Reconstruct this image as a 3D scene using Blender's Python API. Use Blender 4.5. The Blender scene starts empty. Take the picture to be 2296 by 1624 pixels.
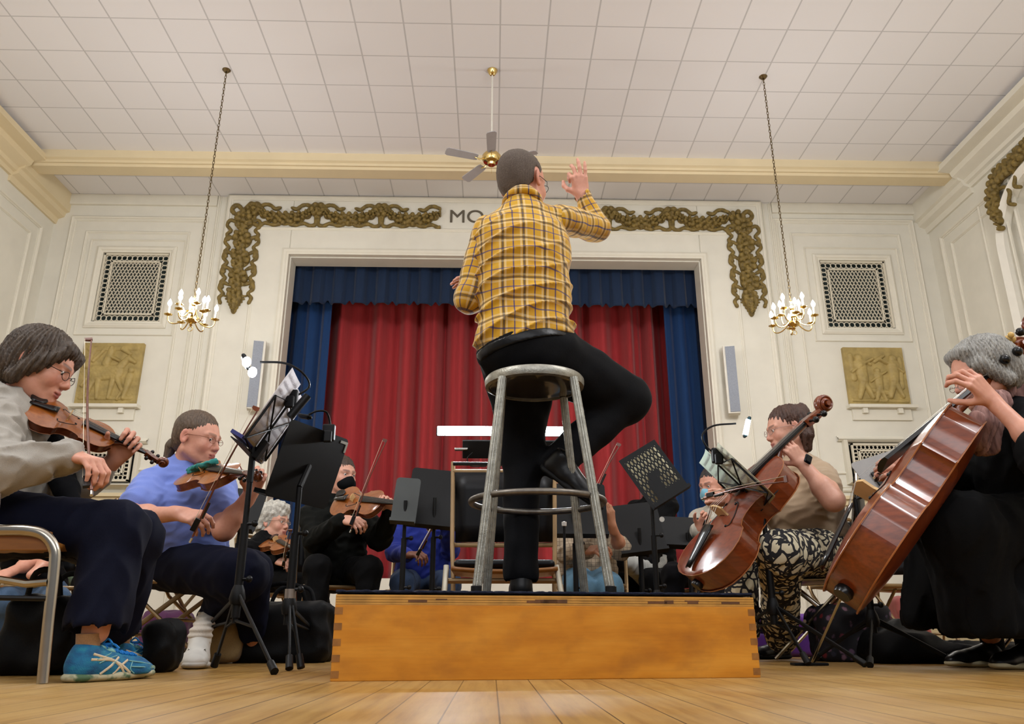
import bpy, bmesh, math, random
import numpy as np
from mathutils import Vector, Matrix, Quaternion
random.seed(7)
SC = bpy.context.scene
COL = SC.collection
# ------------------------------------------------------------------ camera
CAMZ, PITCH, YAW, FPX = 0.126, math.radians(18.86), math.radians(1.39), 1780.0
_f = Vector((math.sin(YAW)*math.cos(PITCH), math.cos(YAW)*math.cos(PITCH), math.sin(PITCH)))
_r = Vector((math.cos(YAW), -math.sin(YAW), 0))
_u = _r.cross(_f)
cd = bpy.data.cameras.new('camera'); cam = bpy.data.objects.new('camera', cd); COL.objects.link(cam)
cam.matrix_world = Matrix(((_r.x, _u.x, -_f.x, 0), (_r.y, _u.y, -_f.y, 0), (_r.z, _u.z, -_f.z, CAMZ), (0, 0, 0, 1)))
cd.sensor_width = 36; cd.lens = 36*FPX/2296; cd.clip_start = .02; cd.clip_end = 100
SC.camera = cam
# ------------------------------------------------------------------ world, lights, exposure
w = bpy.data.worlds.new('hall_air'); SC.world = w; w.use_nodes = True
w.node_tree.nodes['Background'].inputs[0].default_value = (.91, .97, 1.09, 1)
w.node_tree.nodes['Background'].inputs[1].default_value = .31
def area(name, loc, target, size, power, col, sizey=None):
    l = bpy.data.lights.new(name, 'AREA'); l.energy = power; l.color = col; l.size = size
    if sizey: l.shape = 'RECTANGLE'; l.size_y = sizey
    o = bpy.data.objects.new(name, l); COL.objects.link(o); o.location = loc
    o.rotation_euler = (Vector(target)-Vector(loc)).to_track_quat('-Z', 'Y').to_euler(); return o
area('overhead_fill', (0, 3.0, 7.4), (0, 4.0, 0), 11, 130, (.98, .97, .97), 6)  # soft area fill added overhead, out of view, no fixture modelled
area('rear_fill', (0, -6.0, 5.6), (0, 9, 3.6), 9, 430, (.98, .98, 1.0), 3)  # unseen area fill added from behind for the back wall and players
for _x in (-4.0, 4.0):            # unseen lamps added to brighten ceiling and walls, placed like another chandelier pair
    _l = bpy.data.lights.new('ceiling_fill_light', 'POINT'); _l.energy = 500; _l.color = (.97, .98, 1.0); _l.shadow_soft_size = .5
    _o = bpy.data.objects.new('ceiling_fill_light', _l); COL.objects.link(_o); _o.location = (_x, 1.2, 5.3)
SC.cycles.max_bounces = 4; SC.cycles.diffuse_bounces = 3; SC.cycles.glossy_bounces = 2; SC.cycles.transmission_bounces = 4
SC.cycles.use_adaptive_sampling = True; SC.cycles.adaptive_threshold = .06; SC.cycles.caustics_reflective = False; SC.cycles.caustics_refractive = False
SC.cycles.sample_clamp_indirect = 4.0
SC.view_settings.view_transform = 'Standard'; SC.view_settings.look = 'None'
SC.view_settings.gamma = 1; SC.view_settings.exposure = -0.22; SC.view_settings.use_curve_mapping = False
# ------------------------------------------------------------------ pixel -> world
def ray(px, py): return _f + _r*((px-1148)/FPX) - _u*((py-812)/FPX)
def P(px, py, Y):
    d = ray(px, py); return Vector((0, 0, CAMZ)) + d*(Y/d.y)
def G(px, py, z=0.0):
    d = ray(px, py); return Vector((0, 0, CAMZ)) + d*((z-CAMZ)/d.z)
def PX(px, py, X):
    d = ray(px, py); return Vector((0, 0, CAMZ)) + d*(X/d.x)
def V(*a): return Vector(a)
# ------------------------------------------------------------------ materials
_mats = {}
class NT:
    def __init__(s, name):
        s.m = bpy.data.materials.new(name); s.m.use_nodes = True; s.t = s.m.node_tree
        s.b = s.t.nodes['Principled BSDF']
    def n(s, typ, **kw):
        x = s.t.nodes.new(typ)
        for k, v in kw.items():
            if hasattr(x, k): setattr(x, k, v)
        return x
    def l(s, a, b): s.t.links.new(a, b)
    def math(s, op, a, b=None, c=None):
        x = s.n('ShaderNodeMath', operation=op)
        for i, v in enumerate((a, b, c)):
            if v is None: continue
            if isinstance(v, (int, float)): x.inputs[i].default_value = v
            else: s.l(v, x.inputs[i])
        return x.outputs[0]
    def mix(s, fac, a, b, mode='MIX'):
        x = s.n('ShaderNodeMix', data_type='RGBA', blend_type=mode)
        for i, v in ((0, fac), (6, a), (7, b)):
            if isinstance(v, (int, float)): x.inputs[i].default_value = v
            elif isinstance(v, tuple): x.inputs[i].default_value = (*v[:3], 1)
            else: s.l(v, x.inputs[i])
        return x.outputs[2]
    def coord(s, kind='Object', scale=(1, 1, 1), rot=(0, 0, 0)):
        c = s.n('ShaderNodeTexCoord'); mp = s.n('ShaderNodeMapping'); mp.inputs['Scale'].default_value = scale
        mp.inputs['Rotation'].default_value = rot
        s.l(c.outputs[kind], mp.inputs[0]); return mp.outputs[0]
    def noise(s, vec, scale, detail=3, rough=.5):
        x = s.n('ShaderNodeTexNoise'); x.inputs['Scale'].default_value = scale; x.inputs['Detail'].default_value = detail
        x.inputs['Roughness'].default_value = rough
        if vec is not None: s.l(vec, x.inputs['Vector'])
        return x.outputs[0]
    def ramp(s, fac, stops):
        x = s.n('ShaderNodeValToRGB'); e = x.color_ramp.elements
        while len(e) < len(stops): e.new(.5)
        for i, (p, c) in enumerate(stops):
            e[i].position = p; e[i].color = (*c[:3], 1) if not isinstance(c, (int, float)) else (c, c, c, 1)
        s.l(fac, x.inputs[0]); return x.outputs[0]
    def bump(s, h, strength=.3, dist=.01):
        x = s.n('ShaderNodeBump'); x.inputs['Strength'].default_value = strength; x.inputs['Distance'].default_value = dist
        s.l(h, x.inputs['Height']); s.l(x.outputs[0], s.b.inputs['Normal'])
    def col(s, c):
        if isinstance(c, tuple): s.b.inputs['Base Color'].default_value = (*c[:3], 1)
        else: s.l(c, s.b.inputs['Base Color'])
    def set(s, **kw):
        for k, v in kw.items():
            s.b.inputs[k.replace('_', ' ')].default_value = v
def srgb(r, g, b):
    f = lambda c: (c/255/12.92) if c/255 <= .04045 else ((c/255+.055)/1.055)**2.4
    return (f(r), f(g), f(b))
def mat(name, rgb, rough=.6, metal=0.0, var=.12, nscale=8.0, bump=.0, bscale=60, spec=None, sheen=0.0, coat=0.0, stretch=(1, 1, 1)):
    """procedural material: colour with a soft noise variation and optional fine bump"""
    if name in _mats: return _mats[name]
    t = NT(name); c = srgb(*rgb)
    if spec is None and max(rgb) < 34 and metal < .5: spec = .25; c = tuple(x*.45 for x in c)
    co = t.coord('Object', stretch)
    n = t.noise(co, nscale)
    lo = tuple(x*(1-var) for x in c); hi = tuple(min(1, x*(1+var)) for x in c)
    t.col(t.ramp(n, [(.3, lo), (.7, hi)]))
    t.set(Roughness=rough, Metallic=metal)
    if spec is not None: t.b.inputs['Specular IOR Level'].default_value = spec
    if sheen: t.b.inputs['Sheen Weight'].default_value = sheen
    if coat: t.b.inputs['Coat Weight'].default_value = coat; t.b.inputs['Coat Roughness'].default_value = .12
    if bump: t.bump(t.noise(co, bscale, 4), bump, .004)
    _mats[name] = t.m; return t.m
def emat(name, col, strength):
    t = NT(name); t.col(col); t.b.inputs['Emission Color'].default_value = (*col, 1); t.b.inputs['Emission Strength'].default_value = strength
    return t.m
# ------------------------------------------------------------------ mesh builder
class MB:
    def __init__(s): s.v = []; s.f = []; s.n = 0; s.uv = None
    def add(s, verts, faces):
        o = s.n; s.v.extend([tuple(v) for v in verts]); s.f.extend([tuple(i+o for i in f) for f in faces]); s.n += len(verts); return s
    def box(s, c, size, M=None, taper=1.0):
        hx, hy, hz = size[0]/2, size[1]/2, size[2]/2
        vs = []
        for z in (-hz, hz):
            k = taper if z > 0 else 1
            for x, y in ((-hx, -hy), (hx, -hy), (hx, hy), (-hx, hy)): vs.append(Vector((x*k, y*k, z)))
        if M is not None: vs = [M @ v for v in vs]
        vs = [v+Vector(c) for v in vs]
        return s.add(vs, [(3, 2, 1, 0), (4, 5, 6, 7), (0, 1, 5, 4), (1, 2, 6, 5), (2, 3, 7, 6), (3, 0, 4, 7)])
    def bb(s, a, b):
        a, b = Vector(a), Vector(b); return s.box((a+b)/2, [abs(b[i]-a[i]) for i in range(3)])
    def tube(s, pts, r, n=10, closed=False, flat=1.0, side=None, caps=True):
        pts = [Vector(p) for p in pts]; m = len(pts)
        rr = r if isinstance(r, (list, tuple)) else [r]*m
        rings = []; prev = None
        for i, p in enumerate(pts):
            if closed: d = pts[(i+1) % m]-pts[i-1]
            else: d = pts[min(i+1, m-1)]-pts[max(i-1, 0)]
            d.normalize()
            if prev is None:
                a = Vector(side) if side is not None else (Vector((0, 0, 1)) if abs(d.z) < .9 else Vector((1, 0, 0)))
                u = a - d*a.dot(d)
            else: u = prev - d*prev.dot(d)
            u.normalize(); prev = u; v = d.cross(u)
            rings.append([p + (u*math.cos(2*math.pi*k/n) + v*math.sin(2*math.pi*k/n)*flat)*rr[i] for k in range(n)])
        vs = [q for R in rings for q in R]; fs = []
        for i in range(m if closed else m-1):
            j = (i+1) % m
            for k in range(n): fs.append((i*n+k, i*n+(k+1) % n, j*n+(k+1) % n, j*n+k))
        if not closed and caps: fs.append(tuple(range(n))[::-1]); fs.append(tuple(range((m-1)*n, m*n)))
        return s.add(vs, fs)
    def lathe(s, c, prof, n=24, axis=(0, 0, 1), M=None, caps=True):
        z = Vector(axis).normalized(); x = z.orthogonal().normalized(); y = z.cross(x); c = Vector(c)
        vs = []; fs = []
        for (r, h) in prof:
            for k in range(n):
                a = 2*math.pi*k/n; vs.append(c + x*(r*math.cos(a)) + y*(r*math.sin(a)) + z*h)
        m = len(prof)
        for i in range(m-1):
            for k in range(n): fs.append((i*n+k, i*n+(k+1) % n, (i+1)*n+(k+1) % n, (i+1)*n+k))
        if caps: fs.append(tuple(range(n))[::-1]); fs.append(tuple(range((m-1)*n, m*n)))
        return s.add(vs, fs)
    def sphere(s, c, r, n=12, sc=(1, 1, 1)):
        c = Vector(c); m = n//2+1; vs = []; fs = []
        for i in range(m+1):
            t = math.pi*i/m
            for k in range(n):
                a = 2*math.pi*k/n
                vs.append(c+Vector((math.sin(t)*math.cos(a)*sc[0], math.sin(t)*math.sin(a)*sc[1], math.cos(t)*sc[2]))*r)
        for i in range(m):
            for k in range(n): fs.append((i*n+k, (i+1)*n+k, (i+1)*n+(k+1) % n, i*n+(k+1) % n))
        return s.add(vs, fs)
    def grid(s, rows):
        m = len(rows); n = len(rows[0]); fs = []
        for i in range(m-1):
            for k in range(n-1): fs.append((i*n+k, i*n+k+1, (i+1)*n+k+1, (i+1)*n+k))
        return s.add([q for R in rows for q in R], fs)
    def prism(s, poly, d):
        """poly: list of points; extruded by vector d"""
        n = len(poly); d = Vector(d); vs = [Vector(p) for p in poly]; vs += [v+d for v in vs]
        fs = [tuple(range(n))[::-1], tuple(range(n, 2*n))] + [(i, (i+1) % n, n+(i+1) % n, n+i) for i in range(n)]
        return s.add(vs, fs)
    def build(s, name, m, parent=None, smooth=True, bevel=0.0, solid=0.0, label=None, cat=None, group=None, kind=None, origin=None):
        me = bpy.data.meshes.new(name)
        o = bpy.data.objects.new(name, me); COL.objects.link(o)
        if parent is not None: L = rootloc(parent); o.parent = parent
        elif origin is not None: L = Vector(origin); o.location = L
        else:
            a = np.array(s.v); L = Vector(((a[:, 0].min()+a[:, 0].max())/2, (a[:, 1].min()+a[:, 1].max())/2, a[:, 2].min())); o.location = L
        me.from_pydata([Vector(v)-L for v in s.v], [], s.f); me.update()
        bm = bmesh.new(); bm.from_mesh(me); bmesh.ops.recalc_face_normals(bm, faces=bm.faces); bm.to_mesh(me); bm.free()
        me.materials.append(m)
        if smooth:
            me.shade_smooth()
            try: me.set_sharp_from_angle(angle=math.radians(38))
            except Exception: pass
        if solid: md = o.modifiers.new('t', 'SOLIDIFY'); md.thickness = solid; md.offset = 0
        if bevel:
            md = o.modifiers.new('b', 'BEVEL'); md.width = bevel; md.segments = 2; md.limit_method = 'ANGLE'
        tag(o, label, cat, group, kind); return o
def rootloc(o):
    L = Vector((0, 0, 0))
    while o is not None: L += o.location; o = o.parent
    return L
def tag(o, label=None, cat=None, group=None, kind=None):
    if label: o['label'] = label
    if cat: o['category'] = cat
    if group: o['group'] = group
    if kind: o['kind'] = kind
    return o
def thing(name, loc, label, cat, group=None):
    o = bpy.data.objects.new(name, None); COL.objects.link(o); o.location = Vector(loc); o.empty_display_size = .1
    return tag(o, label, cat, group)
def bez(p0, p1, p2, p3, n=12):
    p0, p1, p2, p3 = map(Vector, (p0, p1, p2, p3)); R = []
    for i in range(n+1):
        t = i/n; R.append(p0*(1-t)**3 + p1*3*t*(1-t)**2 + p2*3*t*t*(1-t) + p3*t**3)
    return R
def spline(pts, k=6):
    pts = [Vector(p) for p in pts]; Q = [pts[0]*2-pts[1]] + pts + [pts[-1]*2-pts[-2]]; R = []
    for i in range(1, len(Q)-2):
        a, b, c, d = Q[i-1:i+3]
        for j in range(k):
            t = j/k; R.append(.5*((2*b)+(c-a)*t+(2*a-5*b+4*c-d)*t*t+(3*b-a-3*c+d)*t**3))
    R.append(pts[-1]); return R
def frame(xd, yhint):
    """rotation matrix with columns x=xd, y~yhint"""
    x = Vector(xd).normalized(); y = Vector(yhint); y = (y-x*y.dot(x)).normalized(); z = x.cross(y)
    return Matrix(((x.x, y.x, z.x), (x.y, y.y, z.y), (x.z, y.z, z.z)))
# ------------------------------------------------------------------ signed distance modelling (smooth unions meshed with surface nets)
_rs = np.random.RandomState(3)
_NK = _rs.randn(9, 3); _NK /= np.linalg.norm(_NK, axis=1)[:, None]; _NP = _rs.rand(9)*6.28
def noise3(p, f):
    s = 0
    for i in range(9): s = s + np.sin(p @ (_NK[i]*f*(1+.23*i)) + _NP[i] + 1.3*np.sin(p @ (_NK[(i+4) % 9]*f*.6)))
    return s/4.0
class SDF:
    def __init__(s): s.p = []; s.paints = []; s.disp = None
    def _a(s, kind, lo, hi, dat, k, op): s.p.append((kind, np.array(lo)-k, np.array(hi)+k, dat, k, op)); return s
    def cap(s, a, b, r1, r2=None, k=.02, op='u', flat=None, q=1.0):
        """round cone a-b; flat = direction squeezed by factor q"""
        a = np.array(a, float); b = np.array(b, float); r2 = r1 if r2 is None else r2; R = max(r1, r2)*max(1, q)
        fl = None
        if flat is not None: fl = np.array(Vector(flat).normalized())
        return s._a('c', np.minimum(a, b)-R, np.maximum(a, b)+R, (a, b, r1, r2, fl, q), k, op)
    def chain(s, pts, rs, k=.02, **kw):
        for i in range(len(pts)-1): s.cap(pts[i], pts[i+1], rs[i], rs[i+1], k, **kw)
        return s
    def ell(s, c, r, M=None, k=.02, op='u'):
        c = np.array(c, float); r = np.array(r, float); Mi = np.eye(3) if M is None else np.array(M).T
        R = r.max(); return s._a('e', c-R, c+R, (c, r, Mi), k, op)
    def box(s, c, h, M=None, rnd=.01, k=.01, op='u'):
        c = np.array(c, float); h = np.array(h, float); Mi = np.eye(3) if M is None else np.array(M).T
        R = float(np.linalg.norm(h)+rnd); return s._a('b', c-R, c+R, (c, h, Mi, rnd), k, op)
    def plane(s, c, n, k=.005):   # cut away the side n points to
        c = np.array(c, float); n = np.array(Vector(n).normalized()); return s._a('h', [-99]*3, [99]*3, (c, n), k, 'i')
    def paint(s, a, b, r, soft, col, w=1.0): s.paints.append((np.array(a, float), np.array(b, float), r, soft, np.array(col, float), w)); return s
    def _d(s, pr, P3):
        kind, _, _, d = pr[:4]
        if kind == 'c':
            a, b, r1, r2, fl, q = d; ab = b-a; L = max(ab @ ab, 1e-12)
            t = np.clip(((P3-a) @ ab)/L, 0, 1); df = P3-a-t[..., None]*ab
            if fl is not None: df = df + (df @ fl)[..., None]*fl*(1/q-1)
            return (np.sqrt((df*df).sum(-1)) - (r1+(r2-r1)*t))*min(1, q)
        if kind == 'e':
            c, r, Mi = d; l = (P3-c) @ Mi.T; k0 = np.sqrt(((l/r)**2).sum(-1)); k1 = np.sqrt(((l/r**2)**2).sum(-1))+1e-9
            return k0*(k0-1)/k1
        if kind == 'b':
            c, h, Mi, rnd = d; l = np.abs((P3-c) @ Mi.T)-h+rnd
            return np.sqrt((np.maximum(l, 0)**2).sum(-1))+np.minimum(l.max(-1), 0)-rnd
        c, n = d; return (P3-c) @ n
    @staticmethod
    def _comb(D, d, k, op):
        if op == 'u': h = np.maximum(k-np.abs(D-d), 0)/k; return np.minimum(D, d)-h*h*k*.25
        if op == 's': d = -d
        h = np.maximum(k-np.abs(D-d), 0)/k; return np.maximum(D, d)+h*h*k*.25
    def val(s, p):
        P3 = np.array([p], float); D = np.full(1, 9.0)
        for pr in s.p: D = s._comb(D, s._d(pr, P3), pr[4], pr[5])
        return float(D[0])
    def hit(s, p, d, off=0.0, L=.12):
        """march from p along d to the surface"""
        p = Vector(p); d = Vector(d).normalized(); t = 0
        for _ in range(60):
            v = s.val(p+d*t)
            if v < .0004: break
            t += max(v*.8, .0005)
            if t > L: break
        return p+d*(t-off)
    def mesh(s, vox):
        vox = float(vox); N = 12; B = N*vox
        us = [p for p in s.p if p[5] == 'u']
        lo = np.min([p[1] for p in us], 0)-2*vox; hi = np.max([p[2] for p in us], 0)+2*vox
        nb = np.ceil((hi-lo)/B).astype(int)+1
        I = np.stack(np.meshgrid(*[np.arange(n) for n in nb], indexing='ij'), -1).reshape(-1, 3)
        C = lo+(I+.5)*B; D = np.full(len(C), 9.0)
        for pr in s.p:
            if pr[5] == 'u': D = s._comb(D, s._d(pr, C), pr[4], 'u')
        act = np.abs(D) < B*1.35+.02; 
        # subtracted interiors too
        I = I[D < B*1.1+.02]; C = lo+(I+.5)*B; Dc = np.full(len(C), 9.0)
        for pr in s.p: Dc = s._comb(Dc, s._d(pr, C), pr[4], pr[5])
        I = I[np.abs(Dc) < B*1.5+.02]; base = lo+I*B
        g = np.stack(np.meshgrid(*[np.arange(N+1)]*3, indexing='ij'), -1)*vox
        nB = len(I); F = np.full((nB, N+1, N+1, N+1), 9.0)
        for pr in s.p:
            idx = np.where(((base+B+.01 >= pr[1]) & (base-.01 <= pr[2])).all(1))[0]
            if not len(idx): continue
            for c0 in range(0, len(idx), 160):
                ii = idx[c0:c0+160]; P3 = base[ii][:, None, None, None, :]+g[None]
                F[ii] = s._comb(F[ii], s._d(pr, P3), pr[4], pr[5])
        if s.disp is not None:
            for c0 in range(0, nB, 160):
                sl = slice(c0, min(nB, c0+160)); P3 = base[sl][:, None, None, None, :]+g[None]
                near = np.abs(F[sl]) < .05
                sub = F[sl]; sub[near] += s.disp(P3[near]); F[sl] = sub
        S = F < 0
        cor = [(i, j, k) for i in (0, 1) for j in (0, 1) for k in (0, 1)]
        sl = lambda A, i, j, k: A[:, i:N+i, j:N+j, k:N+k]
        cnt = sum(sl(S, *c).astype(np.int8) for c in cor); cell = (cnt > 0) & (cnt < 8)
        bi, ci, cj, ck = np.where(cell)
        acc = np.zeros((len(bi), 3)); num = np.zeros(len(bi))
        for ax in range(3):
            for c in cor:
                if c[ax]: continue
                c2 = list(c); c2[ax] = 1
                a = F[bi, ci+c[0], cj+c[1], ck+c[2]]; b = F[bi, ci+c2[0], cj+c2[1], ck+c2[2]]
                m = (a < 0) != (b < 0); t = np.where(m, a/np.where(m, a-b, 1), 0)
                p = np.repeat(np.array(c, float)[None], len(bi), 0); p[:, ax] += t
                acc += p*m[:, None]; num += m
        gi = I[bi]*N+np.stack([ci, cj, ck], -1)
        V3 = lo+(gi+acc/num[:, None])*vox
        key = lambda q: (q[:, 0].astype(np.int64)*8192+q[:, 1])*8192+q[:, 2]
        K = key(gi); order = np.argsort(K); Ks = K[order]
        quads = []
        for ax in range(3):
            A = [slice(0, N)]*3; Bs = [slice(0, N)]*3; Bs[ax] = slice(1, N+1)
            a = S[(slice(None), *A)]; b = S[(slice(None), *Bs)]
            bi2, x, y, z = np.where(a != b)
            e = I[bi2]*N+np.stack([x, y, z], -1)
            u, v = (ax+1) % 3, (ax+2) % 3
            du = np.zeros(3, int); du[u] = 1; dv = np.zeros(3, int); dv[v] = 1
            ks = [key(e), key(e-du), key(e-du-dv), key(e-dv)]; ids = []
            ok = np.ones(len(e), bool)
            for kk in ks:
                pos = np.searchsorted(Ks, kk); pos[pos >= len(Ks)] = 0; ok &= Ks[pos] == kk; ids.append(order[pos])
            Q = np.stack(ids, -1); fl = a[bi2, x, y, z]
            Q[~fl] = Q[~fl][:, ::-1]; quads.append(Q[ok])
        Q = np.concatenate(quads); return V3, Q
    def build(s, name, m, vox, parent=None, base=None, uvf=None, origin=None, keep=None, **kw):
        V3, Q = s.mesh(vox)
        if keep is not None:
            V3k = keep(V3); Q = Q[V3k[Q].all(1)]
        me = bpy.data.meshes.new(name); o = bpy.data.objects.new(name, me); COL.objects.link(o)
        if parent is not None: L = rootloc(parent); o.parent = parent
        else:
            L = Vector(origin) if origin is not None else Vector((V3[:, 0].mean(), V3[:, 1].mean(), V3[:, 2].min())); o.location = L
        W = (V3-np.array(L)).astype(np.float32)
        me.vertices.add(len(W)); me.vertices.foreach_set('co', W.ravel())
        me.loops.add(len(Q)*4); me.loops.foreach_set('vertex_index', Q.astype(np.int32).ravel())
        me.polygons.add(len(Q)); me.polygons.foreach_set('loop_start', np.arange(0, len(Q)*4, 4, dtype=np.int32))
        me.polygons.foreach_set('loop_total', np.full(len(Q), 4, np.int32))
        me.update(calc_edges=True); me.shade_smooth(); me.materials.append(m)
        if base is not None:
            c = np.repeat(np.array(base, float)[None], len(V3), 0)
            if s.paints:
                for a, b, r, soft, cc, wt in s.paints:
                    ab = b-a; t = np.clip(((V3-a) @ ab)/max(ab @ ab, 1e-12), 0, 1)
                    d = np.linalg.norm(V3-a-t[:, None]*ab, axis=1); f = np.clip((r+soft-d)/soft, 0, 1)*wt
                    f = (f*f*(3-2*f))[:, None] if wt == 1.0 else f[:, None]; c = c*(1-f)+cc*f
            at = me.color_attributes.new('Col', 'FLOAT_COLOR', 'POINT')
            at.data.foreach_set('color', np.concatenate([c, np.ones((len(c), 1))], 1).astype(np.float32).ravel())
        if uvf is not None:
            at = me.attributes.new('pat', 'FLOAT_VECTOR', 'POINT'); at.data.foreach_set('vector', uvf(V3).astype(np.float32).ravel())
        tag(o, kw.get('label'), kw.get('cat'), kw.get('group'), kw.get('kind')); return o
# ------------------------------------------------------------------ the hall
YW, ZC = 13.1, 7.8                       # back wall plane, ceiling height
XL, XR = P(128, 470, YW).x, P(2072, 470, YW).x
def W(px, py): v = P(px, py, YW); return v.x, v.z
CREAM = mat('cream_paint', (231, 227, 214), rough=.75, var=.03, nscale=3, bump=.05, bscale=30)
CREAM2 = mat('cream_trim_paint', (232, 227, 212), rough=.65, var=.03, nscale=3)
WARMT = mat('yellowed_beam_paint', (230, 213, 176), rough=.65, var=.03, nscale=2)
def struct(name, mb, m, **kw): return mb.build(name, m, kind='structure', **kw)
# floor of narrow boards running away from the camera
t = NT('wood_floor')
co = t.coord('Object'); sep = t.n('ShaderNodeSeparateXYZ'); t.l(co, sep.inputs[0])
bw = .091
xi = t.math('DIVIDE', t.math('ADD', sep.outputs[0], -G(1121, 1622).x), bw); fl = t.math('FLOOR', xi); fr = t.math('FRACT', xi)
gap = t.math('LESS_THAN', t.math('ABSOLUTE', t.math('SUBTRACT', fr, .5)), .484)
wn = t.n('ShaderNodeTexWhiteNoise', noise_dimensions='1D'); t.l(fl, wn.inputs['W'])
strm = t.coord('Object', (14, .8, 1)); gr = t.noise(strm, 3, 6, .6); big = t.noise(t.coord('Object'), 1.6, 4)
c = t.ramp(gr, [(.25, srgb(126, 90, 40)), (.5, srgb(160, 122, 62)), (.8, srgb(182, 146, 82))])
c = t.mix(t.math('MULTIPLY', wn.outputs[0], .22), c, srgb(150, 104, 58))
c = t.mix(t.ramp(big, [(.42, 0.0), (.62, .45)]), c, srgb(172, 144, 96))
wn2 = t.n('ShaderNodeTexWhiteNoise', noise_dimensions='1D'); t.l(t.math('ADD', fl, 31.7), wn2.inputs['W'])
gd = t.math('ADD', gap, t.math('MULTIPLY', wn2.outputs[0], .45))
gd = t.math('MINIMUM', gd, 1.0)
c = t.mix(gd, srgb(46, 34, 24), c)
t.col(c); t.set(Roughness=.42); t.l(t.ramp(big, [(.3, .28), (.7, .5)]), t.b.inputs['Roughness']); t.b.inputs['Specular IOR Level'].default_value = .33
t.bump(t.math('ADD', gap, t.math('MULTIPLY', gr, .3)), .25, .002)
b = MB().bb((XL-.3, -3.0, -.08), (XR+.3, YW+.2, 0)); struct('floor', b, t.m, origin=(0, 0, 0))
# tiled ceiling
t = NT('ceiling_tile'); co = t.coord('Object'); sep = t.n('ShaderNodeSeparateXYZ'); t.l(co, sep.inputs[0])
ts = .643
def line(o, off, wd):
    f = t.math('FRACT', t.math('ADD', t.math('DIVIDE', o, ts), off)); return t.math('LESS_THAN', t.math('ABSOLUTE', t.math('SUBTRACT', f, .5)), .5-wd)
lx = line(sep.outputs[0], -.08, .016); ly = line(sep.outputs[1], -.31+.0, .013)
ln = t.math('MULTIPLY', lx, ly)
tn = t.n('ShaderNodeTexWhiteNoise', noise_dimensions='3D')
sc_ = t.n('ShaderNodeCombineXYZ')
t.l(t.math('FLOOR', t.math('ADD', t.math('DIVIDE', sep.outputs[0], ts), -.08)), sc_.inputs[0]); t.l(t.math('FLOOR', t.math('ADD', t.math('DIVIDE', sep.outputs[1], ts), -.31)), sc_.inputs[1])
t.l(sc_.outputs[0], tn.inputs['Vector'])
c = t.mix(tn.outputs[0], srgb(238, 236, 238), srgb(242, 240, 242)); c = t.mix(t.math('ADD', t.math('MULTIPLY', ln, .42), .58), srgb(128, 127, 128), c)
t.col(c); t.set(Roughness=.85); t.bump(t.math('ADD', ln, t.math('MULTIPLY', t.noise(co, 180, 2), .15)), .3, .004)
struct('ceiling', MB().bb((XL-.3, -3.0, ZC), (XR+.3, YW+.3, ZC+.1)), t.m, origin=(0, 0, ZC))
# stage opening and its wall
ox0, oz1 = W(653, 578); ox1, _ = W(1566, 581); oz0 = .95
b = MB()
gl0, gz1 = W(228, 566); gl1, gz0 = W(362, 722); gl0, gl1 = W(222, 640)[0]-.02, W(368, 640)[0]+.02
gr0, gr1 = W(1846, 640)[0]-.02, W(1990, 640)[0]+.02
hz1, hz0 = W(300, 567)[1], W(290, 722)[1]
th = .35
b.bb((XL-.3, YW, 0), (gl0, YW+th, ZC)); b.bb((gl1, YW, 0), (ox0, YW+th, ZC)); b.bb((ox1, YW, 0), (gr0, YW+th, ZC)); b.bb((gr1, YW, 0), (XR+.3, YW+th, ZC))
for a, c2 in ((gl0, gl1), (gr0, gr1)):
    b.bb((a, YW, 0), (c2, YW+th, hz0)); b.bb((a, YW, hz1), (c2, YW+th, ZC)); b.bb((a, YW+.2, hz0), (c2, YW+th, hz1))
b.bb((ox0, YW, oz1), (ox1, YW+th, ZC)); b.bb((ox0, YW, 0), (ox1, YW+.1, oz0))
struct('wall_back', b, CREAM, smooth=False)
b = MB().bb((XL-.3, -3.0, 0), (XL, YW, ZC)); struct('wall_left', b, CREAM, smooth=False)
# right wall with an arched recess
arcY, arcR, arcZ = 9.1, 2.2, 4.6
_e = PX(2262, 560, XR); _b = PX(2300, 392, XR)
b = MB(); n = 28
ya = _e.y; _dz = _b.z-_e.z; _dy = ya-_b.y
arcR = min(2.4, (_dz*_dz+_dy*_dy)/(2*_dy))
arcY = ya-arcR
b.bb((XR, ya, 0), (XR+.3, YW, ZC)); b.bb((XR, -3.0, 0), (XR+.3, arcY-arcR, ZC))
arcZ = _e.z
pts = [(arcY+arcR*math.cos(math.pi*i/n), arcZ+arcR*math.sin(math.pi*i/n)) for i in range(n+1)]
for i in range(n):
    (y0, z0), (y1, z1) = pts[i], pts[i+1]
    b.prism([(XR, y0, z0), (XR, y1, z1), (XR, y1, ZC), (XR, y0, ZC)], (.3, 0, 0))
b.bb((XR+.26, arcY-arcR, 0), (XR+.3, arcY+arcR, ZC))
struct('wall_right', b, CREAM, smooth=False)
# arch casing
def casing(r0, r1, x0, x1):
    b = MB(); R = []
    path = [(arcY+1, 0.0)] if False else []
    q = [(1.0, 0, -arcZ)] + [(math.cos(math.pi*i/n), math.sin(math.pi*i/n), 0) for i in range(n+1)] + [(-1.0, 0, -arcZ)]
    rows = []
    for (cx_, sx_, dz) in q:
        row = []
        for (rr, xx) in ((r0, XR+.05), (r0, x1), ((r0+r1)/2, x0), (r1, x1), (r1, XR+.05)):
            row.append((xx, arcY+cx_*rr, arcZ+sx_*rr+dz))
        rows.append(row)
    return b.grid(rows)
struct('trim_1', casing(arcR-.02, arcR+.16, XR-.14, XR-.07), mat('bright_cream_casing', (240, 236, 224), rough=.5, var=.02))
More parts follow.
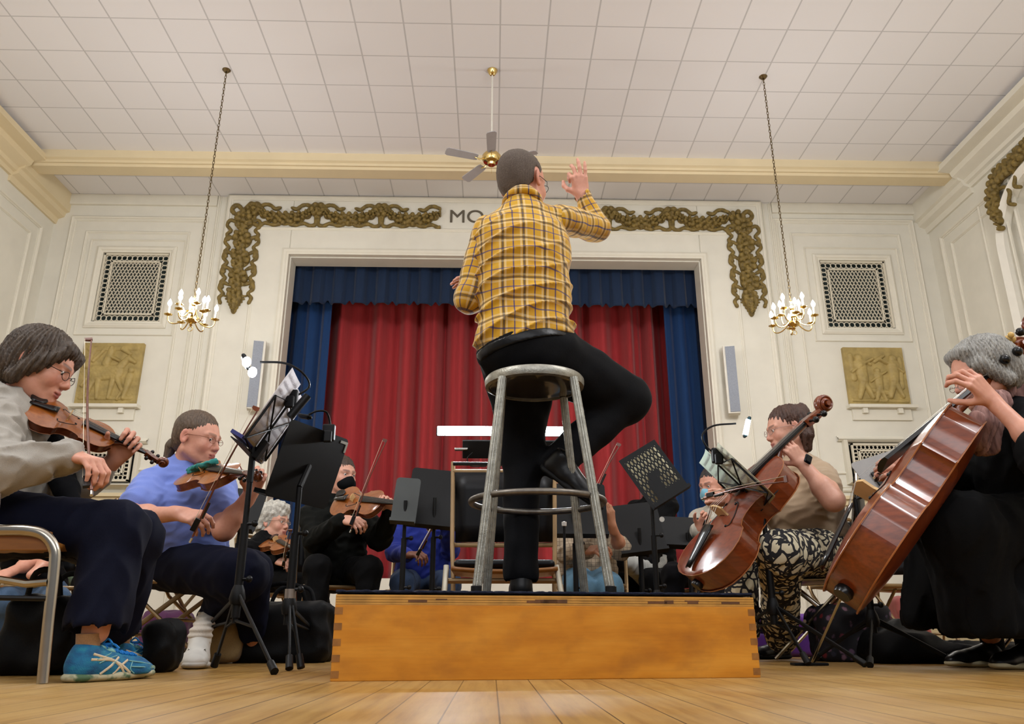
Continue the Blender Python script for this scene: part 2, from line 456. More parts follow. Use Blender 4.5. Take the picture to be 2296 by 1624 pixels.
# rectangular mouldings on a wall: nested strips
_tn = [1]
def rect_mould(x0, x1, z0, z1, wd, dp, sides='tblr', on='back', m=None, Y=None, name=None):
    b = MB(); Yb = (Y if Y is not None else YW)
    def at3(u, v, d):
        if on == 'back': return (u, Yb-d, v)
        return (XL+d, u, v) if on == 'left' else (XR-d, u, v)
    prof = [(0, -.01), (0, dp*.55), (.12*wd, dp*.7), (.3*wd, dp), (.6*wd, dp*.8), (.75*wd, dp*.35), (wd, dp*.3), (wd, -.01)]
    C4 = [(x0, z0, 1, 1), (x0, z1, 1, -1), (x1, z1, -1, -1), (x1, z0, -1, 1)]
    if sides == 'lrt': C4 = [(x0, z0, 1, 0), (x0, z1, 1, -1), (x1, z1, -1, -1), (x1, z0, -1, 0)]
    def loft(cs, closed):
        n = len(cs); k = len(prof); vs = [at3(cx+sx*o, cz+sz*o, d) for cx, cz, sx, sz in cs for o, d in prof]; fs = []
        for i in range(n if closed else n-1):
            j = (i+1) % n
            for q in range(k-1): fs.append((i*k+q, i*k+q+1, j*k+q+1, j*k+q))
        b.add(vs, fs)
    if sides == 'tblr': loft(C4, True)
    elif sides == 'lrt': loft(C4, False)
    else:
        if 'l' in sides: loft([(x0, z0, 1, 0), (x0, z1, 1, 0)], False)
        if 'r' in sides: loft([(x1, z0, -1, 0), (x1, z1, -1, 0)], False)
        if 't' in sides: loft([(x0, z1, 0, -1), (x1, z1, 0, -1)], False)
        if 'b' in sides: loft([(x0, z0, 0, 1), (x1, z0, 0, 1)], False)
    _tn[0] += 1
    return struct('trim_%d' % _tn[0], b, m or CREAM2, smooth=False)
# outer panel frames (left, right), grille surrounds, top band
for (l, r, top, bot) in (((155, 640), (456, 640), (300, 487), 2.35), ((1742, 640), (2063, 640), (1900, 493), 2.35)):
    x0, x1, z1 = W(*l)[0], W(*r)[0], W(*top)[1]
    if x0 < 0: x0 = W(132, 640)[0]; x1 = W(448, 640)[0]
    else: x0 = W(1748, 640)[0]; x1 = W(2072, 640)[0]
    rect_mould(x0, x1, bot, z1, .07, .05); rect_mould(x0+.30, x1-.30, bot+.3, z1-.30, .05, .035); rect_mould(x0+.07, x1-.07, bot+.07, z1-.07, .03, .03)
for (a, c2) in ((gl0, gl1), (gr0, gr1)):
    rect_mould(a-.12, c2+.12, hz0-.12, hz1+.12, .12, .05); rect_mould(a-.26, c2+.26, hz0-.26, hz1+.26, .03, .03)
# proscenium: raised field with fine edges
pz1 = ZC-.02
px0, px1 = W(492, 640)[0], W(1722, 640)[0]
b = MB(); fx0, fx1 = px0, px1
for (x0, x1, z0, z1) in ((fx0, ox0-.02, 0, pz1), (ox1+.02, fx1, 0, pz1), (ox0-.02, ox1+.02, oz1+.02, pz1)): b.bb((x0, YW-.10, z0), (x1, YW+.01, z1))
_tn[0] += 1; struct('trim_%d' % _tn[0], b, CREAM, bevel=.02, smooth=False)
i0, iz = W(580, 515); i1, _ = W(1640, 515)
i0 = W(566, 640)[0]; i1 = W(1652, 640)[0]
rect_mould(px0+.0, px1, 0, pz1, .10, .04, sides='lrt', Y=YW-.10); rect_mould(i0, i1, 0, iz, .06, .03, sides='lrt', Y=YW-.10)
rect_mould(ox0-.14, ox1+.14, 0, oz1+.14, .12, .035, sides='lrt', Y=YW-.10)
rect_mould(px0-.22, px0-.02, 0, ZC, .06, .05, sides='lr'); rect_mould(px1+.02, px1+.22, 0, ZC, .06, .05, sides='lr')
# band under the ceiling, dado ledge, baseboard
b = MB().bb((XL, YW-.06, W(300, 462)[1]), (px0-.22, YW+.01, ZC)).bb((px1+.22, YW-.06, W(300, 462)[1]), (XR, YW+.01, ZC))
struct('trim_40', b, CREAM2, smooth=False, bevel=.01)
zl = W(200, 1112)[1]
b = MB()
for a, c2 in ((XL, px0-.0), (px1, XR)):
    b.bb((a, YW-.14, zl-.03), (c2, YW, zl+.03)); b.bb((a, YW-.08, zl-.12), (c2, YW, zl-.03)); 
struct('trim_41', b, WARMT, smooth=False, bevel=.008)
b = MB().bb((XL, YW-.05, 0), (px0, YW, .2)).bb((px1, YW-.05, 0), (XR, YW, .2)); struct('baseboard_back', b, mat('base_paint', (206, 190, 150), rough=.5), smooth=False)
struct('baseboard_left', MB().bb((XL, -3, 0), (XL+.05, YW, .2)), mat('base_paint', (206, 190, 150)), smooth=False)
struct('baseboard_right', MB().bb((XR-.05, arcY+arcR+.2, 0), (XR, YW, .2)), mat('base_paint', (206, 190, 150)), smooth=False)
# cross beam with stepped mouldings
B0 = 11.62
prof = [(B0, ZC+.01), (B0, 7.66), (B0+.05, 7.64), (B0+.06, 7.60), (B0+.10, 7.60), (B0+.12, 7.56), (B0+.38, 7.56), (B0+.40, 7.60), (B0+.46, 7.60), (B0+.47, 7.66), (B0+.55, 7.68), (B0+.55, ZC+.01)]
b = MB().prism([(XL+.1, y, z) for y, z in prof], (XR-XL-.2, 0, 0)); struct('trim_42', b, WARMT, smooth=False)
# side cornices: cove up to the beam, frieze after it
def cornice(side):
    s = 1 if side == 'l' else -1; X0 = XL if side == 'l' else XR; nm = 43 if side == 'l' else 44
    b = MB()
    pr = [(0, 7.30), (.05, 7.30), (.07, 7.36), (.12, 7.38), (.14, 7.44), (.30, 7.52), (.33, 7.60), (.52, 7.62), (.52, 7.72), (0, 7.72)]
    b.prism([(X0+s*x, -3.0, z) for x, z in pr], (0, B0+3.05, 0))
    pr2 = [(0, 7.20), (.04, 7.20), (.06, 7.30), (.16, 7.34), (.18, 7.42), (.24, 7.44), (.24, ZC), (0, ZC)]
    b.prism([(X0+s*x, B0, z) for x, z in pr2], (0, YW-B0, 0))
    struct('trim_%d' % nm, b, WARMT if side == 'l' else CREAM2, smooth=False)
cornice('l'); cornice('r')
for on in ('left', 'right'):
    rect_mould(B0-.9, YW-.35, .8, 6.95, .06, .05, on=on); rect_mould(B0-.65, YW-.62, 1.0, 6.7, .04, .035, on=on)
rect_mould(8.0, B0-1.3, .8, 6.9, .06, .05, on='left'); rect_mould(3.5, 7.5, .8, 6.9, .06, .05, on='left')
rect_mould(ya+.45, ya+.51, .8, 6.9, .05, .04, on='right', sides='l')
# ------------------------------------------------------------------ wall grilles
LAT = mat('lattice_paint', (224, 216, 196), rough=.6, var=.02)
GLS = mat('grey_green_glass', (54, 66, 66), rough=.25, var=.35, nscale=1.5)
def grille(x0, x1, z0, z1, label, back, nd=9, bd=.15, br=.0115, group='lattice grilles on the stage wall'):
    t_ = thing('wall_grille', ((x0+x1)/2, YW, z0), label, 'grille', group)
    Y = YW+.05
    MB().bb((x0, YW+.17, z0), (x1, YW+.19, z1)).build('backing_panel', back, t_, smooth=False)
    m = MB()
    for (a, c2, d, e) in ((x0, x0+.03, z0, z1), (x1-.03, x1, z0, z1), (x0, x1, z0, z0+.03), (x0, x1, z1-.03, z1), (x0+bd, x0+bd+.025, z0+bd, z1-bd), (x1-bd-.025, x1-bd, z0+bd, z1-bd), (x0+bd, x1-bd, z0+bd, z0+bd+.025), (x0+bd, x1-bd, z1-bd-.025, z1-bd)):
        m.bb((a, Y-.02, d), (c2, Y+.02, e))
    m.build('frame', LAT, t_, smooth=False)
    m = MB(); ax0, ax1, az0, az1 = x0+bd, x1-bd, z0+bd, z1-bd
    sp = (ax1-ax0)/nd; sl = 1.9
    def clipbar(cx, s):
        # line z-az0 = s*(x-cx)
        q = []
        for x in (ax0, ax1):
            z = az0+s*(x-cx)
            if az0 <= z <= az1: q.append((x, z))
        for z in (az0, az1):
            x = cx+(z-az0)/s
            if ax0 < x < ax1: q.append((x, z))
        if len(q) >= 2:
            q.sort(); a, c2 = q[0], q[-1]
            d = Vector((c2[0]-a[0], 0, c2[1]-a[1]))
            if d.length < .03: return
            M = frame(d, (0, 1, 0)); m.box(((a[0]+c2[0])/2, Y, (a[1]+c2[1])/2), (d.length, .02, br), M)
    k = -60
    for i in range(-40, 60):
        clipbar(ax0+i*sp, sl); clipbar(ax0+i*sp, -sl)
    m.build('lattice', LAT, t_, smooth=False)
    m = MB(); r = bd*.34
    def rings(ax, az, bx, bz):
        L = math.hypot(bx-ax, bz-az); n_ = max(2, round(L/(bd*.62)))
        for i in range(n_+1):
            f = i/n_; m.tube([(ax+(bx-ax)*f+r*math.cos(a*math.pi/4), Y, az+(bz-az)*f+r*math.sin(a*math.pi/4)) for a in range(8)], .009, 4, closed=True)
    h = bd/2+.01
    rings(x0+h, z0+h, x1-h, z0+h); rings(x0+h, z1-h, x1-h, z1-h); rings(x0+h, z0+h+bd*.62, x0+h, z1-h-bd*.62); rings(x1-h, z0+h+bd*.62, x1-h, z1-h-bd*.62)
    m.build('pierced_border', LAT, t_, smooth=False)
    return t_
BLK = mat('dark_void', (22, 24, 24), rough=.8)
grille(gl0, gl1, hz0, hz1, 'square white lattice grille high on the wall left of the stage, above a gold plaque', GLS, 14)
grille(gr0, gr1, hz0, hz1, 'square white lattice grille high on the wall right of the stage, above a gold plaque', GLS, 14)
lx0, lx1 = W(180, 1045)[0], W(303, 1045)[0]; lz1, lz0 = W(250, 1005)[1], W(250, 1084)[1]
grl = grille(lx0, lx1, lz0, lz1, 'low lattice vent with dark diamonds behind the bow hand of the grey sweatshirt violinist', BLK, 10, .11)
rx0, rx1 = W(1902, 1030)[0], W(2010, 1030)[0]; rz1 = W(1950, 1000)[1]
grille(rx0, rx1, rz1-(lz1-lz0), rz1, 'low lattice vent partly behind the grey paper on the right music stand', BLK, 10, .11)
for o in [q for q in COL.objects if q.name.startswith('wall_grille')][2:]:
    o.location.y -= .215
for (a, c2, z0, z1) in ((lx0, lx1, lz0, lz1), (rx0, rx1, rz1-(lz1-lz0), rz1)):
    rect_mould(a-.08, c2+.08, z0-.08, z1+.08, .08, .19); rect_mould(a-.16, c2+.16, z1+.07, z1+.16, .09, .10, sides='b')
# ------------------------------------------------------------------ plaques (low relief)
def relief_mesh(x0, x1, z0, z1, caps, n=150):
    b = MB(); xs = np.linspace(0, 1, n); zs = np.linspace(0, 1, n); X, Z = np.meshgrid(xs, zs)
    H = np.zeros_like(X)
    for (ax, az, bx, bz, r1, r2, h) in caps:
        dx, dz = bx-ax, bz-az; L = max(dx*dx+dz*dz, 1e-9); t_ = np.clip(((X-ax)*dx+(Z-az)*dz)/L, 0, 1)
        d = np.hypot(X-ax-t_*dx, Z-az-t_*dz); rr = r1+(r2-r1)*t_
        q = np.clip(1-(d/rr)**2, 0, 1)**.5*h; H = np.maximum(H, q)+.15*np.minimum(H, q)
    H = H+.004*noise3(np.stack([X*60, Z*60, X*0], -1), .9)+.006*noise3(np.stack([X*12, Z*12, X*0], -1), .8)
    Yf = YW-.08
    rows = [[(x0+(x1-x0)*xs[i], Yf-.6*H[j, i], z0+(z1-z0)*zs[j]) for i in range(n)] for j in range(n)]
    b.grid(rows); 
    rim = [rows[0][i] for i in range(n)]+[rows[j][-1] for j in range(1, n)]+[rows[-1][i] for i in range(n-2, -1, -1)]+[rows[j][0] for j in range(n-2, 0, -1)]
    m = len(rim); vs = list(rim)+[(p[0], YW-.004, p[2]) for p in rim]
    b.add(vs, [(i, (i+1) % m, m+(i+1) % m, m+i) for i in range(m)]); return b
def figure(x, z, s, lean=0, arms=1):
    h = .10*s
    return [(x+lean*.9, z+.62*s, x+lean*.9+.001, z+.62*s, .062*s, .062*s, h), (x+lean*.7, z+.52*s, x, z+.28*s, .095*s, .075*s, h), (x, z+.28*s, x-.09*s, z+.02*s, .06*s, .04*s, h*.8), (x, z+.28*s, x+.1*s, z+.02*s, .05*s, .03*s, h*.8),
            (x+lean*.7, z+.5*s, x+arms*.17*s, z+.6*s, .03*s, .025*s, h*.8), (x+lean*.7, z+.5*s, x-arms*.15*s, z+.40*s, .03*s, .025*s, h*.8)]
horse = [(.25, .50, .62, .52, .13, .12, .09), (.62, .55, .78, .74, .08, .05, .08), (.78, .75, .90, .68, .05, .03, .08), (.26, .45, .18, .12, .06, .03, .07), (.33, .42, .36, .10, .06, .03, .07), (.58, .42, .55, .10, .055, .03, .07), (.64, .44, .76, .22, .055, .03, .08), (.76, .22, .70, .08, .03, .025, .07), (.2, .5, .08, .3, .04, .03, .06),
         (.42, .66, .48, .86, .07, .06, .10), (.48, .90, .48, .905, .05, .05, .10), (.47, .78, .64, .70, .035, .025, .09), (.08, .1, .92, .1, .03, .03, .03), (.1, .9, .9, .92, .04, .04, .03), (.85, .45, .80, .10, .07, .035, .08), (.86, .55, .86, .551, .055, .055, .09), (.10, .62, .16, .85, .05, .05, .06), (.2, .7, .35, .88, .03, .03, .05), (.66, .9, .8, .82, .04, .03, .06)]
kids = figure(.27, .10, 1.15, -.04) + figure(.78, .12, 1.1, .03, -1) + figure(.52, .06, .85, .0) + [(.05, .08, .95, .06, .03, .03, .04), (.35, .25, .68, .2, .04, .05, .06), (.1, .85, .12, .45, .05, .05, .05), (.93, .8, .9, .3, .04, .04, .05), (.2, .82, .42, .70, .035, .03, .06), (.5, .75, .66, .85, .035, .03, .06)]
GOLD = mat('antique_gold_plaster', (172, 150, 92), rough=.6, var=.22, nscale=5, bump=.3, bscale=40)
GOLDD = mat('gilded_ornament', (122, 102, 50), rough=.6, var=.4, nscale=14, bump=.5, bscale=30)
pl0, pl1 = W(183, 840)[0], W(317, 840)[0]; pz0, pz1_ = W(250, 910)[1], W(260, 773)[1]
relief_mesh(pl0, pl1, pz0, pz1_, horse).build('relief_plaque', GOLD, label='gold relief plaque of a horse and rider on the wall left of the stage', cat='plaque', group='gold relief plaques')
qr0, qr1 = W(1893, 840)[0], W(2026, 840)[0]; qz0, qz1 = W(1960, 911)[1], W(1950, 783)[1]
relief_mesh(qr0, qr1, qz0, qz1, kids).build('relief_plaque', GOLD, label='gold relief plaque of dancing children on the wall right of the stage', cat='plaque', group='gold relief plaques')
for (a, c2, z, side) in ((pl0, pl1, pz0, 'left'), (qr0, qr1, qz0, 'right')):
    t_ = thing('plaque_shelf', ((a+c2)/2, YW, z-.3), 'narrow white bracket shelf under the gold plaque on the %s' % side, 'shelf', 'shelves under the plaques')
    MB().bb((a-.05, YW-.16, z-.06), (c2+.08, YW, z-.005)).build('board', CREAM2, t_, smooth=False)
    MB().bb((a+.03, YW-.05, z-.26), (c2, YW, z-.06)).build('apron', CREAM2, t_, smooth=False)
    for fx in (.22, .8): MB().bb((a+(c2-a)*fx-.04, YW-.12, z-.15), (a+(c2-a)*fx+.04, YW, z-.06)).build('bracket', CREAM2, t_, smooth=False)
# ------------------------------------------------------------------ gilded garlands
def rosette(S, x, z, r, y=None):
    Y = YW-.12 if y is None else y
    S.ell((x, Y, z), (r*.88, .06, r*.88), k=.012)
    n_ = 6
    for i in range(n_):
        a = i*2*math.pi/n_+x; S.ell((x+r*.66*math.cos(a), Y-.065, z+r*.66*math.sin(a)), (r*.30, .05, r*.30), k=.004)
    S.ell((x, Y-.085, z), (r*.26, .05, r*.26), k=.004)
def ribbon(S, pts, r=.03):
    pts = spline([(x, YW-.125, z) for x, z in pts], 4)
    for i in range(len(pts)-1):
        rr = r*(.75+.45*abs(math.sin(i*.9))); S.cap(pts[i], pts[i+1], rr, rr, k=.01)
def garland_h(x0, x1, zc, per, flip):
    S = SDF(); n_ = max(1, round((x1-x0)/per)); pr = (x1-x0)/n_
    for i in range(n_):
        a = x0+i*pr; mid = a+pr/2
        for f in np.linspace(0.05, .95, 9):
            x = a+pr*f; z = zc-.17*math.sin(math.pi*f)+.09; rosette(S, x, z, .070+.075*math.sin(math.pi*f)**2)
        rosette(S, a, zc+.10, .15)
        S.cap((a-.22, YW-.12, zc+.02), (a-.05, YW-.13, zc+.2), .05, .07); S.cap((a+.22, YW-.12, zc+.02), (a+.05, YW-.13, zc+.2), .05, .07)
        for s in (-1, 1):
            cx = mid
            ribbon(S, [(cx+s*.10, zc+.16), (cx+s*.2, zc+.13), (cx+s*.28, zc+.2), (cx+s*.38, zc+.22), (cx+s*.5, zc+.17)])
            ribbon(S, [(cx+s*.55, zc+.02), (cx+s*.56, zc-.17), (cx+s*.46, zc-.21), (cx+s*.35, zc-.16), (cx+s*.2, zc-.2), (cx+s*.1, zc-.18)])
    return S
def garland_v(S, x, z1, z0):
    L = z1-z0
    f = 0
    for i, f in enumerate(np.linspace(0, .80, 17)):
        r = (.15, .19, .12, .07)[i % 4]; rosette(S, x+.02*math.sin(i*3), z1-L*f, r)
    for f, r in ((.84, .15), (.87, .13), (.9, .10), (.93, .075), (.96, .05), (.99, .03)):
        rosette(S, x, z1-L*f, r)
        for s in (-1, 1): S.cap((x, YW-.12, z1-L*f), (x+s*r*1.25, YW-.12, z1-L*(f-.012)), .03, .018)
    for f in (.08, .26, .42, .58, .74):
        zz = z1-L*f
        for s in (-1, 1):
            ribbon(S, [(x+s*.13, zz+.04), (x+s*.25, zz+.09), (x+s*.30, zz-.02), (x+s*.22, zz-.12), (x+s*.28, zz-.2), (x+s*.25, zz-.3)], .028)
zt = W(600, 490)[1]
hl0, hl1 = W(548, 490)[0], W(990, 490)[0]; hr0, hr1 = W(1352, 492)[0], W(1660, 492)[0]
vz0 = W(540, 708)[1]; vxl = W(556, 600)[0]
per = W(858, 490)[0]-W(716, 490)[0]
Sg = garland_h(hl0+.2, hl0+.2+per*3, zt, per, 0)
garland_v(Sg, hl0+.05, zt-.05, vz0)
ribbon(Sg, [(hl0, zt+.1), (hl0-.12, zt+.2), (hl0-.2, zt+.1), (hl0-.1, zt), (hl0, zt+.08)], .035)
xe = hl1; Sg.p = [p for p in Sg.p if p[1][0] < xe]
Sg.plane((xe, 0, 0), (1, 0, 0)); Sg.plane((0, YW-.02, 0), (0, 1, 0))
Sg.build('gilded_garland', GOLDD, .0135, label='gold garland ornament around the upper left corner of the stage opening', cat='garland', group='gilded garlands')
xe2 = W(1348, 492)[0]
hr1 = W(1652, 492)[0]
Sg = garland_h(hr1-.1-per*2, hr1-.1, zt, per, 0)
for f in (0,): rosette(Sg, hr1-.05, zt+.05, .16)
garland_v(Sg, hr1+.05, zt-.05, W(1660, 714)[1])
ribbon(Sg, [(hr1+.05, zt+.1), (hr1+.17, zt+.2), (hr1+.25, zt+.1), (hr1+.15, zt), (hr1+.05, zt+.08)], .035)
Sg.plane((0, YW-.02, 0), (0, 1, 0))
Sg.build('gilded_garland', GOLDD, .0135, label='gold garland ornament around the upper right corner of the stage opening', cat='garland', group='gilded garlands')
# garland on the right wall beside the arch
Sg = SDF()
ga = [PX(2290, 345, XR-.10), PX(2262, 375, XR-.10), PX(2236, 400, XR-.10), PX(2228, 440, XR-.10), PX(2236, 475, XR-.10), PX(2248, 512, XR-.10)]
gp = spline([ga[0]+(ga[0]-ga[1])*1.5]+ga, 5)
for i, p in enumerate(gp):
    r = .16 if i < 24 else .16-.02*(i-24)
    r = max(r, .05)
    if i % 2: continue
    Sg.ell(p, (.045, r*.85, r*.85), k=.012); Sg.ell((p.x-.06, p.y, p.z), (.05, r*.27, r*.27), k=.004)
    for j in range(6):
        a = j*math.pi/3+i; Sg.ell((p.x-.045, p.y+r*.66*math.cos(a), p.z+r*.66*math.sin(a)), (.05, r*.30, r*.30), k=.004)
for (i, s) in ((8, 1), (14, 1), (19, 1)):
    p = gp[i]; q = spline([p, p+V(0, -.25, -.05), p+V(0, -.35, -.2), p+V(0, -.28, -.35), p+V(0, -.4, -.45)], 4)
    for a, c2 in zip(q, q[1:]): Sg.cap(a, c2, .03, .03, k=.01)
Sg.build('gilded_garland', GOLDD, .016, label='gold garland ornament on the right side wall beside the arch', cat='garland', group='gilded garlands')
# lettering on the frieze
def text_mesh(name, body, size, loc, rot, m, ext, parent=None, **kw):
    cu = bpy.data.curves.new(name, 'FONT'); cu.body = body; cu.size = size; cu.extrude = ext; cu.align_x = 'LEFT'
    to = bpy.data.objects.new(name, cu); COL.objects.link(to)
    bpy.context.view_layer.update()
    me = bpy.data.meshes.new_from_object(to.evaluated_get(bpy.context.evaluated_depsgraph_get()))
    bpy.data.objects.remove(to)
    o = bpy.data.objects.new(name, me); COL.objects.link(o); me.materials.clear(); me.materials.append(m)
    o.location = loc; o.rotation_euler = rot
    if parent is not None: o.parent = parent; o.location = Vector(loc)-rootloc(parent)
    return tag(o, **kw)
tx, tz = W(1006, 505)
o = text_mesh('frieze_lettering', 'MO', .37, (tx, YW-.105, tz), (math.pi/2, 0, 0), mat('letter_brown', (96, 88, 74), rough=.6), .012, label='thin dark capital letters on the cream frieze over the stage, beside the conductor', cat='lettering')
o.scale = (1.12, 1.0, 1)
# ------------------------------------------------------------------ stage: curtains
def curtain_mat(name, rgb, dark):
    t = NT(name); c = srgb(*rgb); t.col(t.ramp(t.noise(t.coord('Object', (9, 9, .6)), 4, 4), [(.3, tuple(x*.9 for x in c)), (.7, tuple(min(1, x*1.08) for x in c))]))
    t.set(Roughness=.85); t.b.inputs['Sheen Weight'].default_value = .25; t.b.inputs['Sheen Roughness'].default_value = .4
    t.bump(t.noise(t.coord('Object', (60, 60, 8)), 5, 3), .25, .01); return t.m
RED = curtain_mat('red_velour', (176, 50, 54), 0); BLUE = curtain_mat('blue_velour', (8, 54, 104), 0); BLUEV = curtain_mat('blue_valance_cloth', (5, 34, 66), 0)
def drape(x0, x1, Y, z0, z1, per, amp, seed, box=False, scal=0.0):
    rnd = random.Random(seed); n_ = int((x1-x0)/.025); rows = []
    ph = [rnd.uniform(0, 6.28) for _ in range(6)]
    def off(x, f):
        u = x/per*2*math.pi + 1.1*math.sin(x*1.7+ph[0])+.6*math.sin(x*3.9+ph[1])
        if box: v = math.tanh(3.0*math.sin(x/per*2*math.pi))
        else: v = math.sin(u)*.75+.35*math.sin(2*u+ph[2])*math.sin(x*2.3+ph[3])
        return Y+amp*v*(.75+.25*f)+.02*math.sin(x*11+f*2)
    for j in range(25):
        f = j/24; row = []
        for i in range(n_+1):
            x = x0+(x1-x0)*i/n_; zb = z0
            if scal: zb = z0+scal*max(0, math.sin(x/per*2*math.pi))**4
            row.append((x, off(x, f), z1+(zb-z1)*f))
        rows.append(row)
    return MB().grid(rows)
zv = P(1300, 687, YW+.55).z
drape(P(715, 800, YW+1.65).x, P(1520, 800, YW+1.65).x, YW+1.65, .95, oz1+.7, .55, .30, 4).build('stage_curtain', RED, label='red pleated velour curtain closing the stage', cat='curtain', solid=.01)
zvt = P(1300, 588, YW+.5).z
rl = P(738, 800, YW+1.0).x; rr_ = P(1492, 800, YW+1.0).x
rl = W(738, 760)[0]*(YW+1.0)/YW; 
rl = P(740, 760, YW+1.0).x; rr_ = P(1490, 760, YW+1.0).x
drape(ox0-.6, rl, YW+1.0, .95, oz1+.5, .26, .10, 9).build('stage_curtain', BLUE, label='blue side curtain hanging at the left end of the stage', cat='curtain', solid=.01, group='blue side curtains')
drape(rr_, ox1+.6, YW+1.0, .95, oz1+.5, .26, .10, 12).build('stage_curtain', BLUE, label='blue side curtain hanging at the right end of the stage', cat='curtain', solid=.01, group='blue side curtains')
drape(ox0-.3, ox1+.3, YW+.55, zv, oz1+.6, .40, .06, 5, True, .09).build('curtain_valance', BLUEV, label='dark blue pleated valance across the top of the stage opening', cat='curtain', solid=.01)
b = MB().bb((ox0-1.2, YW+th, .85), (ox1+1.2, YW+2.2, .95)); struct('trim_50', b, mat('stage_boards', (120, 84, 50)), smooth=False)
b = MB().bb((ox0-1.2, YW+2.1, .9), (ox1+1.2, YW+2.2, ZC)).bb((ox0-1.3, YW+th, .9), (ox0-1.2, YW+2.2, ZC)).bb((ox1+1.2, YW+th, .9), (ox1+1.3, YW+2.2, ZC)).bb((ox0-1.3, YW+th, ZC), (ox1+1.3, YW+2.2, ZC+.1))
struct('wall_stage', b, CREAM, smooth=False)
# ------------------------------------------------------------------ column speakers
SPK = mat('speaker_cloth', (150, 156, 168), rough=.8, var=.1, nscale=60, bump=.4, bscale=300)
SPW = mat('speaker_case', (226, 222, 210), rough=.5, var=.03)
for (pa, pb, py0, py1, side, tw) in ((564, 586, 765, 919, 'left', 1), (1627, 1651, 768, 922, 'right', -1)):
    xc = (W(pa, 840)[0]+W(pb, 840)[0])/2; z1 = P(575, py0, YW-.3).z; z0 = P(575, py1, YW-.3).z
    xc *= (YW-.3)/YW
    t_ = thing('column_speaker', (xc, YW-.3, z0), 'tall slim grey column loudspeaker on the wall just %s of the stage opening' % side, 'speaker', 'column speakers beside the stage')
    M = Matrix.Rotation(tw*math.radians(14), 3, 'Z')
    MB().box((xc, YW-.28, (z0+z1)/2), (.20, .16, z1-z0), M).build('cabinet', SPW, t_, smooth=False, bevel=.01)
    MB().box((xc-.0, YW-.365, (z0+z1)/2), (.16, .02, z1-z0-.05), M).build('cloth_front', SPK, t_, smooth=False)
    MB().box((xc, YW-.15, (z0+z1)/2), (.05, .14, .1)).build('wall_bracket', BLK, t_, smooth=False)
# ------------------------------------------------------------------ chandeliers
BRASS = mat('polished_brass', (224, 196, 128), rough=.18, metal=1.0, var=.08)
CANDLE = mat('candle_sleeve', (240, 236, 222), rough=.4, var=.03)
BULB = emat('lit_bulb', (1.0, .93, .84), 90)
CHAINM = mat('old_chain', (120, 104, 74), rough=.35, metal=1.0, var=.1)
def chandelier(px, py, pc, label):
    top = G(px, py, ZC); Yc = top.y; zb = P(pc[0], pc[1], Yc).z; cx = top.x
    s = .74; t_ = thing('chandelier', (cx, Yc, zb), label, 'chandelier', 'brass chandeliers')
    MB().lathe((cx, Yc, zb), [(r_*s, h_*s) for r_, h_ in [(.0, 0), (.012, .01), (.03, .03), (.012, .05), (.03, .06), (.08, .08), (.105, .12), (.10, .15), (.06, .18), (.02, .20), (.03, .22), (.06, .25), (.05, .28), (.02, .30), (.018, .38), (.04, .40), (.045, .43), (.02, .46), (.014, .52), (.025, .55), (.0, .58)]], 20).build('centre_column', BRASS, t_)
    MB().tube([(cx+.03*math.cos(a*math.pi/5), Yc, zb-.03+.03*math.sin(a*math.pi/5)) for a in range(10)], .005, 6, closed=True).build('ring', BRASS, t_)
    bz = []
    for tier, (n_, R, z0_, h, off) in enumerate(((6, .38*s, .20*s, .16*s, .3), (4, .23*s, .32*s, .34*s, .6))):
        for i in range(n_):
            a = 2*math.pi*i/n_+off; d = V(math.cos(a), math.sin(a), 0); c0 = V(cx, Yc, zb)
            e = c0+d*R+V(0, 0, h)
            arm = MB().tube(bez(c0+V(0, 0, z0_+.04*s)+d*.03*s, c0+d*R*.35+V(0, 0, z0_-.20*s), c0+d*R*1.05+V(0, 0, z0_-.26*s), e, 14), .008, 8)
            arm = arm.build('arm', BRASS, t_)
            MB().lathe(e, [(.0, -.01), (.02, 0), (.05, .012), (.052, .018), (.02, .02), (.018, .035), (.0, .04)], 14).build('drip_pan', BRASS, arm)
            MB().lathe(e+V(0, 0, .03), [(.013, 0), (.013, .10), (.0, .101)], 10).build('candle_sleeve', CANDLE, arm)
            MB().lathe(e+V(0, 0, .13), [(.010, 0), (.024, .025), (.026, .045), (.014, .075), (.0, .10)], 10).build('light_bulb', BULB, arm)
    m = MB(); z = zb+.58*s; k = 0; L = (ZC-z); n_ = int(L/.05)
    for i in range(n_):
        zc_ = z+(i+.5)*L/n_; ex = V(1, 0, 0) if i % 2 else V(0, 1, 0)
        m.tube([V(cx, Yc, zc_)+ex*.014*math.cos(q*math.pi/3)+V(0, 0, .034*math.sin(q*math.pi/3)) for q in range(6)], .0045, 4, closed=True)
    m.build('chain', CHAINM, t_)
    MB().lathe((cx, Yc, ZC-.04), [(.0, 0), (.03, .0), (.06, .035), (.06, .045)], 16).build('ceiling_rose', CHAINM, t_)
    l = bpy.data.lights.new('chandelier_glow', 'POINT'); l.energy = 165; l.color = (.98, .97, .95); l.shadow_soft_size = .3
    lo = bpy.data.objects.new('chandelier_glow', l); COL.objects.link(lo); lo.location = (cx, Yc, zb+.36)
    return t_
chandelier(508, 157, (433, 733), 'brass chandelier with lit candle bulbs hanging over the left side, near the left lattice grille')
chandelier(1711, 172, (1781, 741), 'brass chandelier with lit candle bulbs hanging over the right side, near the right lattice grille')
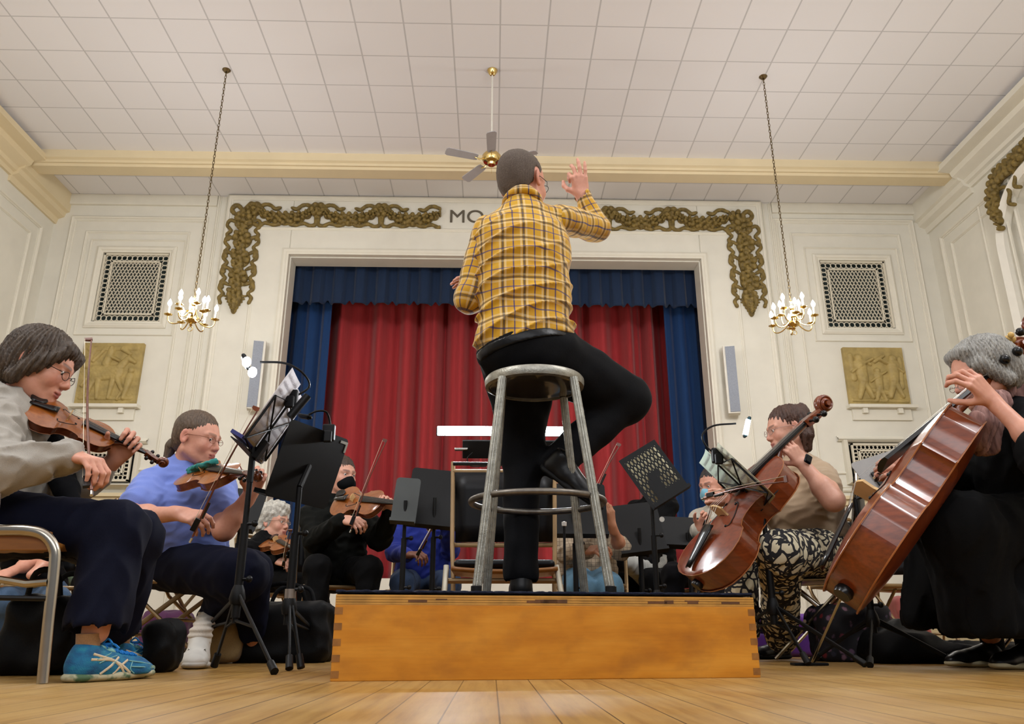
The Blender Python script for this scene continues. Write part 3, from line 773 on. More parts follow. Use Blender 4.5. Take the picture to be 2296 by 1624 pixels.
# ------------------------------------------------------------------ ceiling fan
FANB = mat('fan_blade_grey', (176, 174, 178), rough=.5, var=.04)
tp = G(1104, 158, ZC); fz = P(1103, 355, tp.y).z; fx, fy = tp.x, tp.y
t_ = thing('ceiling_fan', (fx, fy, fz-.15), 'white ceiling fan with brass motor hanging above the conductor', 'ceiling fan')
MB().lathe((fx, fy, ZC-.09), [(.015, 0), (.03, .005), (.05, .03), (.07, .07), (.075, .09)], 20).build('canopy', BRASS, t_)
MB().tube([(fx, fy, fz+.14), (fx, fy, ZC-.05)], .013, 10).build('downrod', SPW, t_)
MB().lathe((fx, fy, fz-.05), [(.0, -.06), (.05, -.06), (.06, -.03), (.11, -.01), (.13, .03), (.13, .08), (.10, .12), (.05, .15), (.02, .19)], 28).build('motor_housing', BRASS, t_)
MB().tube([(fx, fy, fz-.11), (fx, fy, fz-.24)], .003, 5).build('pull_chain', BRASS, t_)
for i in range(5):
    a = math.radians(270+72*i); d = V(math.cos(a), math.sin(a), 0); e = V(-d.y, d.x, 0)
    ir = MB().tube([V(fx, fy, fz-.02)+d*.10, V(fx, fy, fz-.05)+d*.17, V(fx, fy, fz-.03)+d*.24], .014, 8, flat=.4).build('blade_iron', BRASS, t_)
    M = frame(d, e+V(0, 0, .2)); rows = []
    m = MB()
    poly = [(.20, -.05), (.24, -.06), (.62, -.07), (.65, -.05), (.655, 0), (.65, .05), (.62, .07), (.24, .06), (.20, .05)]
    q = [V(fx, fy, fz-.03)+M @ V(x, y, 0) for x, y in poly]; m.prism(q, V(0, 0, .008)); m.build('blade', FANB, t_, smooth=False)
# ------------------------------------------------------------------ instruments
def wood_mat(name, lo, hi, rough=.28, coat=.5, sc=(3, 30, 30)):
    t = NT(name); n = t.noise(t.coord('Object', sc), 2.5, 5, .6); n2 = t.noise(t.coord('Object'), 5, 3)
    c = t.ramp(n, [(.3, srgb(*lo)), (.7, srgb(*hi))]); c = t.mix(t.ramp(n2, [(.35, .0), (.75, .35)]), c, tuple(x*.55 for x in srgb(*lo)))
    t.col(c); t.set(Roughness=rough); t.b.inputs['Coat Weight'].default_value = coat; t.b.inputs['Coat Roughness'].default_value = .15
    return t.m
VTOP = wood_mat('violin_spruce', (128, 66, 18), (166, 94, 32)); VRIB = wood_mat('violin_maple', (88, 40, 14), (124, 60, 24))
CTOP = wood_mat('cello_spruce', (104, 40, 14), (138, 60, 24)); CRIB = wood_mat('cello_maple', (102, 44, 16), (138, 64, 26))
EBONY = mat('ebony', (22, 20, 20), rough=.3, coat=.3); EDGE = mat('purfling_edge', (160, 98, 52), rough=.35)
BRIDGE = mat('bridge_maple', (206, 170, 116), rough=.5); STRING = mat('steel_string', (190, 186, 178), rough=.25, metal=1)
CHROME = mat('chrome', (190, 188, 182), rough=.2, metal=1.0, var=.06); BLACKP = mat('black_metal', (16, 17, 19), rough=.45, var=.1)
BOWST = wood_mat('pernambuco', (88, 38, 20), (118, 56, 32)); HAIRW = mat('bow_hair', (226, 214, 186), rough=.5)
OUT = [(0, .012), (.008, .030), (.03, .058), (.07, .080), (.13, .096), (.20, .1035), (.27, .1025), (.32, .096), (.355, .088), (.375, .086), (.385, .080), (.40, .070), (.45, .058), (.50, .0545), (.55, .056), (.60, .061), (.635, .070), (.645, .078), (.665, .077), (.70, .0785), (.76, .083), (.82, .084), (.88, .079), (.93, .066), (.965, .048), (.985, .032), (1.0, .020)]
def hw(t): return float(np.interp(t, [a for a, _ in OUT], [b for _, b in OUT]))
def stringed(kind, tail, scroll, topn, label, group=None, k=None, endpin=None, mats=None, rest=None):
    """violin or cello lying from tail to scroll, top plate facing topn"""
    cello = kind == 'cello'
    tail = Vector(tail); scroll = Vector(scroll); L = (scroll-tail).length
    s = k or L/(.595 if not cello else .575); M = frame(scroll-tail, Vector(topn).cross(scroll-tail)); 
    if M.col[2].dot(Vector(topn)) < 0: M = Matrix((M.row[0], M.row[1], M.row[2])); M = frame(scroll-tail, -(Vector(topn).cross(scroll-tail)))
    rib = .032*s*(1.62 if cello else 1); tail = tail-M.col[2]*rib*(.35 if cello else .8); Lb = .356*s; tm, rm = mats or ((CTOP, CRIB) if cello else (VTOP, VRIB))
    T = lambda x, y, z: tail+M @ Vector((x, y, z))
    o = thing(kind, tail, label, kind, group)
    ts_ = sorted(set([i/46 for i in range(47)]+[a for a, _ in OUT]))
    def plate(z0, sg, arch, name, m, over=.0025*s, th=.0035*s):
        b = MB(); rows = []; ys = [-1, -.97, -.9, -.75, -.5, -.25, 0, .25, .5, .75, .9, .97, 1]
        for t_ in ts_:
            w_ = hw(t_)*s+over; lon = max(0, 1-abs(2*t_-1)**3.2)
            row = []
            for y in ys:
                a = max(0.0, (1-abs(y)**2.2))*lon**.8; dip = -.0012*s if .88 < abs(y) < .95 else 0
                row.append(T(-over+(Lb+2*over)*t_, y*w_, z0+sg*(th*.5+arch*a+dip)))
            rows.append(row)
        b.grid(rows)
        lo = [[T(-over+(Lb+2*over)*t_, y*(hw(t_)*s+over), z0-sg*th*.3) for y in (-1, 1)] for t_ in ts_]
        n = len(ts_)
        b.add([r[0] for r in rows]+[q[0] for q in lo], [(i, i+1, n+i+1, n+i) for i in range(n-1)])
        b.add([r[-1] for r in rows]+[q[1] for q in lo], [(i, i+1, n+i+1, n+i) for i in range(n-1)])
        return b.build(name, m, o)
    top = plate(rib, 1, .016*s, 'top_plate', tm); plate(0, -1, .012*s, 'back_plate', rm)
    ring = [(t_, 1) for t_ in ts_]+[(t_, -1) for t_ in reversed(ts_)]
    b = MB(); n = len(ring); vs = [T(Lb*t_, sd*hw(t_)*s, 0) for t_, sd in ring]+[T(Lb*t_, sd*hw(t_)*s, rib) for t_, sd in ring]
    b.add(vs, [(i, (i+1) % n, n+(i+1) % n, n+i) for i in range(n)]); b.build('ribs', rm, o)
    for z in (rib+.0008*s, -.0008*s):
        MB().tube([T(-.0025*s+(Lb+.005*s)*t_, sd*(hw(t_)*s+.0025*s), z) for t_, sd in ring], .0012*s, 5, closed=True).build('plate_edge', EDGE, o)
    for sd in (-1, 1):
        pts = [T(.128*s, sd*.040*s, 0), T(.132*s, sd*.047*s, 0), T(.140*s, sd*.046*s, 0), T(.150*s, sd*.042*s, 0), T(.162*s, sd*.0385*s, 0), T(.175*s, sd*.034*s, 0), T(.187*s, sd*.030*s, 0), T(.195*s, sd*.027*s, 0), T(.199*s, sd*.022*s, 0), T(.194*s, sd*.020*s, 0)]
        zz = [rib+.0022*s+.016*s*(1-(abs(p_)/(hw(q)))**2.2)*(1-abs(2*q-1)**3.2)**.8 for p_, q in ((.040, .36), (.047, .37), (.046, .39), (.042, .42), (.0385, .455), (.034, .49), (.030, .525), (.027, .55), (.022, .56), (.020, .545))]
        pts = spline([p+M.col[2]*z for p, z in zip(pts, zz)], 3)
        f = MB().tube(pts, .0024*s, 6, side=M.col[1], flat=.4); 
        for q in (pts[0], pts[-1]): f.sphere(q, .0032*s, 8)
        f.build('f_hole', EBONY, top)
    nx = Lb+.132*s; zn = rib+(.010 if not cello else -.014)*s; zf = .036 if cello else .030; znn = .010 if not cello else -.014
    b = MB()
    b.tube([T(Lb-.006*s, 0, rib*.45), T(Lb+.012*s, 0, rib*.75), T(Lb+.03*s, 0, rib+(.001 if not cello else -.004)*s), T(nx, 0, zn-.004*s)], [.0135*s, .012*s, .0105*s, .0100*s], 12); b.build('neck', rm, o)
    b = MB(); x0 = Lb-.138*s; rows = []
    for t_ in np.linspace(0, 1, 8):
        w_ = (.021+(.012-.021)*t_)*s; x = x0+(nx-x0)*t_; z = rib+(zf*(1-t_)+znn*t_)*s
        rows.append([T(x, -w_, z-.006*s), T(x, -w_, z)]+[T(x, w_*q, z+.004*s*(1-q*q)) for q in (-.6, -.2, .2, .6)]+[T(x, w_, z), T(x, w_, z-.006*s), T(x, -w_, z-.006*s)])
    b.grid(rows); b.add(rows[0][:-1], [tuple(range(8))]); b.build('fingerboard', EBONY, o)
    # pegbox and scroll
    b = MB(); px_ = nx; cz = zn-.02*s
    rows = []
    for t_, w_, h0, h1 in ((0, .011, -.016, .004), (.3, .0125, -.022, .0), (.6, .011, -.026, -.006), (1, .008, -.030, -.012)):
        x = px_+.060*s*t_; rows.append([T(x, -w_*s, zn+h0*s), T(x, -w_*s, zn+h1*s), T(x, w_*s, zn+h1*s), T(x, w_*s, zn+h0*s), T(x, -w_*s, zn+h0*s)])
    b.grid(rows)
    ctr = (px_+.083*s, zn-.018*s); sp = []; R0 = .0225*s
    for i in range(44):
        a = math.radians(215)-i/43*math.radians(690); r = R0*(1-i/43*.78); sp.append(T(ctr[0]+r*math.cos(a), 0, ctr[1]+r*math.sin(a)))
    rr = [(.0095+.004*math.sin(min(1, i/43)*math.pi/2)+.003*(i/43))*s for i in range(44)]
    b.tube(sp, rr, 10, side=M.col[1], flat=.50); b.tube([T(ctr[0], -.019*s, ctr[1]), T(ctr[0], .019*s, ctr[1])], .006*s, 10)
    b.build('scroll', rm, o)
    for i in range(4):
        x = px_+(.012+.014*i)*s; sd = 1 if i % 2 else -1; z = zn-(.008+.004*i)*s
        pb = MB().tube([T(x, -sd*.014*s, z), T(x, sd*.028*s, z)], .0035*s, 8); pb.sphere(T(x, sd*.034*s, z), .0085*s, 10, (1, 1, 1)); pb.build('peg', EBONY, o)
    b = MB(); bx = .161*s; zt_ = rib+.016*s
    b.prism([T(bx-.0022*s, y*s, zt_+z*s) for y, z in ((-.021, -.001), (-.019, .006), (-.021, .024), (-.012, .031), (0, .034), (.012, .033), (.021, .027), (.019, .006), (.021, -.001), (.014, -.001), (.008, .004), (-.008, .004), (-.014, -.001))], M @ Vector((.0045*s, 0, 0)))
    b.build('bridge', BRIDGE, o, smooth=False)
    b = MB(); rows = []
    for t_ in np.linspace(0, 1, 6):
        x = (.008+.108*t_)*s; w_ = (.009+.013*t_)*s; z = rib+(.014+.018*t_)*s
        rows.append([T(x, w_*q, z+.004*s*(1-q*q)) for q in (-1, -.5, 0, .5, 1)])
    b.grid(rows); b.build('tailpiece', EBONY, o, solid=.003*s)
    b = MB()
    for i in range(4):
        y = (-.0165+.011*i); b.tube([T(.112*s, y*.7*s, rib+.033*s), T(bx, y*s, zt_+.0335*s), T(nx, y*.5*s, zn+.0045*s), T(nx+.03*s, y*.3*s, zn-.002*s)], .00035*s, 4)
    b.build('strings', STRING, o)
    if not cello:
        S = SDF(); S.ell(T(.030*s, .042*s, rib+.018*s), (.034*s, .026*s, .007*s), M, k=.006).ell(T(.030*s, .042*s, rib+.028*s), (.027*s, .02*s, .008*s), M, k=.006, op='s')
        S.cap(T(.006*s, .02*s, rib+.012*s), T(.02*s, .0*s, rib+.014*s), .006*s, k=.008); S.build('chin_rest', EBONY, .003*s, o)
        MB().tube([T(.0, .03*s, rib+.008*s), T(-.004*s, .03*s, rib*.5), T(0, .03*s, -.006*s)], .0025*s, 6).build('chin_rest_clamp', CHROME, o)
        if rest:
            MB().tube(spline([T(.05*s, -.1*s, -.02*s), T(.03*s, -.04*s, -.035*s), T(.04*s, .04*s, -.035*s), T(.07*s, .1*s, -.018*s)], 4), .011*s, 8, flat=.45).build('shoulder_rest', mat(*rest), o)
    else:
        MB().lathe(T(-.012*s, 0, rib*.5), [(.0, 0), (.012*s, 0), (.014*s, .006*s), (.012*s, .014*s)], 14, axis=M.col[0]).build('end_button', EBONY, o)
        if endpin is not None:
            MB().tube([T(-.008*s, 0, rib*.5), Vector(endpin)], .0052, 10).build('endpin', CHROME, o)
    return o, T, s
def bow(frog, tip, hair, label, cello=False, w=.012, group=None):
    frog = Vector(frog); tip = Vector(tip); d = tip-frog; L = d.length; M = frame(d, hair)
    T = lambda x, y, z: frog+M @ Vector((x, y, z))
    o = thing('bow', frog, label, 'bow', group)
    n = 16; pts = []; g = .021
    for i in range(n+1):
        t_ = i/n; pts.append(T(L*t_, .012*math.sin(math.pi*t_)-.0, 0))
    MB().tube(pts, [.0046-.0016*i/n for i in range(n+1)], 10).build('stick', BOWST, o)
    b = MB(); y1 = g
    b.prism([T(L-.002, -.004, -.004), T(L+.012, -.003, -.004), T(L+.010, g+.003, -.004), T(L-.004, g+.003, -.004), T(L-.008, .006, -.004)], M @ Vector((0, 0, .008))); b.build('tip', BOWST, o, smooth=False)
    MB().box(T(.045, g*.55, 0), (.052, g*1.0, .011), M).build('frog', EBONY, o, smooth=False, bevel=.002)
    MB().tube([T(-.005, 0, 0), T(-.024, 0, 0)], .0048, 8).build('screw', CHROME, o)
    MB().tube([T(.075, 0, 0), T(.14, .002, 0)], .0052, 8).build('grip_winding', EBONY, o)
    MB().box(T(.06+(L-.06)/2, g+.001, 0), (L-.062, .0012, w), M).build('hair', HAIRW, o, smooth=False)
    return o, T
# ------------------------------------------------------------------ music stands
PAPER = mat('sheet_paper', (226, 224, 226), rough=.8, var=.03)
def paper_mat(name, base):
    t = NT(name); co = t.coord('Object'); sep = t.n('ShaderNodeSeparateXYZ'); t.l(co, sep.inputs[0])
    t.col(srgb(*base)); t.set(Roughness=.8); return t.m
INK = mat('printed_ink', (52, 50, 56), rough=.7)
def sheet(c, xd, yd, w_, h, label, staves=9, group=None, bend=.0, inkside=1, rgb=(224, 222, 228), ink=None):
    """sheet of music: slightly bent page with printed staves"""
    c = Vector(c); M = frame(xd, yd); o = thing('sheet_music', c, label, 'sheet music', group)
    f = lambda u, v, z=0: c+M @ Vector((u*w_/2, v*h/2, z+bend*(1-u*u)))
    MB().grid([[f(u, v) for u in np.linspace(-1, 1, 9)] for v in np.linspace(-1, 1, 3)]).build('page', mat('page_%d_%d_%d' % rgb, rgb, rough=.8, var=.03), o, solid=.0012)
    b = MB()
    for i in range(staves):
        v0 = .86-i*1.72/max(1, staves-1)
        for k in range(5):
            v = v0-k*.016; z = .0014*inkside
            b.grid([[f(u, v, z), f(u, v-.004, z)] for u in np.linspace(-.88, .88, 9)])
        for q in range(14):
            u = -.8+q*.12+.02*math.sin(q*7+i); vv = v0-.016*(1+2*abs(math.sin(q*2.3+i))); M2 = M
            b.box(f(u, vv, .0016*inkside), (w_*.012, h*.012, .0006), M); b.box(f(u+.01, vv+.03, .0016*inkside), (w_*.003, h*.04, .0006), M)
    b.build('printed_staves', ink or INK, o, smooth=False)
    return o
def tripod(o, top, foot_r, hz, m, rots=(0, 120, 240), r=.010, legr=.009, spread=None, feet=None, knob=True):
    """pole from the top point to near the floor, hub, three legs with rubber feet"""
    top = Vector(top); b0 = Vector((top.x, top.y, 0))
    MB().tube([(top.x, top.y, .16), (top.x, top.y, top.z)], r, 12).build('pole', m, o)
    MB().tube([(top.x, top.y, hz*.7), (top.x, top.y, (hz+top.z)*.55)], r*1.5, 12).build('outer_tube', m, o)
    hub = Vector((top.x, top.y, hz))
    MB().lathe(hub-Vector((0, 0, .03)), [(.0, 0), (.024, .0), (.030, .02), (.024, .05), (.016, .07)], 14).build('hub', m, o)
    fs = feet or [b0+Vector((foot_r*math.cos(math.radians(a)), foot_r*math.sin(math.radians(a)), .012)) for a in rots]
    for f in fs:
        f = Vector(f); dr = (f-b0); dr.z = 0; dr.normalize(); st = hub+dr*.02
        lg = MB().tube([st, f], [legr, legr], 8, side=(0, 0, 1), flat=.6).build('leg', m, o)
        dd = (f-st).normalized(); MB().tube([f-dd*.045, f+dd*.004], [.013, .014], 10).build('rubber_foot', BLACKP, lg)
        MB().tube([b0+Vector((0, 0, .17)), st+(f-st)*.45], legr*.6, 6).build('brace', m, o)
    if knob:
        for z in (hz+.06, (hz+top.z)*.55):
            MB().tube([(top.x, top.y, z), (top.x+.035, top.y-.01, z)], .006, 8).sphere((top.x+.04, top.y-.012, z), .013, 8).build('knob', BLACKP, o)
def desk_plate(o, c, xd, yd, w_, h, m, ledge=.05, holes=None, name='desk', ledge_side=1):
    """solid desk: thin plate (optionally pierced by ovals) with a ledge at the bottom; local x = width, y = up the slope, z = front"""
    M = frame(xd, yd); c = Vector(c); f = lambda u, v, z=0: c+M @ Vector((u, v, z))
    b = MB()
    if holes is None:
        r = .02; poly = []
        for (sx, sy, a0) in ((1, 1, 0), (-1, 1, 90), (-1, -1, 180), (1, -1, 270)):
            for a in (0, 30, 60, 90): poly.append(f(sx*(w_/2-r)+r*math.cos(math.radians(a0+a)), sy*(h/2-r)+r*math.sin(math.radians(a0+a)), -.0015))
        b.prism(poly, M @ Vector((0, 0, .003)))
        p = b.build(name, m, o, smooth=False)
    else:
        # plate assembled around oval holes: grid of cells, each an octagonal ring
        nx_, ny_ = holes['n']; skip = holes['skip']; mx, my = .02, .03
        cw = (w_-2*mx)/nx_; ch = (h-2*my)/ny_
        def quad(x0, y0, x1, y1): b.prism([f(x0, y0, -.001), f(x1, y0, -.001), f(x1, y1, -.001), f(x0, y1, -.001)], M @ Vector((0, 0, .002)))
        quad(-w_/2, -h/2, w_/2, -h/2+my); quad(-w_/2, h/2-my, w_/2, h/2); quad(-w_/2, -h/2+my, -w_/2+mx, h/2-my); quad(w_/2-mx, -h/2+my, w_/2, h/2-my)
        for i in range(nx_):
            for j in range(ny_):
                x0 = -w_/2+mx+i*cw; y0 = -h/2+my+j*ch
                if skip(i, j): quad(x0, y0, x0+cw, y0+ch); continue
                cx, cy = x0+cw/2, y0+ch/2; rx, ry = cw*.27, ch*.36; K = 16; inn = []; out = []
                for q in range(K):
                    a = 2*math.pi*q/K; ca, sa = math.cos(a), math.sin(a); inn.append((cx+rx*ca, cy+ry*sa))
                    t_ = min((cw/2)/max(abs(ca), 1e-6), (ch/2)/max(abs(sa), 1e-6)); out.append((cx+ca*t_, cy+sa*t_))
                for q in range(K):
                    q2 = (q+1) % K; b.add([f(*inn[q], .001), f(*out[q], .001), f(*out[q2], .001), f(*inn[q2], .001), f(*inn[q], -.001), f(*out[q], -.001), f(*out[q2], -.001), f(*inn[q2], -.001)], [(0, 1, 2, 3), (7, 6, 5, 4), (0, 3, 7, 4)])
        p = b.build(name, m, o, smooth=False)
    MB().box(f(0, -h/2, ledge/2*ledge_side), (w_*.98, .003, ledge), M).box(f(0, -h/2+.008, ledge*ledge_side), (w_*.98, .018, .003), M).build('ledge', m, o, smooth=False)
    return p, f
def wire_desk(o, c, xd, yd, w_, h, m, ledge=.045, ledge_side=1):
    M = frame(xd, yd); c = Vector(c); f = lambda u, v, z=0: c+M @ Vector((u, v, z))
    b = MB(); r = .0048
    b.tube([f(-w_*.1, -h/2), f(-w_/2, -h/2+.02), f(-w_/2, h*.35), f(0, h/2)], r, 6, side=M.col[2], flat=.5)
    b.tube([f(w_*.1, -h/2), f(w_/2, -h/2+.02), f(w_/2, h*.35), f(0, h/2)], r, 6, side=M.col[2], flat=.5)
    b.tube([f(-w_/2, -h/2+.02), f(w_/2, h*.35)], r*.8, 6); b.tube([f(w_/2, -h/2+.02), f(-w_/2, h*.35)], r*.8, 6); b.tube([f(0, -h/2), f(0, h/2)], r*.9, 6)
    b.build('wire_frame', m, o)
    MB().box(f(0, -h/2, ledge/2*ledge_side), (w_*.9, .004, ledge), M).build('ledge', m, o, smooth=False)
    MB().box(f(0, -h/2+.03, -.018*ledge_side), (.05, .08, .02), M).build('bracket', BLACKP, o, smooth=False, bevel=.003)
    return f
def clip_lamp(base, pts, head_c, head_dir, head_up, label, mled, n_led=1, size=(.022, .07), hm=None, body=True):
    o = thing('clip_on_lamp', base, label, 'lamp', 'clip-on stand lamps'); hm = hm or BLACKP
    M = frame(head_dir, head_up); c = Vector(head_c)
    MB().tube(spline(pts, 6), .0045, 8).build('gooseneck', BLACKP, o)
    MB().box(Vector(base), (.05, .03, .07)).box(Vector(base)+V(.0, -.02, -.02), (.035, .02, .05)).build('clip', BLACKP, o, smooth=False, bevel=.006)
    S = SDF(); S.box(c, (size[1]/2+.008, size[0]/2+.004, .008), M, rnd=.007); S.build('lamp_head', hm, .003, o)
    MB().box(c+M.col[2]*.009, (size[1]*.86, size[0]*.72, .004), M).build('led_strip', mled, o, smooth=False, bevel=.001)
    return o
# ------------------------------------------------------------------ folding chairs
TAN = mat('chair_tan_steel', (136, 112, 78), rough=.35, metal=.6, var=.1); STEEL = mat('chair_steel', (168, 160, 146), rough=.22, metal=1.0, var=.1)
SEATW = wood_mat('chair_ply', (122, 74, 26), (156, 100, 40), rough=.45, coat=.1, sc=(2, 14, 14)); VINYL = mat('black_vinyl', (18, 18, 22), rough=.4, var=.1)
def fchair(loc, rz, label, steel=None, group='steel folding chairs', backh=.84, sh=.44, pad=True, back=VINYL, w_=.44, d_=.40):
    steel = steel or TAN; o = thing('folding_chair', loc, label, 'chair', group); R = Matrix.Rotation(rz, 3, 'Z'); L0 = Vector(loc)
    f = lambda x, y, z: L0+R @ Vector((x, y, z)); hw_ = w_/2
    for s in (-1, 1):
        MB().tube([f(s*hw_, -.25, backh-.03), f(s*hw_, -.17, sh+.04), f(s*hw_, -.12, sh-.05), f(s*hw_, .21, .01)], .012, 8, side=R @ V(1, 0, 0), flat=.7).build('front_leg', steel, o)
        MB().tube([f(s*(hw_-.03), .12, sh-.02), f(s*(hw_-.03), -.27, .01)], .011, 8, flat=.7).build('rear_leg', steel, o)
    MB().tube([f(-hw_, -.25, backh-.04), f(-hw_+.02, -.255, backh), f(hw_-.02, -.255, backh), f(hw_, -.25, backh-.04)], .012, 8, flat=.7).build('top_rail', steel, o)
    MB().tube([f(-hw_, .06, .18), f(hw_, .06, .18)], .008, 8).build('front_crossbar', steel, o)
    MB().tube([f(-hw_+.03, -.2, .12), f(hw_-.03, -.2, .12)], .008, 8).build('rear_crossbar', steel, o)
    rows = []
    for y in np.linspace(-.18, .22, 7):
        rows.append([f(x*(hw_-.02), y, sh-.012*(1-(x)**2)-.01*max(0, y-.15)/.07) for x in np.linspace(-1, 1, 9)])
    MB().grid(rows).build('seat', SEATW, o, solid=.014)
    MB().tube([f(-hw_+.01, -.18, sh-.006), f(-hw_+.01, .2, sh-.006), f(-hw_+.06, .235, sh-.008), f(hw_-.06, .235, sh-.008), f(hw_-.01, .2, sh-.006), f(hw_-.01, -.18, sh-.006)], .010, 8).build('seat_frame', steel, o)
    if pad:
        S = SDF(); S.box(f(0, .02, sh+.012), (hw_-.02, .19, .016), R, rnd=.014); S.build('seat_pad', VINYL, .012, o)
    rows = []
    for z in np.linspace(.60, .98, 7):
        rows.append([f(x*(hw_-.01), -.235-.02*(z-.6)+.0-.03*(1-x*x), z*backh+.0) for x in np.linspace(-1, 1, 9)])
    MB().grid(rows).build('backrest', back, o, solid=.012)
    return o
# ------------------------------------------------------------------ people
def skin_mat():
    t = NT('skin'); a = t.n('ShaderNodeAttribute', attribute_name='Col'); n = t.noise(t.coord('Object'), 70, 3)
    t.col(t.mix(t.ramp(n, [(.35, 0.0), (.75, .16)]), a.outputs['Color'], srgb(170, 84, 66)))
    t.set(Roughness=.48); t.b.inputs['Subsurface Weight'].default_value = .06; t.b.inputs['Subsurface Scale'].default_value = .01
    t.bump(t.noise(t.coord('Object'), 260, 3), .12, .002); return t.m
SKIN = skin_mat()
def hair_mat(name, dark, light, sc=(170, 170, 16), rot=(0, 0, 0), rough=.42):
    t = NT(name); n = t.noise(t.coord('Object', sc, rot), 1.2, 5, .65); n2 = t.noise(t.coord('Object'), 14, 3)
    c = t.ramp(n, [(.28, srgb(*dark)), (.72, srgb(*light))]); c = t.mix(t.ramp(n2, [(.4, 0.0), (.8, .4)]), c, srgb(*dark))
    t.col(c); t.set(Roughness=rough); t.b.inputs['Specular IOR Level'].default_value = .4; t.bump(n, .7, .006); return t.m
def cloth(name, rgb, bump=.25, sc=(1, 1, 1), nsc=220, var=.12, rough=.85, sheen=.15):
    if name in _mats: return _mats[name]
    t = NT(name); c = srgb(*rgb)
    if max(rgb) < 60: c = tuple(x*.5 for x in c); sheen = 0; t.b.inputs['Specular IOR Level'].default_value = .15
    n = t.noise(t.coord('Object', sc), nsc, 2); n2 = t.noise(t.coord('Object'), 6, 4)
    c1 = t.ramp(n, [(.3, tuple(x*(1-var) for x in c)), (.7, tuple(min(1, x*(1+var)) for x in c))])
    t.col(c1); t.set(Roughness=rough); t.b.inputs['Sheen Weight'].default_value = sheen
    t.bump(t.math('ADD', t.math('MULTIPLY', n, .15), n2), bump, .012); _mats[name] = t.m; return t.m
EYEW = mat('eye_white', (214, 206, 200), rough=.2); IRIS = mat('iris_brown', (44, 34, 28), rough=.15)
LENS = NT('spectacle_lens'); LENS.col((1, 1, 1)); LENS.set(Roughness=.02, IOR=1.45); LENS.b.inputs['Transmission Weight'].default_value = 1.0; LENS = LENS.m
_tl = NT('thin_lens'); _tr = _tl.n('ShaderNodeBsdfTransparent'); _gl = _tl.n('ShaderNodeBsdfGlossy'); _gl.inputs['Roughness'].default_value = .03
_mx = _tl.n('ShaderNodeMixShader'); _mx.inputs[0].default_value = .10; _tl.l(_tr.outputs[0], _mx.inputs[1]); _tl.l(_gl.outputs[0], _mx.inputs[2])
_tl.l(_mx.outputs[0], _tl.t.nodes['Material Output'].inputs[0]); LENS = _tl.m
SK = {'pink': srgb(208, 150, 126), 'pale': srgb(214, 160, 136), 'tan': srgb(196, 138, 106), 'brown': srgb(112, 70, 50)}
def headframe(fwd, up):
    f = Vector(fwd).normalized(); r = f.cross(Vector(up)).normalized(); u = r.cross(f)
    return Matrix(((r.x, f.x, u.x), (r.y, f.y, u.y), (r.z, f.z, u.z)))
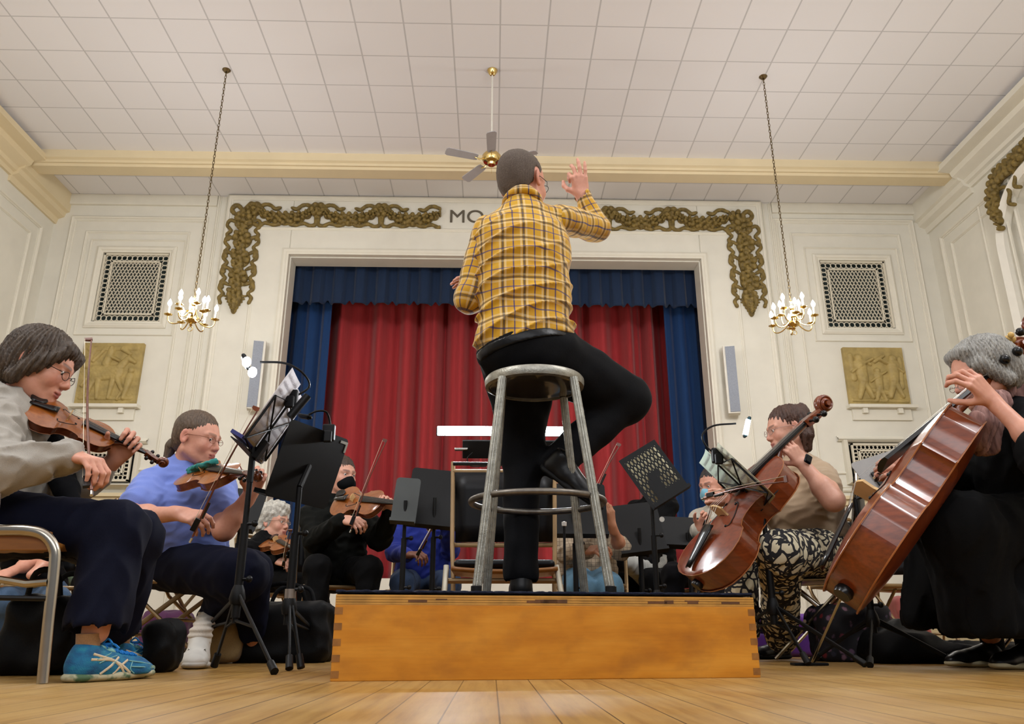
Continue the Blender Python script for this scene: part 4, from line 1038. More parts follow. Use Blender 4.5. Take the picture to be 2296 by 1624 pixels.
def add_head(S, c, fwd, up, s=1.0, base=None, brows=(70, 48, 36), lip=(160, 84, 74), male=False, age=.5, skull=True):
    M = headframe(fwd, up); c = Vector(c); T = lambda x, y, z: c+M @ Vector((x*s, y*s, z*s)); L = lambda v: v*s
    def el(p, r, k=.02, op='u', R=None): S.ell(T(*p), [q*s for q in r], M if R is None else M @ R, k=k*s, op=op)
    def cp(a, b, r1, r2, k=.012, op='u'): S.cap(T(*a), T(*b), r1*s, r2*s, k*s, op)
    el((0, -.018, .035), (.076, .096, .083)); el((0, .030, .002), (.066, .062, .078), .03)
    el((0, .038, -.050), (.054, .052, .060), .03)
    for sd in (-1, 1):
        cp((sd*.052, -.004, -.060), (sd*.020, .074, -.098), .017, .014, .03)
        el((sd*.034, .066, -.030), (.024, .022, .026), .022)         # cheek
        cp((sd*.012, .092, .022), (sd*.044, .078, .022), .0085, .008, .014)  # brow ridge
        el((sd*.031, .098, .004), (.017, .012, .0115), .010, 's')      # socket
        el((sd*.031, .0775, .003), (.0155, .0135, .0125), .004)       # lid over the ball
        cp((sd*.019, .0885, .0115), (sd*.043, .0835, .0105), .0035, .003, .005)  # upper lid fold
        cp((sd*.020, .0875, -.0085), (sd*.042, .083, -.007), .0032, .0025, .006)
        el((sd*.011, .103, -.035), (.0075, .0095, .0075), .006)        # nostril wing
        R = Matrix.Rotation(sd*.35, 3, 'Z')
        el((sd*.079, -.012, -.004), (.0075, .019, .032), .006, 'u', R); el((sd*.085, -.006, -.002), (.006, .011, .020), .004, 's', R)
        el((sd*.080, -.008, -.030), (.006, .009, .010), .006)
        cp((sd*.030, .098, -.036), (sd*.036, .080, -.072), .0018, .0018, .006, 's') if age > .4 else None
    cp((0, .090, .014), (0, .108, -.022), .0070, .0085, .012); el((0, .110, -.030), (.0105, .0115, .0095), .010)
    el((0, .084, -.068), (.030, .018, .022), .018)                 # muzzle
    cp((-.017, .0975, -.0615), (0, .1035, -.0595), .0042, .0050, .005); cp((.017, .0975, -.0615), (0, .1035, -.0595), .0042, .0050, .005)
    cp((-.015, .0965, -.0710), (0, .1015, -.0720), .0046, .0056, .005); cp((.015, .0965, -.0710), (0, .1015, -.0720), .0046, .0056, .005)
    cp((-.021, .0985, -.0660), (.021, .0985, -.0660), .0016, .0016, .003, 's')
    el((0, .082, -.100), (.019, .016, .015), .018)
    if base is not None:
        lp = srgb(*lip); bl = tuple(b*.72+r*.28 for b, r in zip(base, srgb(200, 70, 60)))
        for sd in (-1, 1):
            S.paint(T(sd*.036, .088, -.028), T(sd*.040, .084, -.034), .010*s, .022*s, bl, .55)
            S.paint(T(sd*.014, .100, .026), T(sd*.044, .086, .029), .0035*s, .005*s, srgb(*brows), .75)
            S.paint(T(sd*.021, .0905, .0075), T(sd*.043, .084, .0055), .0016*s, .003*s, srgb(60, 36, 28), .8)
            S.paint(T(sd*.083, -.01, -.02), T(sd*.083, -.01, .012), .012*s, .012*s, bl, .7)
            S.paint(T(0, .105, -.061), T(sd*.017, .099, -.063), .0045*s, .004*s, lp, .85); S.paint(T(0, .103, -.072), T(sd*.014, .098, -.0715), .005*s, .004*s, lp, .85)
        S.paint(T(0, .117, -.028), T(0, .119, -.034), .007*s, .012*s, bl, .6)
        S.paint(T(-.019, .103, -.066), T(.019, .103, -.066), .0012*s, .003*s, srgb(96, 44, 38), .8)
    return M, T
def add_eyes(T, M, s, parent, look=(0, 1, 0), closed=False):
    if closed: return
    for sd in (-1, 1):
        b = MB().sphere(T(sd*.031, .0795, .0025), .0128*s, 14); e = b.build('eye', EYEW, parent)
        d = (M @ Vector(look)).normalized(); MB().sphere(T(sd*.031, .0795, .0025)+d*.0088*s, .0056*s, 10).build('iris', IRIS, e)
def add_hand(S, wrist, kd, pn, td, curls, s=1.0, spread=4, thumb=None, wr=.024):
    """wrist point, knuckle direction, palm normal, direction to the thumb side, four (a1,a2,a3) curls in degrees"""
    X = Vector(kd).normalized(); Y = Vector(td); Y = (Y-X*Y.dot(X)).normalized(); Z = X.cross(Y)
    if Z.dot(Vector(pn)) < 0: Z = -Z
    w_ = Vector(wrist); T = lambda x, y, z: w_+(X*x+Y*y+Z*z)*s
    ys = (.030, .0105, -.0095, -.028); kx = (.086, .090, .086, .078)
    M = Matrix(((X.x, Y.x, Z.x), (X.y, Y.y, Z.y), (X.z, Y.z, Z.z)))
    S.ell(T(.046, .0, .003), (.046*s, .035*s, .0145*s), M, k=.012*s)
    S.cap(T(-.03, 0, 0), T(.012, 0, 0), wr*s, wr*.95*s, .02*s, flat=Z, q=.72)
    L = ((.043, .027, .021), (.047, .031, .022), (.044, .029, .021), (.035, .022, .019)); tips = []
    for i in range(4):
        kn = T(kx[i], ys[i], -.001); S.cap(T(.005, ys[i]*.5, 0), kn, .0125*s, .0108*s, .010*s)
        a = 0; p = kn; sp = math.radians(spread*(1.5-i)/1.5); dirY = math.sin(sp)
        for j in range(3):
            a += math.radians(curls[i][j]); d = (X*math.cos(a)*math.cos(sp)+Z*math.sin(a)+Y*dirY*math.cos(a)).normalized()
            q = p+d*L[i][j]*s; r0 = (.0098, .0088, .0080)[j]; r1 = (.0088, .0080, .0066)[j]
            if i == 3: r0 *= .88; r1 *= .88
            S.cap(p, q, r0*s, r1*s, .005*s); p = q
        tips.append(p)
    th = thumb or ((.55, .62, .45), (.75, .35, .5), (.85, .1, .45))
    p = T(.018, .020, .004)
    for j, (dv, ln, r0, r1) in enumerate(zip(th, (.044, .034, .027), (.0150, .0110, .0098), (.0115, .0098, .0076))):
        d = (X*dv[0]+Y*dv[1]+Z*dv[2]).normalized(); q = p+d*ln*s; S.cap(p, q, r0*s, r1*s, (.014 if j == 0 else .006)*s); p = q
    tips.append(p); return tips
def add_torso(S, pel, neck, right, w=(.17, .15, .16), d=(.115, .115, .125), inf=0.0, k=.06, sh=None, shr=.062):
    pel = Vector(pel); neck = Vector(neck); up = (neck-pel); H = up.length; up.normalize(); r = Vector(right); r = (r-up*r.dot(up)).normalized(); f = up.cross(r)
    M = Matrix(((r.x, f.x, up.x), (r.y, f.y, up.y), (r.z, f.z, up.z))); P_ = lambda t: pel+up*H*t
    S.ell(P_(.04), (w[2]+inf, d[2]+inf, .13+inf), M, k=k); S.ell(P_(.34), (w[1]+inf, d[1]+inf, .19+inf), M, k=k); S.ell(P_(.66), (w[0]+inf, d[0]+inf, .19+inf), M, k=k)
    if sh:
        for q in sh: S.cap(P_(.93), q, shr*.9+inf, shr+inf, k*.8); 
    return M, f, up
def folds(amp, f, st=(1, 1, 1)):
    st = np.array(st, float); return lambda p: amp*1.5*(np.abs(noise3(p*st, f*1.9))-.42)+amp*.3*noise3(p*st, f*3.6)
BROWNB = (92, 58, 40)
def shoe(heel, toe, mu, ms, parent, vox=.005, name='shoe', laces=None, w_=1.0, z=.0, hi=.075, up=None, sole=None):
    heel = Vector(heel); toe = Vector(toe); L = (toe-heel).length; Zu = Vector(up) if up else Vector((0, 0, 1)); M = frame(toe-heel, Zu.cross(toe-heel)); T = lambda x, y, z_: heel+M @ Vector((x*L, y*w_, z_))
    S = SDF()
    S.cap(T(.13, 0, .034), T(.35, 0, .036), .034*w_, .036*w_, .02, flat=M.col[2], q=1.0).cap(T(.35, 0, .034), T(.72, -.004, .028), .036*w_, .038*w_, .02, flat=M.col[2], q=.8).cap(T(.72, -.004, .028), T(.87, 0, .024), .038*w_, .030*w_, .02, flat=M.col[2], q=.72)
    S.cap(T(.14, 0, .045), T(.16, 0, hi), .033*w_, .031*w_, .02).cap(T(.17, 0, hi-.008), T(.55, 0, .042), .029*w_, .022*w_, .03)
    S.cap(T(.18, 0, hi+.035), T(.16, 0, hi-.005), .026*w_, .022*w_, .006, op='s'); S.plane(T(0, 0, .014), -M.col[2])
    sh = S.build(name, mu, vox, parent); shoe.S = S
    B = SDF(); B.cap(T(.12, 0, .012), T(.5, 0, .012), .038*w_, .037*w_, .015, flat=M.col[2], q=.42).cap(T(.5, 0, .012), T(.86, 0, .016), .037*w_, .036*w_, .015, flat=M.col[2], q=.40)
    B.plane(T(0, 0, .0), -M.col[2]); B.build('sole', ms, vox, sh)
    if laces:
        b = MB(); tp_ = lambda x, y, o_=.002: S.hit(T(x, y, .16), -M.col[2], o_)
        for i in range(6):
            x = .33+.065*i; ww = .021
            for q_ in (-1, 1): b.tube([tp_(x, -q_*ww, .001), tp_(x+.015, -q_*.010, .004), tp_(x+.030, q_*.008, .005), tp_(x+.045, q_*ww, .002)], .0032, 6)
        k0 = tp_(.33, 0, .006)
        for q_ in (-1, 1): b.tube(spline([k0, k0+M.col[1]*q_*.02+M.col[2]*.014, k0+M.col[1]*q_*.038+M.col[2]*.004, k0+M.col[1]*q_*.022-M.col[2]*.002+M.col[0]*.014, k0], 4), .0030, 6).tube(spline([k0, k0+M.col[1]*q_*.022+M.col[0]*.02, k0+M.col[1]*q_*.036+M.col[0]*.03-M.col[2]*.012], 4), .0030, 6)
        b.build('laces', laces, sh)
    return sh, T, M
def glasses(T, M, s, parent, m, r=(.021, .015), half=False, y=.104, z=.001):
    g = MB()
    for sd in (-1, 1):
        pts = []
        for i in range(18):
            a = 2*math.pi*i/18; pts.append(T(sd*.031+r[0]*math.cos(a)*(1+.08*math.cos(2*a)), y-.12*abs(r[0]*math.cos(a)+0)*1.0+(-.004 if sd*math.cos(a) > 0 else 0), z+r[1]*math.sin(a)))
        g.tube(pts, .0011*s, 5, closed=True)
        g.tube([T(sd*.053, y-.010, z+.006), T(sd*.074, .06, z+.006), T(sd*.079, .0, z+.004), T(sd*.081, -.018, z-.012)], .0012*s, 5)
    g.tube([T(-.010, y, z+.002), T(0, y+.003, z+.005), T(.010, y, z+.002)], .0012*s, 5)
    o = g.build('spectacles', m, parent)
    for sd in (-1, 1):
        MB().add([T(sd*.031, y-.001, z)]+[T(sd*.031+r[0]*math.cos(2*math.pi*i/16), y-.003, z+r[1]*math.sin(2*math.pi*i/16)) for i in range(16)], [(0, 1+i, 1+(i+1) % 16) for i in range(16)]).build('lens', LENS, o)
    return o
def limb(S, pts, rs, k=.03, **kw): S.chain(pts, rs, k, **kw)
def person(J, label, skin='pale', group=None, headopt=None, vox=.006, hs=1.0, hands=None, top=None, bottom=None, shoes=None, hairf=None, extra_body=None, closed=False, male=False, look=(0, 1, 0)):
    """J: joint dictionary (world points)"""
    base = SK[skin]; root = thing('person', (J['pel'].x, J['pel'].y, 0), label, 'person', group)
    S = SDF(); ho = dict(headopt or {})
    M, T = add_head(S, J['head'], J['hf'], J['hu'], hs, base, male=male, **ho)
    S.cap(T(0, -.025, -.055), J['neck'], .052*hs, .056*hs, .03)
    right = (J['shR']-J['shL'])
    add_torso(S, J['pel'], J['neck'], right, w=tuple(x-.042 for x in J.get('w', (.17, .15, .16))), d=tuple(x-.042 for x in J.get('d', (.115, .115, .125))), sh=(J['shL'], J['shR']), shr=.03)
    for sd in 'LR':
        am = J.get('arm', 1.0); limb(S, [J['sh'+sd], J['el'+sd], J['wr'+sd]], [.045*am, .037*am, .0255*(1+(am-1)*.4)], .02)
        S.cap(J['el'+sd], J['el'+sd]+(J['wr'+sd]-J['el'+sd])*.35, .037*am, .041*am, .02)
        if 'hip'+sd in J: limb(S, [J['hip'+sd], J['kn'+sd], J['an'+sd]], [.075, .05, .036], .03)
        if 'toe'+sd in J: S.cap(J['an'+sd], J['an'+sd]*.65+J['toe'+sd]*.35, .03, .018, .02)
        h = (hands or {}).get(sd)
        if h: add_hand(S, J['wr'+sd], **h)
    if extra_body: extra_body(S, T, M)
    S.build('body', SKIN, vox, root, base=base)
    add_eyes(T, M, hs, root, look, closed)
    return root, T, M
def seated(head, fwd, up=(0, 0, 1), lean=0.0, shw=.18, seatz=.50, spread=.10, hs=1.0, legf=None, d=None):
    """joint dictionary of a seated player from the head position"""
    head = Vector(head); hf = Vector(fwd).normalized(); f = Vector((hf.x, hf.y, 0)).normalized() if d is None else Vector(d).normalized(); r = f.cross(Vector((0, 0, 1)))
    neck = head-Vector((0, 0, .155*hs))-f*.04; pel = Vector((neck.x, neck.y, seatz+.05))-f*(.03+lean)
    J = dict(head=head, hf=hf, hu=Vector(up), neck=neck, pel=pel, shL=neck-r*shw-Vector((0, 0, .05)), shR=neck+r*shw-Vector((0, 0, .05)))
    lf = Vector(legf).normalized() if legf else f; lr = lf.cross(Vector((0, 0, 1)))
    for sd, sg in (('L', -1), ('R', 1)):
        J['hip'+sd] = pel+lr*sg*.09-Vector((0, 0, .03)); J['kn'+sd] = J['hip'+sd]+lf*.43+lr*sg*spread*.6; J['kn'+sd].z = seatz
        J['an'+sd] = Vector((J['kn'+sd].x+lf.x*.03, J['kn'+sd].y+lf.y*.03, .09)); J['toe'+sd] = J['an'+sd]+lf*.16; J['toe'+sd].z = .03
        J['el'+sd] = J['sh'+sd]+f*.12+r*sg*.04-Vector((0, 0, .26)); J['wr'+sd] = J['el'+sd]+f*.22-r*sg*.08
    return J
def top_garment(J, name, m, parent, vox=.007, inf=.012, sl=('full', 'full'), sr=(.062, .056, .045), fold=(.004, 26), w=None, d=None, uvf=None, extra=None, neck_r=.062, hem=None, collar=True):
    S = SDF(); right = J['shR']-J['shL']
    M, f, up = add_torso(S, J['pel'], J['neck'], right, w=w or J.get('w', (.17, .15, .16)), d=d or J.get('d', (.115, .115, .125)), inf=inf, sh=(J['shL'], J['shR']), shr=.055)
    for sd, mode in zip('LR', sl):
        a, b, c = J['sh'+sd], J['el'+sd], J['wr'+sd]
        if mode == 'none': continue
        if mode == 'full': limb(S, [a, b, b+(c-b)*.93], sr, .03)
        elif mode == 'three': limb(S, [a, b, b+(c-b)*.25], [sr[0], sr[1], sr[1]], .03)
        elif mode == 'none': pass
        elif mode == 'short': S.cap(a, a+(b-a)*.62, sr[0], sr[0]*1.02, .03)
        elif isinstance(mode, float): limb(S, [a, b, b+(c-b)*mode], sr, .03)
    if collar: S.cap(J['neck']-up*.02, J['neck']+up*.035, neck_r+.006, neck_r, .03)
    if extra: extra(S, M, f, up)
    # neck opening, cuffs
    S.cap(J['neck']+up*.03, J['neck']+up*.12, neck_r-.004, neck_r+.02, .006, op='s')
    if fold: S.disp = folds(*fold)
    return S.build(name, m, vox, parent, uvf=uvf)
def trousers(J, name, m, parent, vox=.008, r=(.095, .07, .062), fold=(.004, 20), hem=.9, extra=None, legs='LR', pr=(.17, .13, .12), k=.04, hemcut=True):
    S = SDF()
    if 'hipL' in J and pr:
        rt = (J['hipR']-J['hipL']).normalized(); S.ell(J['pel']-Vector((0, 0, .0)), pr, headframe(rt.cross(Vector((0, 0, 1)))*-1, (0, 0, 1)), k=.05)
    for sd in legs:
        a, b, c = J['hip'+sd], J['kn'+sd], J['an'+sd]; c = b+(c-b)*hem
        limb(S, [a, b, c], r, k); 
        if hemcut: S2 = (c, (c-b).normalized()); S.cap(c+S2[1]*(r[2]+.002), c+S2[1]*(r[2]+.10), r[2]*1.25, r[2]*1.3, .004, op='s')
    if extra: extra(S)
    if fold: S.disp = folds(*fold)
    return S.build(name, m, vox, parent)
def hair_build(T, M, s, m, parent, prims, cuts=(), vox=.004, amp=.0022, freq=46, disp=None, name='hair'):
    S = SDF(); Mi = np.array(M).T; c0 = np.array(T(0, 0, 0))
    for p in prims:
        if p[0] == 'e': S.ell(T(*p[1]), [q*s for q in p[2]], M if len(p) < 5 else M @ p[4], k=(p[3] if len(p) > 3 else .02)*s)
        else: S.cap(T(*p[1]), T(*p[2]), p[3]*s, p[4]*s, k=(p[5] if len(p) > 5 else .015)*s)
    for p in cuts:
        if p[0] == 'e': S.ell(T(*p[1]), [q*s for q in p[2]], M if len(p) < 5 else M @ p[4], k=.008*s, op='s')
        else: S.cap(T(*p[1]), T(*p[2]), p[3]*s, p[4]*s, k=.008*s, op='s')
    def dd(p):
        l = (p-c0) @ Mi.T/s; az = np.arctan2(l[..., 0], -l[..., 1]-.02); return amp*(np.sin(az*freq+2.2*noise3(l, 18))+.5*np.sin(az*freq*2.3+3*noise3(l, 25))+.6*noise3(l*np.array([1, 1, .35]), 150))
    S.disp = disp or dd
    return S.build(name, m, vox, parent)
# ------------------------------------------------------------------ podium, stool, conductor
t = NT('podium_ply'); co = t.coord('Object', (1.2, 1, 4)); n1 = t.noise(co, 3.2, 5, .55); n2 = t.noise(t.coord('Object', (3, 1, 60)), 2, 4)
c = t.ramp(n1, [(.25, srgb(178, 108, 24)), (.5, srgb(204, 134, 38)), (.78, srgb(220, 154, 56))]); c = t.mix(t.math('MULTIPLY', t.ramp(t.noise(t.coord('Object', (1, 1, 1.5)), 8, 4), [(.52, 0.0), (.75, .5)]), 1.0), c, srgb(150, 92, 36))
c = t.mix(t.ramp(n2, [(.45, 0.0), (.8, .18)]), c, srgb(140, 84, 24)); t.col(c); t.set(Roughness=.4); t.b.inputs['Coat Weight'].default_value = .08; t.b.inputs['Specular IOR Level'].default_value = .3; PLY = t.m
PLYE = mat('ply_edge', (186, 136, 58), rough=.5, var=.2, nscale=20); PLYD = mat('ply_core_dark', (96, 60, 28), rough=.7, var=.4, nscale=20)
PH = .235
a = G(740, 1529); b_ = G(1706, 1520); pd = (b_-a); pdn = pd.normalized(); py = Vector((-pdn.y, pdn.x, 0)); W_ = pd.length
pod = thing('podium', (a+b_)/2, 'orange-brown plywood conductor podium with finger-jointed corners in front', 'podium')
f3 = lambda x, y, z: a+pdn*x+py*y+Vector((0, 0, z)); D_ = .92
def pbox(x0, y0, z0, x1, y1, z1, b=None): b = b or MB(); return b.box(f3((x0+x1)/2, (y0+y1)/2, (z0+z1)/2), (x1-x0, y1-y0, z1-z0), frame(pdn, py))
pbox(0, 0, 0, W_, .022, PH-.032).build('front_board', PLY, pod, smooth=False, bevel=.002)
pbox(0, D_-.022, 0, W_, D_, PH-.032).build('rear_board', PLY, pod, smooth=False)
pbox(0, .022, 0, .022, D_-.022, PH-.032).build('side_board', PLY, pod, smooth=False); pbox(W_-.022, .022, 0, W_, D_-.022, PH-.032).build('side_board', PLY, pod, smooth=False)
b = MB()
for i, z in enumerate((0, .007, .014, .021)): pbox(.0, 0, PH-.032+z, W_, D_, PH-.032+z+.006, b)
b.build('top_panel', PLYE, pod, smooth=False)
b = MB()
for z in (.006, .013, .020): pbox(.002, .0015, PH-.032+z, W_-.002, D_-.002, PH-.032+z+.0012, b)
rnd = random.Random(2)
for i in range(16):
    x = rnd.uniform(.02, W_-.1); pbox(x, -.0008, PH-.032+.0135+rnd.choice((0, -.007)), x+rnd.uniform(.015, .07), .002, PH-.032+.0165+rnd.choice((0, -.003)), b)
b.build('ply_core_line', PLYD, pod, smooth=False)
t = NT('finger_joint_wood'); t.col(t.ramp(t.noise(t.coord('Object'), 30, 3), [(.3, srgb(122, 78, 28)), (.7, srgb(160, 106, 40))])); t.set(Roughness=.5)
for i in range(5):
    z0 = .008+i*.042
    for x0, x1 in ((-.0006, .022), (W_-.022, W_+.0006)): pbox(x0, -.0006, z0, x1, .021, z0+.019).build('finger_joint', t.m, pod, smooth=False)
CARP = cloth('navy_carpet', (28, 34, 56), bump=.8, nsc=400)
S = SDF(); S.box(f3(W_/2, D_/2, PH+.003), (W_/2+.002, D_/2, .0045), frame(pdn, py), rnd=.003, k=.003); S.disp = lambda p: .0018*noise3(p, 160)
S.build('carpet_top', CARP, .006, pod)
# stool
ALU = mat('dull_aluminium', (150, 148, 138), rough=.38, metal=.85, var=.22, nscale=40, bump=.3, bscale=200); ALUR = mat('worn_steel_ring', (112, 106, 98), rough=.4, metal=.8, var=.25, nscale=30)
PZ = PH+.008
sc0 = P(1198, 845, 2.80); Yc = sc0.y; sz = P(1198, 838, Yc-.185).z; cx = P(1198, 838, Yc).x; R = .181
st = thing('stool', (cx, Yc, PZ), 'tall round metal stool with fluted legs on the podium under the conductor', 'stool')
MB().lathe((cx, Yc, sz), [(R-.012, .0), (R, .004), (R+.002, .014), (R+.002, .030), (R-.004, .038), (R-.03, .040), (R-.03, .036), (R-.012, .03), (R-.012, 0)], 56, caps=False).build('seat_rim', ALU, st)
SEATU = mat('seat_underside_lacquer', (58, 57, 60), rough=.12, var=.3, coat=.6, bump=.35, bscale=12)
MB().lathe((cx, Yc, sz-.004), [(0, .004), (R*.5, .004), (R-.02, .006), (R-.006, .012), (R-.006, .03), (0, .032)], 56).build('seat', SEATU, st)
def flute(p0, p1, r, n=14):
    d = (p1-p0).normalized(); u = d.orthogonal().normalized(); v = d.cross(u); rows = []
    for p in (p0, p1): rows.append([p+(u*math.cos(2*math.pi*k/(4*n))+v*math.sin(2*math.pi*k/(4*n)))*(r*(1-.09*(k % 4 in (0,)))) for k in range(4*n+1)])
    return MB().grid(rows)
feet = [P(1068, 1334, Yc-.21), P(1370, 1334, Yc-.21), P(1312, 1334, Yc+.19), None]
tops = [P(1127, 846, Yc-.13), P(1286, 848, Yc-.13), P(1264, 893, Yc+.12), None]
for f_ in feet[:3]: f_.z = PZ
for t_ in tops[:3]: t_.z = sz+.003
feet[3] = Vector((2*cx-feet[2].x+.015, feet[2].y, PZ)); tops[3] = Vector((2*cx-tops[2].x, tops[2].y, sz+.003))
for p, q in zip(tops, feet):
    lg = flute(p, q, .0155).build('leg', ALU, st); MB().lathe(q, [(0, 0), (.018, 0), (.018, .022), (.016, .024), (0, .024)], 12).build('rubber_tip', BLACKP, lg)
rz = P(1208, 1128, Yc).z; MB().tube([(cx+.006+.232*math.cos(2*math.pi*i/48), Yc-.01+.232*math.sin(2*math.pi*i/48), rz) for i in range(48)], .0115, 10, closed=True).build('foot_ring', ALUR, st)
# ------ conductor
YC = 2.86
J = dict(head=P(1171, 410, 2.98), hf=V(.58, .80, .06), hu=V(.0, -.06, 1), neck=P(1172, 462, 2.93), pel=P(1178, 778, 2.90),
         shL=P(1096, 520, 2.93), elL=P(1052, 668, 2.93), wrL=P(1100, 650, 3.17), shR=P(1258, 492, 2.97), elR=P(1336, 512, 3.16), wrR=P(1306, 440, 3.13),
         hipL=P(1135, 796, 2.99), knL=P(1170, 1010, 3.12), anL=P(1168, 1288, 3.07), hipR=P(1235, 800, 2.95), knR=P(1400, 895, 3.16), anR=P(1252, 1040, 3.05))
J['w'] = (.185, .180, .185); J['d'] = (.125, .125, .135)
J['toeL'] = V(J['anL'].x, J['anL'].y+.18, PZ+.03); J['toeR'] = P(1340, 1135, 2.98)
handsC = {'R': dict(kd=P(1296, 386, 3.10)-J['wrR'], pn=V(-.25, .95, .15), td=V(-1, -.1, .1), curls=((48, 62, 40), (22, 30, 18), (8, 14, 8), (2, 8, 5)), spread=9, s=1.02, thumb=((.55, .75, .35), (.75, .35, .6), (.8, -.1, .45))),
          'L': dict(kd=V(-.9, .1, .42), pn=V(.2, .3, -.9), td=V(0, -1, .3), curls=((20, 30, 20),)*4, s=1.0)}
root, T, M = person(J, 'seated man seen from behind in a yellow plaid shirt conducting with his right hand raised', skin='pink', hands=handsC, vox=.0042, hs=1.13, male=True)
CH = hair_mat('cropped_grey_brown_hair', (66, 54, 46), (112, 98, 86), sc=(260, 260, 160), rough=.7)
body = [o for o in root.children if o.name.startswith('body')][0]
hair_build(T, M, 1.13, CH, root, [('e', (0, -.018, .035), (.0795, .1, .0865)), ('e', (0, -.055, -.018), (.064, .052, .07), .03)],
           [('e', (0, .10, .01), (.12, .085, .12)), ('e', (0, .02, -.075), (.12, .075, .075)), ('c', (.082, -.012, -.03), (.082, -.012, .02), .018, .018), ('c', (-.082, -.012, -.03), (-.082, -.012, .02), .018, .018), ('e', (0, .03, .135), (.052, .075, .045))], vox=.004, amp=.0008)
glasses(T, M, 1.13, root, BLACKP, (.024, .018))
# plaid shirt
def plaid_mat():
    t = NT('yellow_plaid_cotton'); a = t.n('ShaderNodeAttribute', attribute_name='pat'); sep = t.n('ShaderNodeSeparateXYZ'); t.l(a.outputs['Vector'], sep.inputs[0])
    per = .086
    def band(o, ctr, hw_, off=0.0):
        f = t.math('FRACT', t.math('ADD', t.math('DIVIDE', o, per), .5-ctr)); return t.math('LESS_THAN', t.math('ABSOLUTE', t.math('SUBTRACT', f, .5)), hw_)
    c = t.ramp(t.noise(t.coord('Object'), 9, 3), [(.3, srgb(190, 140, 16)), (.7, srgb(208, 160, 28))])
    for ax in (0, 1):
        o = sep.outputs[ax]
        for ctr, hw_, col, w in ((.62, .045, (232, 224, 196), .27), (.88, .045, (232, 224, 196), .27), (.25, .030, (36, 38, 104), .88), (.75, .070, (150, 110, 34), .30), (.715, .015, (30, 26, 34), .85), (.75, .015, (30, 26, 34), .85), (.785, .015, (30, 26, 34), .85)):
            if ax == 1: w *= .85
            c = t.mix(t.math('MULTIPLY', band(o, ctr, hw_), w), c, srgb(*col))
    tw = t.n('ShaderNodeTexWave'); tw.inputs['Scale'].default_value = 260; t.l(a.outputs['Vector'], tw.inputs[0])
    t.col(c); t.set(Roughness=.85); t.b.inputs['Sheen Weight'].default_value = .2; t.bump(t.noise(t.coord('Object'), 14, 4), .35, .01); return t.m
PLAID = plaid_mat()
pel, nk = np.array(J['pel']), np.array(J['neck']); upn = (nk-pel)/np.linalg.norm(nk-pel); rt = np.array((J['shR']-J['shL']).normalized()); rt = rt-upn*(rt @ upn); rt /= np.linalg.norm(rt); fw = np.cross(upn, rt)
def uv_torso(p):
    l = p-pel; x = l @ rt; v = l @ upn; dpt = l @ fw
    x = x*1.06+np.sign(x)*np.maximum(dpt+.06, 0)*.8
    return np.stack([x+.006*noise3(p, 9), v+.05*x+.010*noise3(p, 10)+.004*noise3(p, 30), dpt*0], -1)
def uv_limb(a, b, c, r=.055):
    a, b, c = (np.array(q) for q in (a, b, c))
    def f(p):
        out = np.zeros((len(p), 3)); best = np.full(len(p), 9.0); off = 0
        for (s_, e_) in ((a, b), (b, c)):
            d = e_-s_; L = np.linalg.norm(d); d = d/L; u = np.cross(d, [.1, 1, .2]); u /= np.linalg.norm(u); v = np.cross(d, u)
            q = p-s_; t_ = q @ d; tc = np.clip(t_, 0, L); rr = np.linalg.norm(q-tc[:, None]*d, axis=1); ang = np.arctan2(q @ v, q @ u)
            m = rr < best; out[m, 0] = (ang*r)[m]; out[m, 1] = (t_+off)[m]; best[m] = rr[m]; off += L
        out[:, :2] += .003*noise3(p, 25)[:, None]; return out
    return f
def cond_fold(p):
    l = p-pel; x = l @ rt; v = l @ upn
    dg = np.sin((v*1.0-x*.55)*62+2.2*noise3(p, 7))*np.clip(1.1-np.abs(v-.22)*2.6, 0, 1)
    q = (v-.50*x)*34+1.5*noise3(p, 6); q2 = (v+.35*x)*27+1.7*noise3(p, 8)+1
    rg = (1-np.abs(np.sin(q)))**2.2*np.clip(.75+.6*noise3(p, 4), 0, 1.2)+.5*(1-np.abs(np.sin(q2)))**2.5*np.clip(noise3(p, 6), 0, 1)
    return -.015*(rg-.15)*np.clip(1.25-np.abs(v-.2)*2.0, .25, 1)+.0035*noise3(p*np.array([.6, 1, 1.6]), 24)
S = SDF(); add_torso(S, J['pel'], J['neck'], J['shR']-J['shL'], w=(.192, .186, .194), d=(.132, .135, .14), inf=.006, sh=(J['shL'], J['shR']), shr=.052, k=.07)
S.cap(J['neck']-V(0, 0, .03), J['neck']+V(0, 0, .012), .075, .064, .04)
Mx = headframe(Vector(fw), Vector(upn)); cut = J['pel']-Vector(upn)*.035
beltn = (P(1060, 800, 2.8)-P(1285, 742, 2.8)).cross(V(0, 1, 0)).normalized(); beltn = beltn if beltn.z < 0 else -beltn
S.plane(P(1165, 778, 2.86), beltn, k=.01)
S.ell(J['neck']+V(.02, .09, .05), (.07, .07, .07), None, k=.01, op='s')
S.disp = cond_fold
shirt = S.build('plaid_shirt', PLAID, .0055, root, uvf=uv_torso)
for sd in 'LR':
    S = SDF(); a_, b2, c_ = J['sh'+sd], J['el'+sd], J['wr'+sd]; limb(S, [a_, b2, b2+(c_-b2)*.96], [.066, .058, .040], .04)
    S.cap(b2+(c_-b2)*1.0, b2+(c_-b2)*1.5, .036, .04, .004, op='s')
    S.disp = lambda p: .005*noise3(p*np.array([1, 1, 1.4]), 24)
    S.build('sleeve', PLAID, .0055, shirt, uvf=uv_limb(a_, b2, c_))
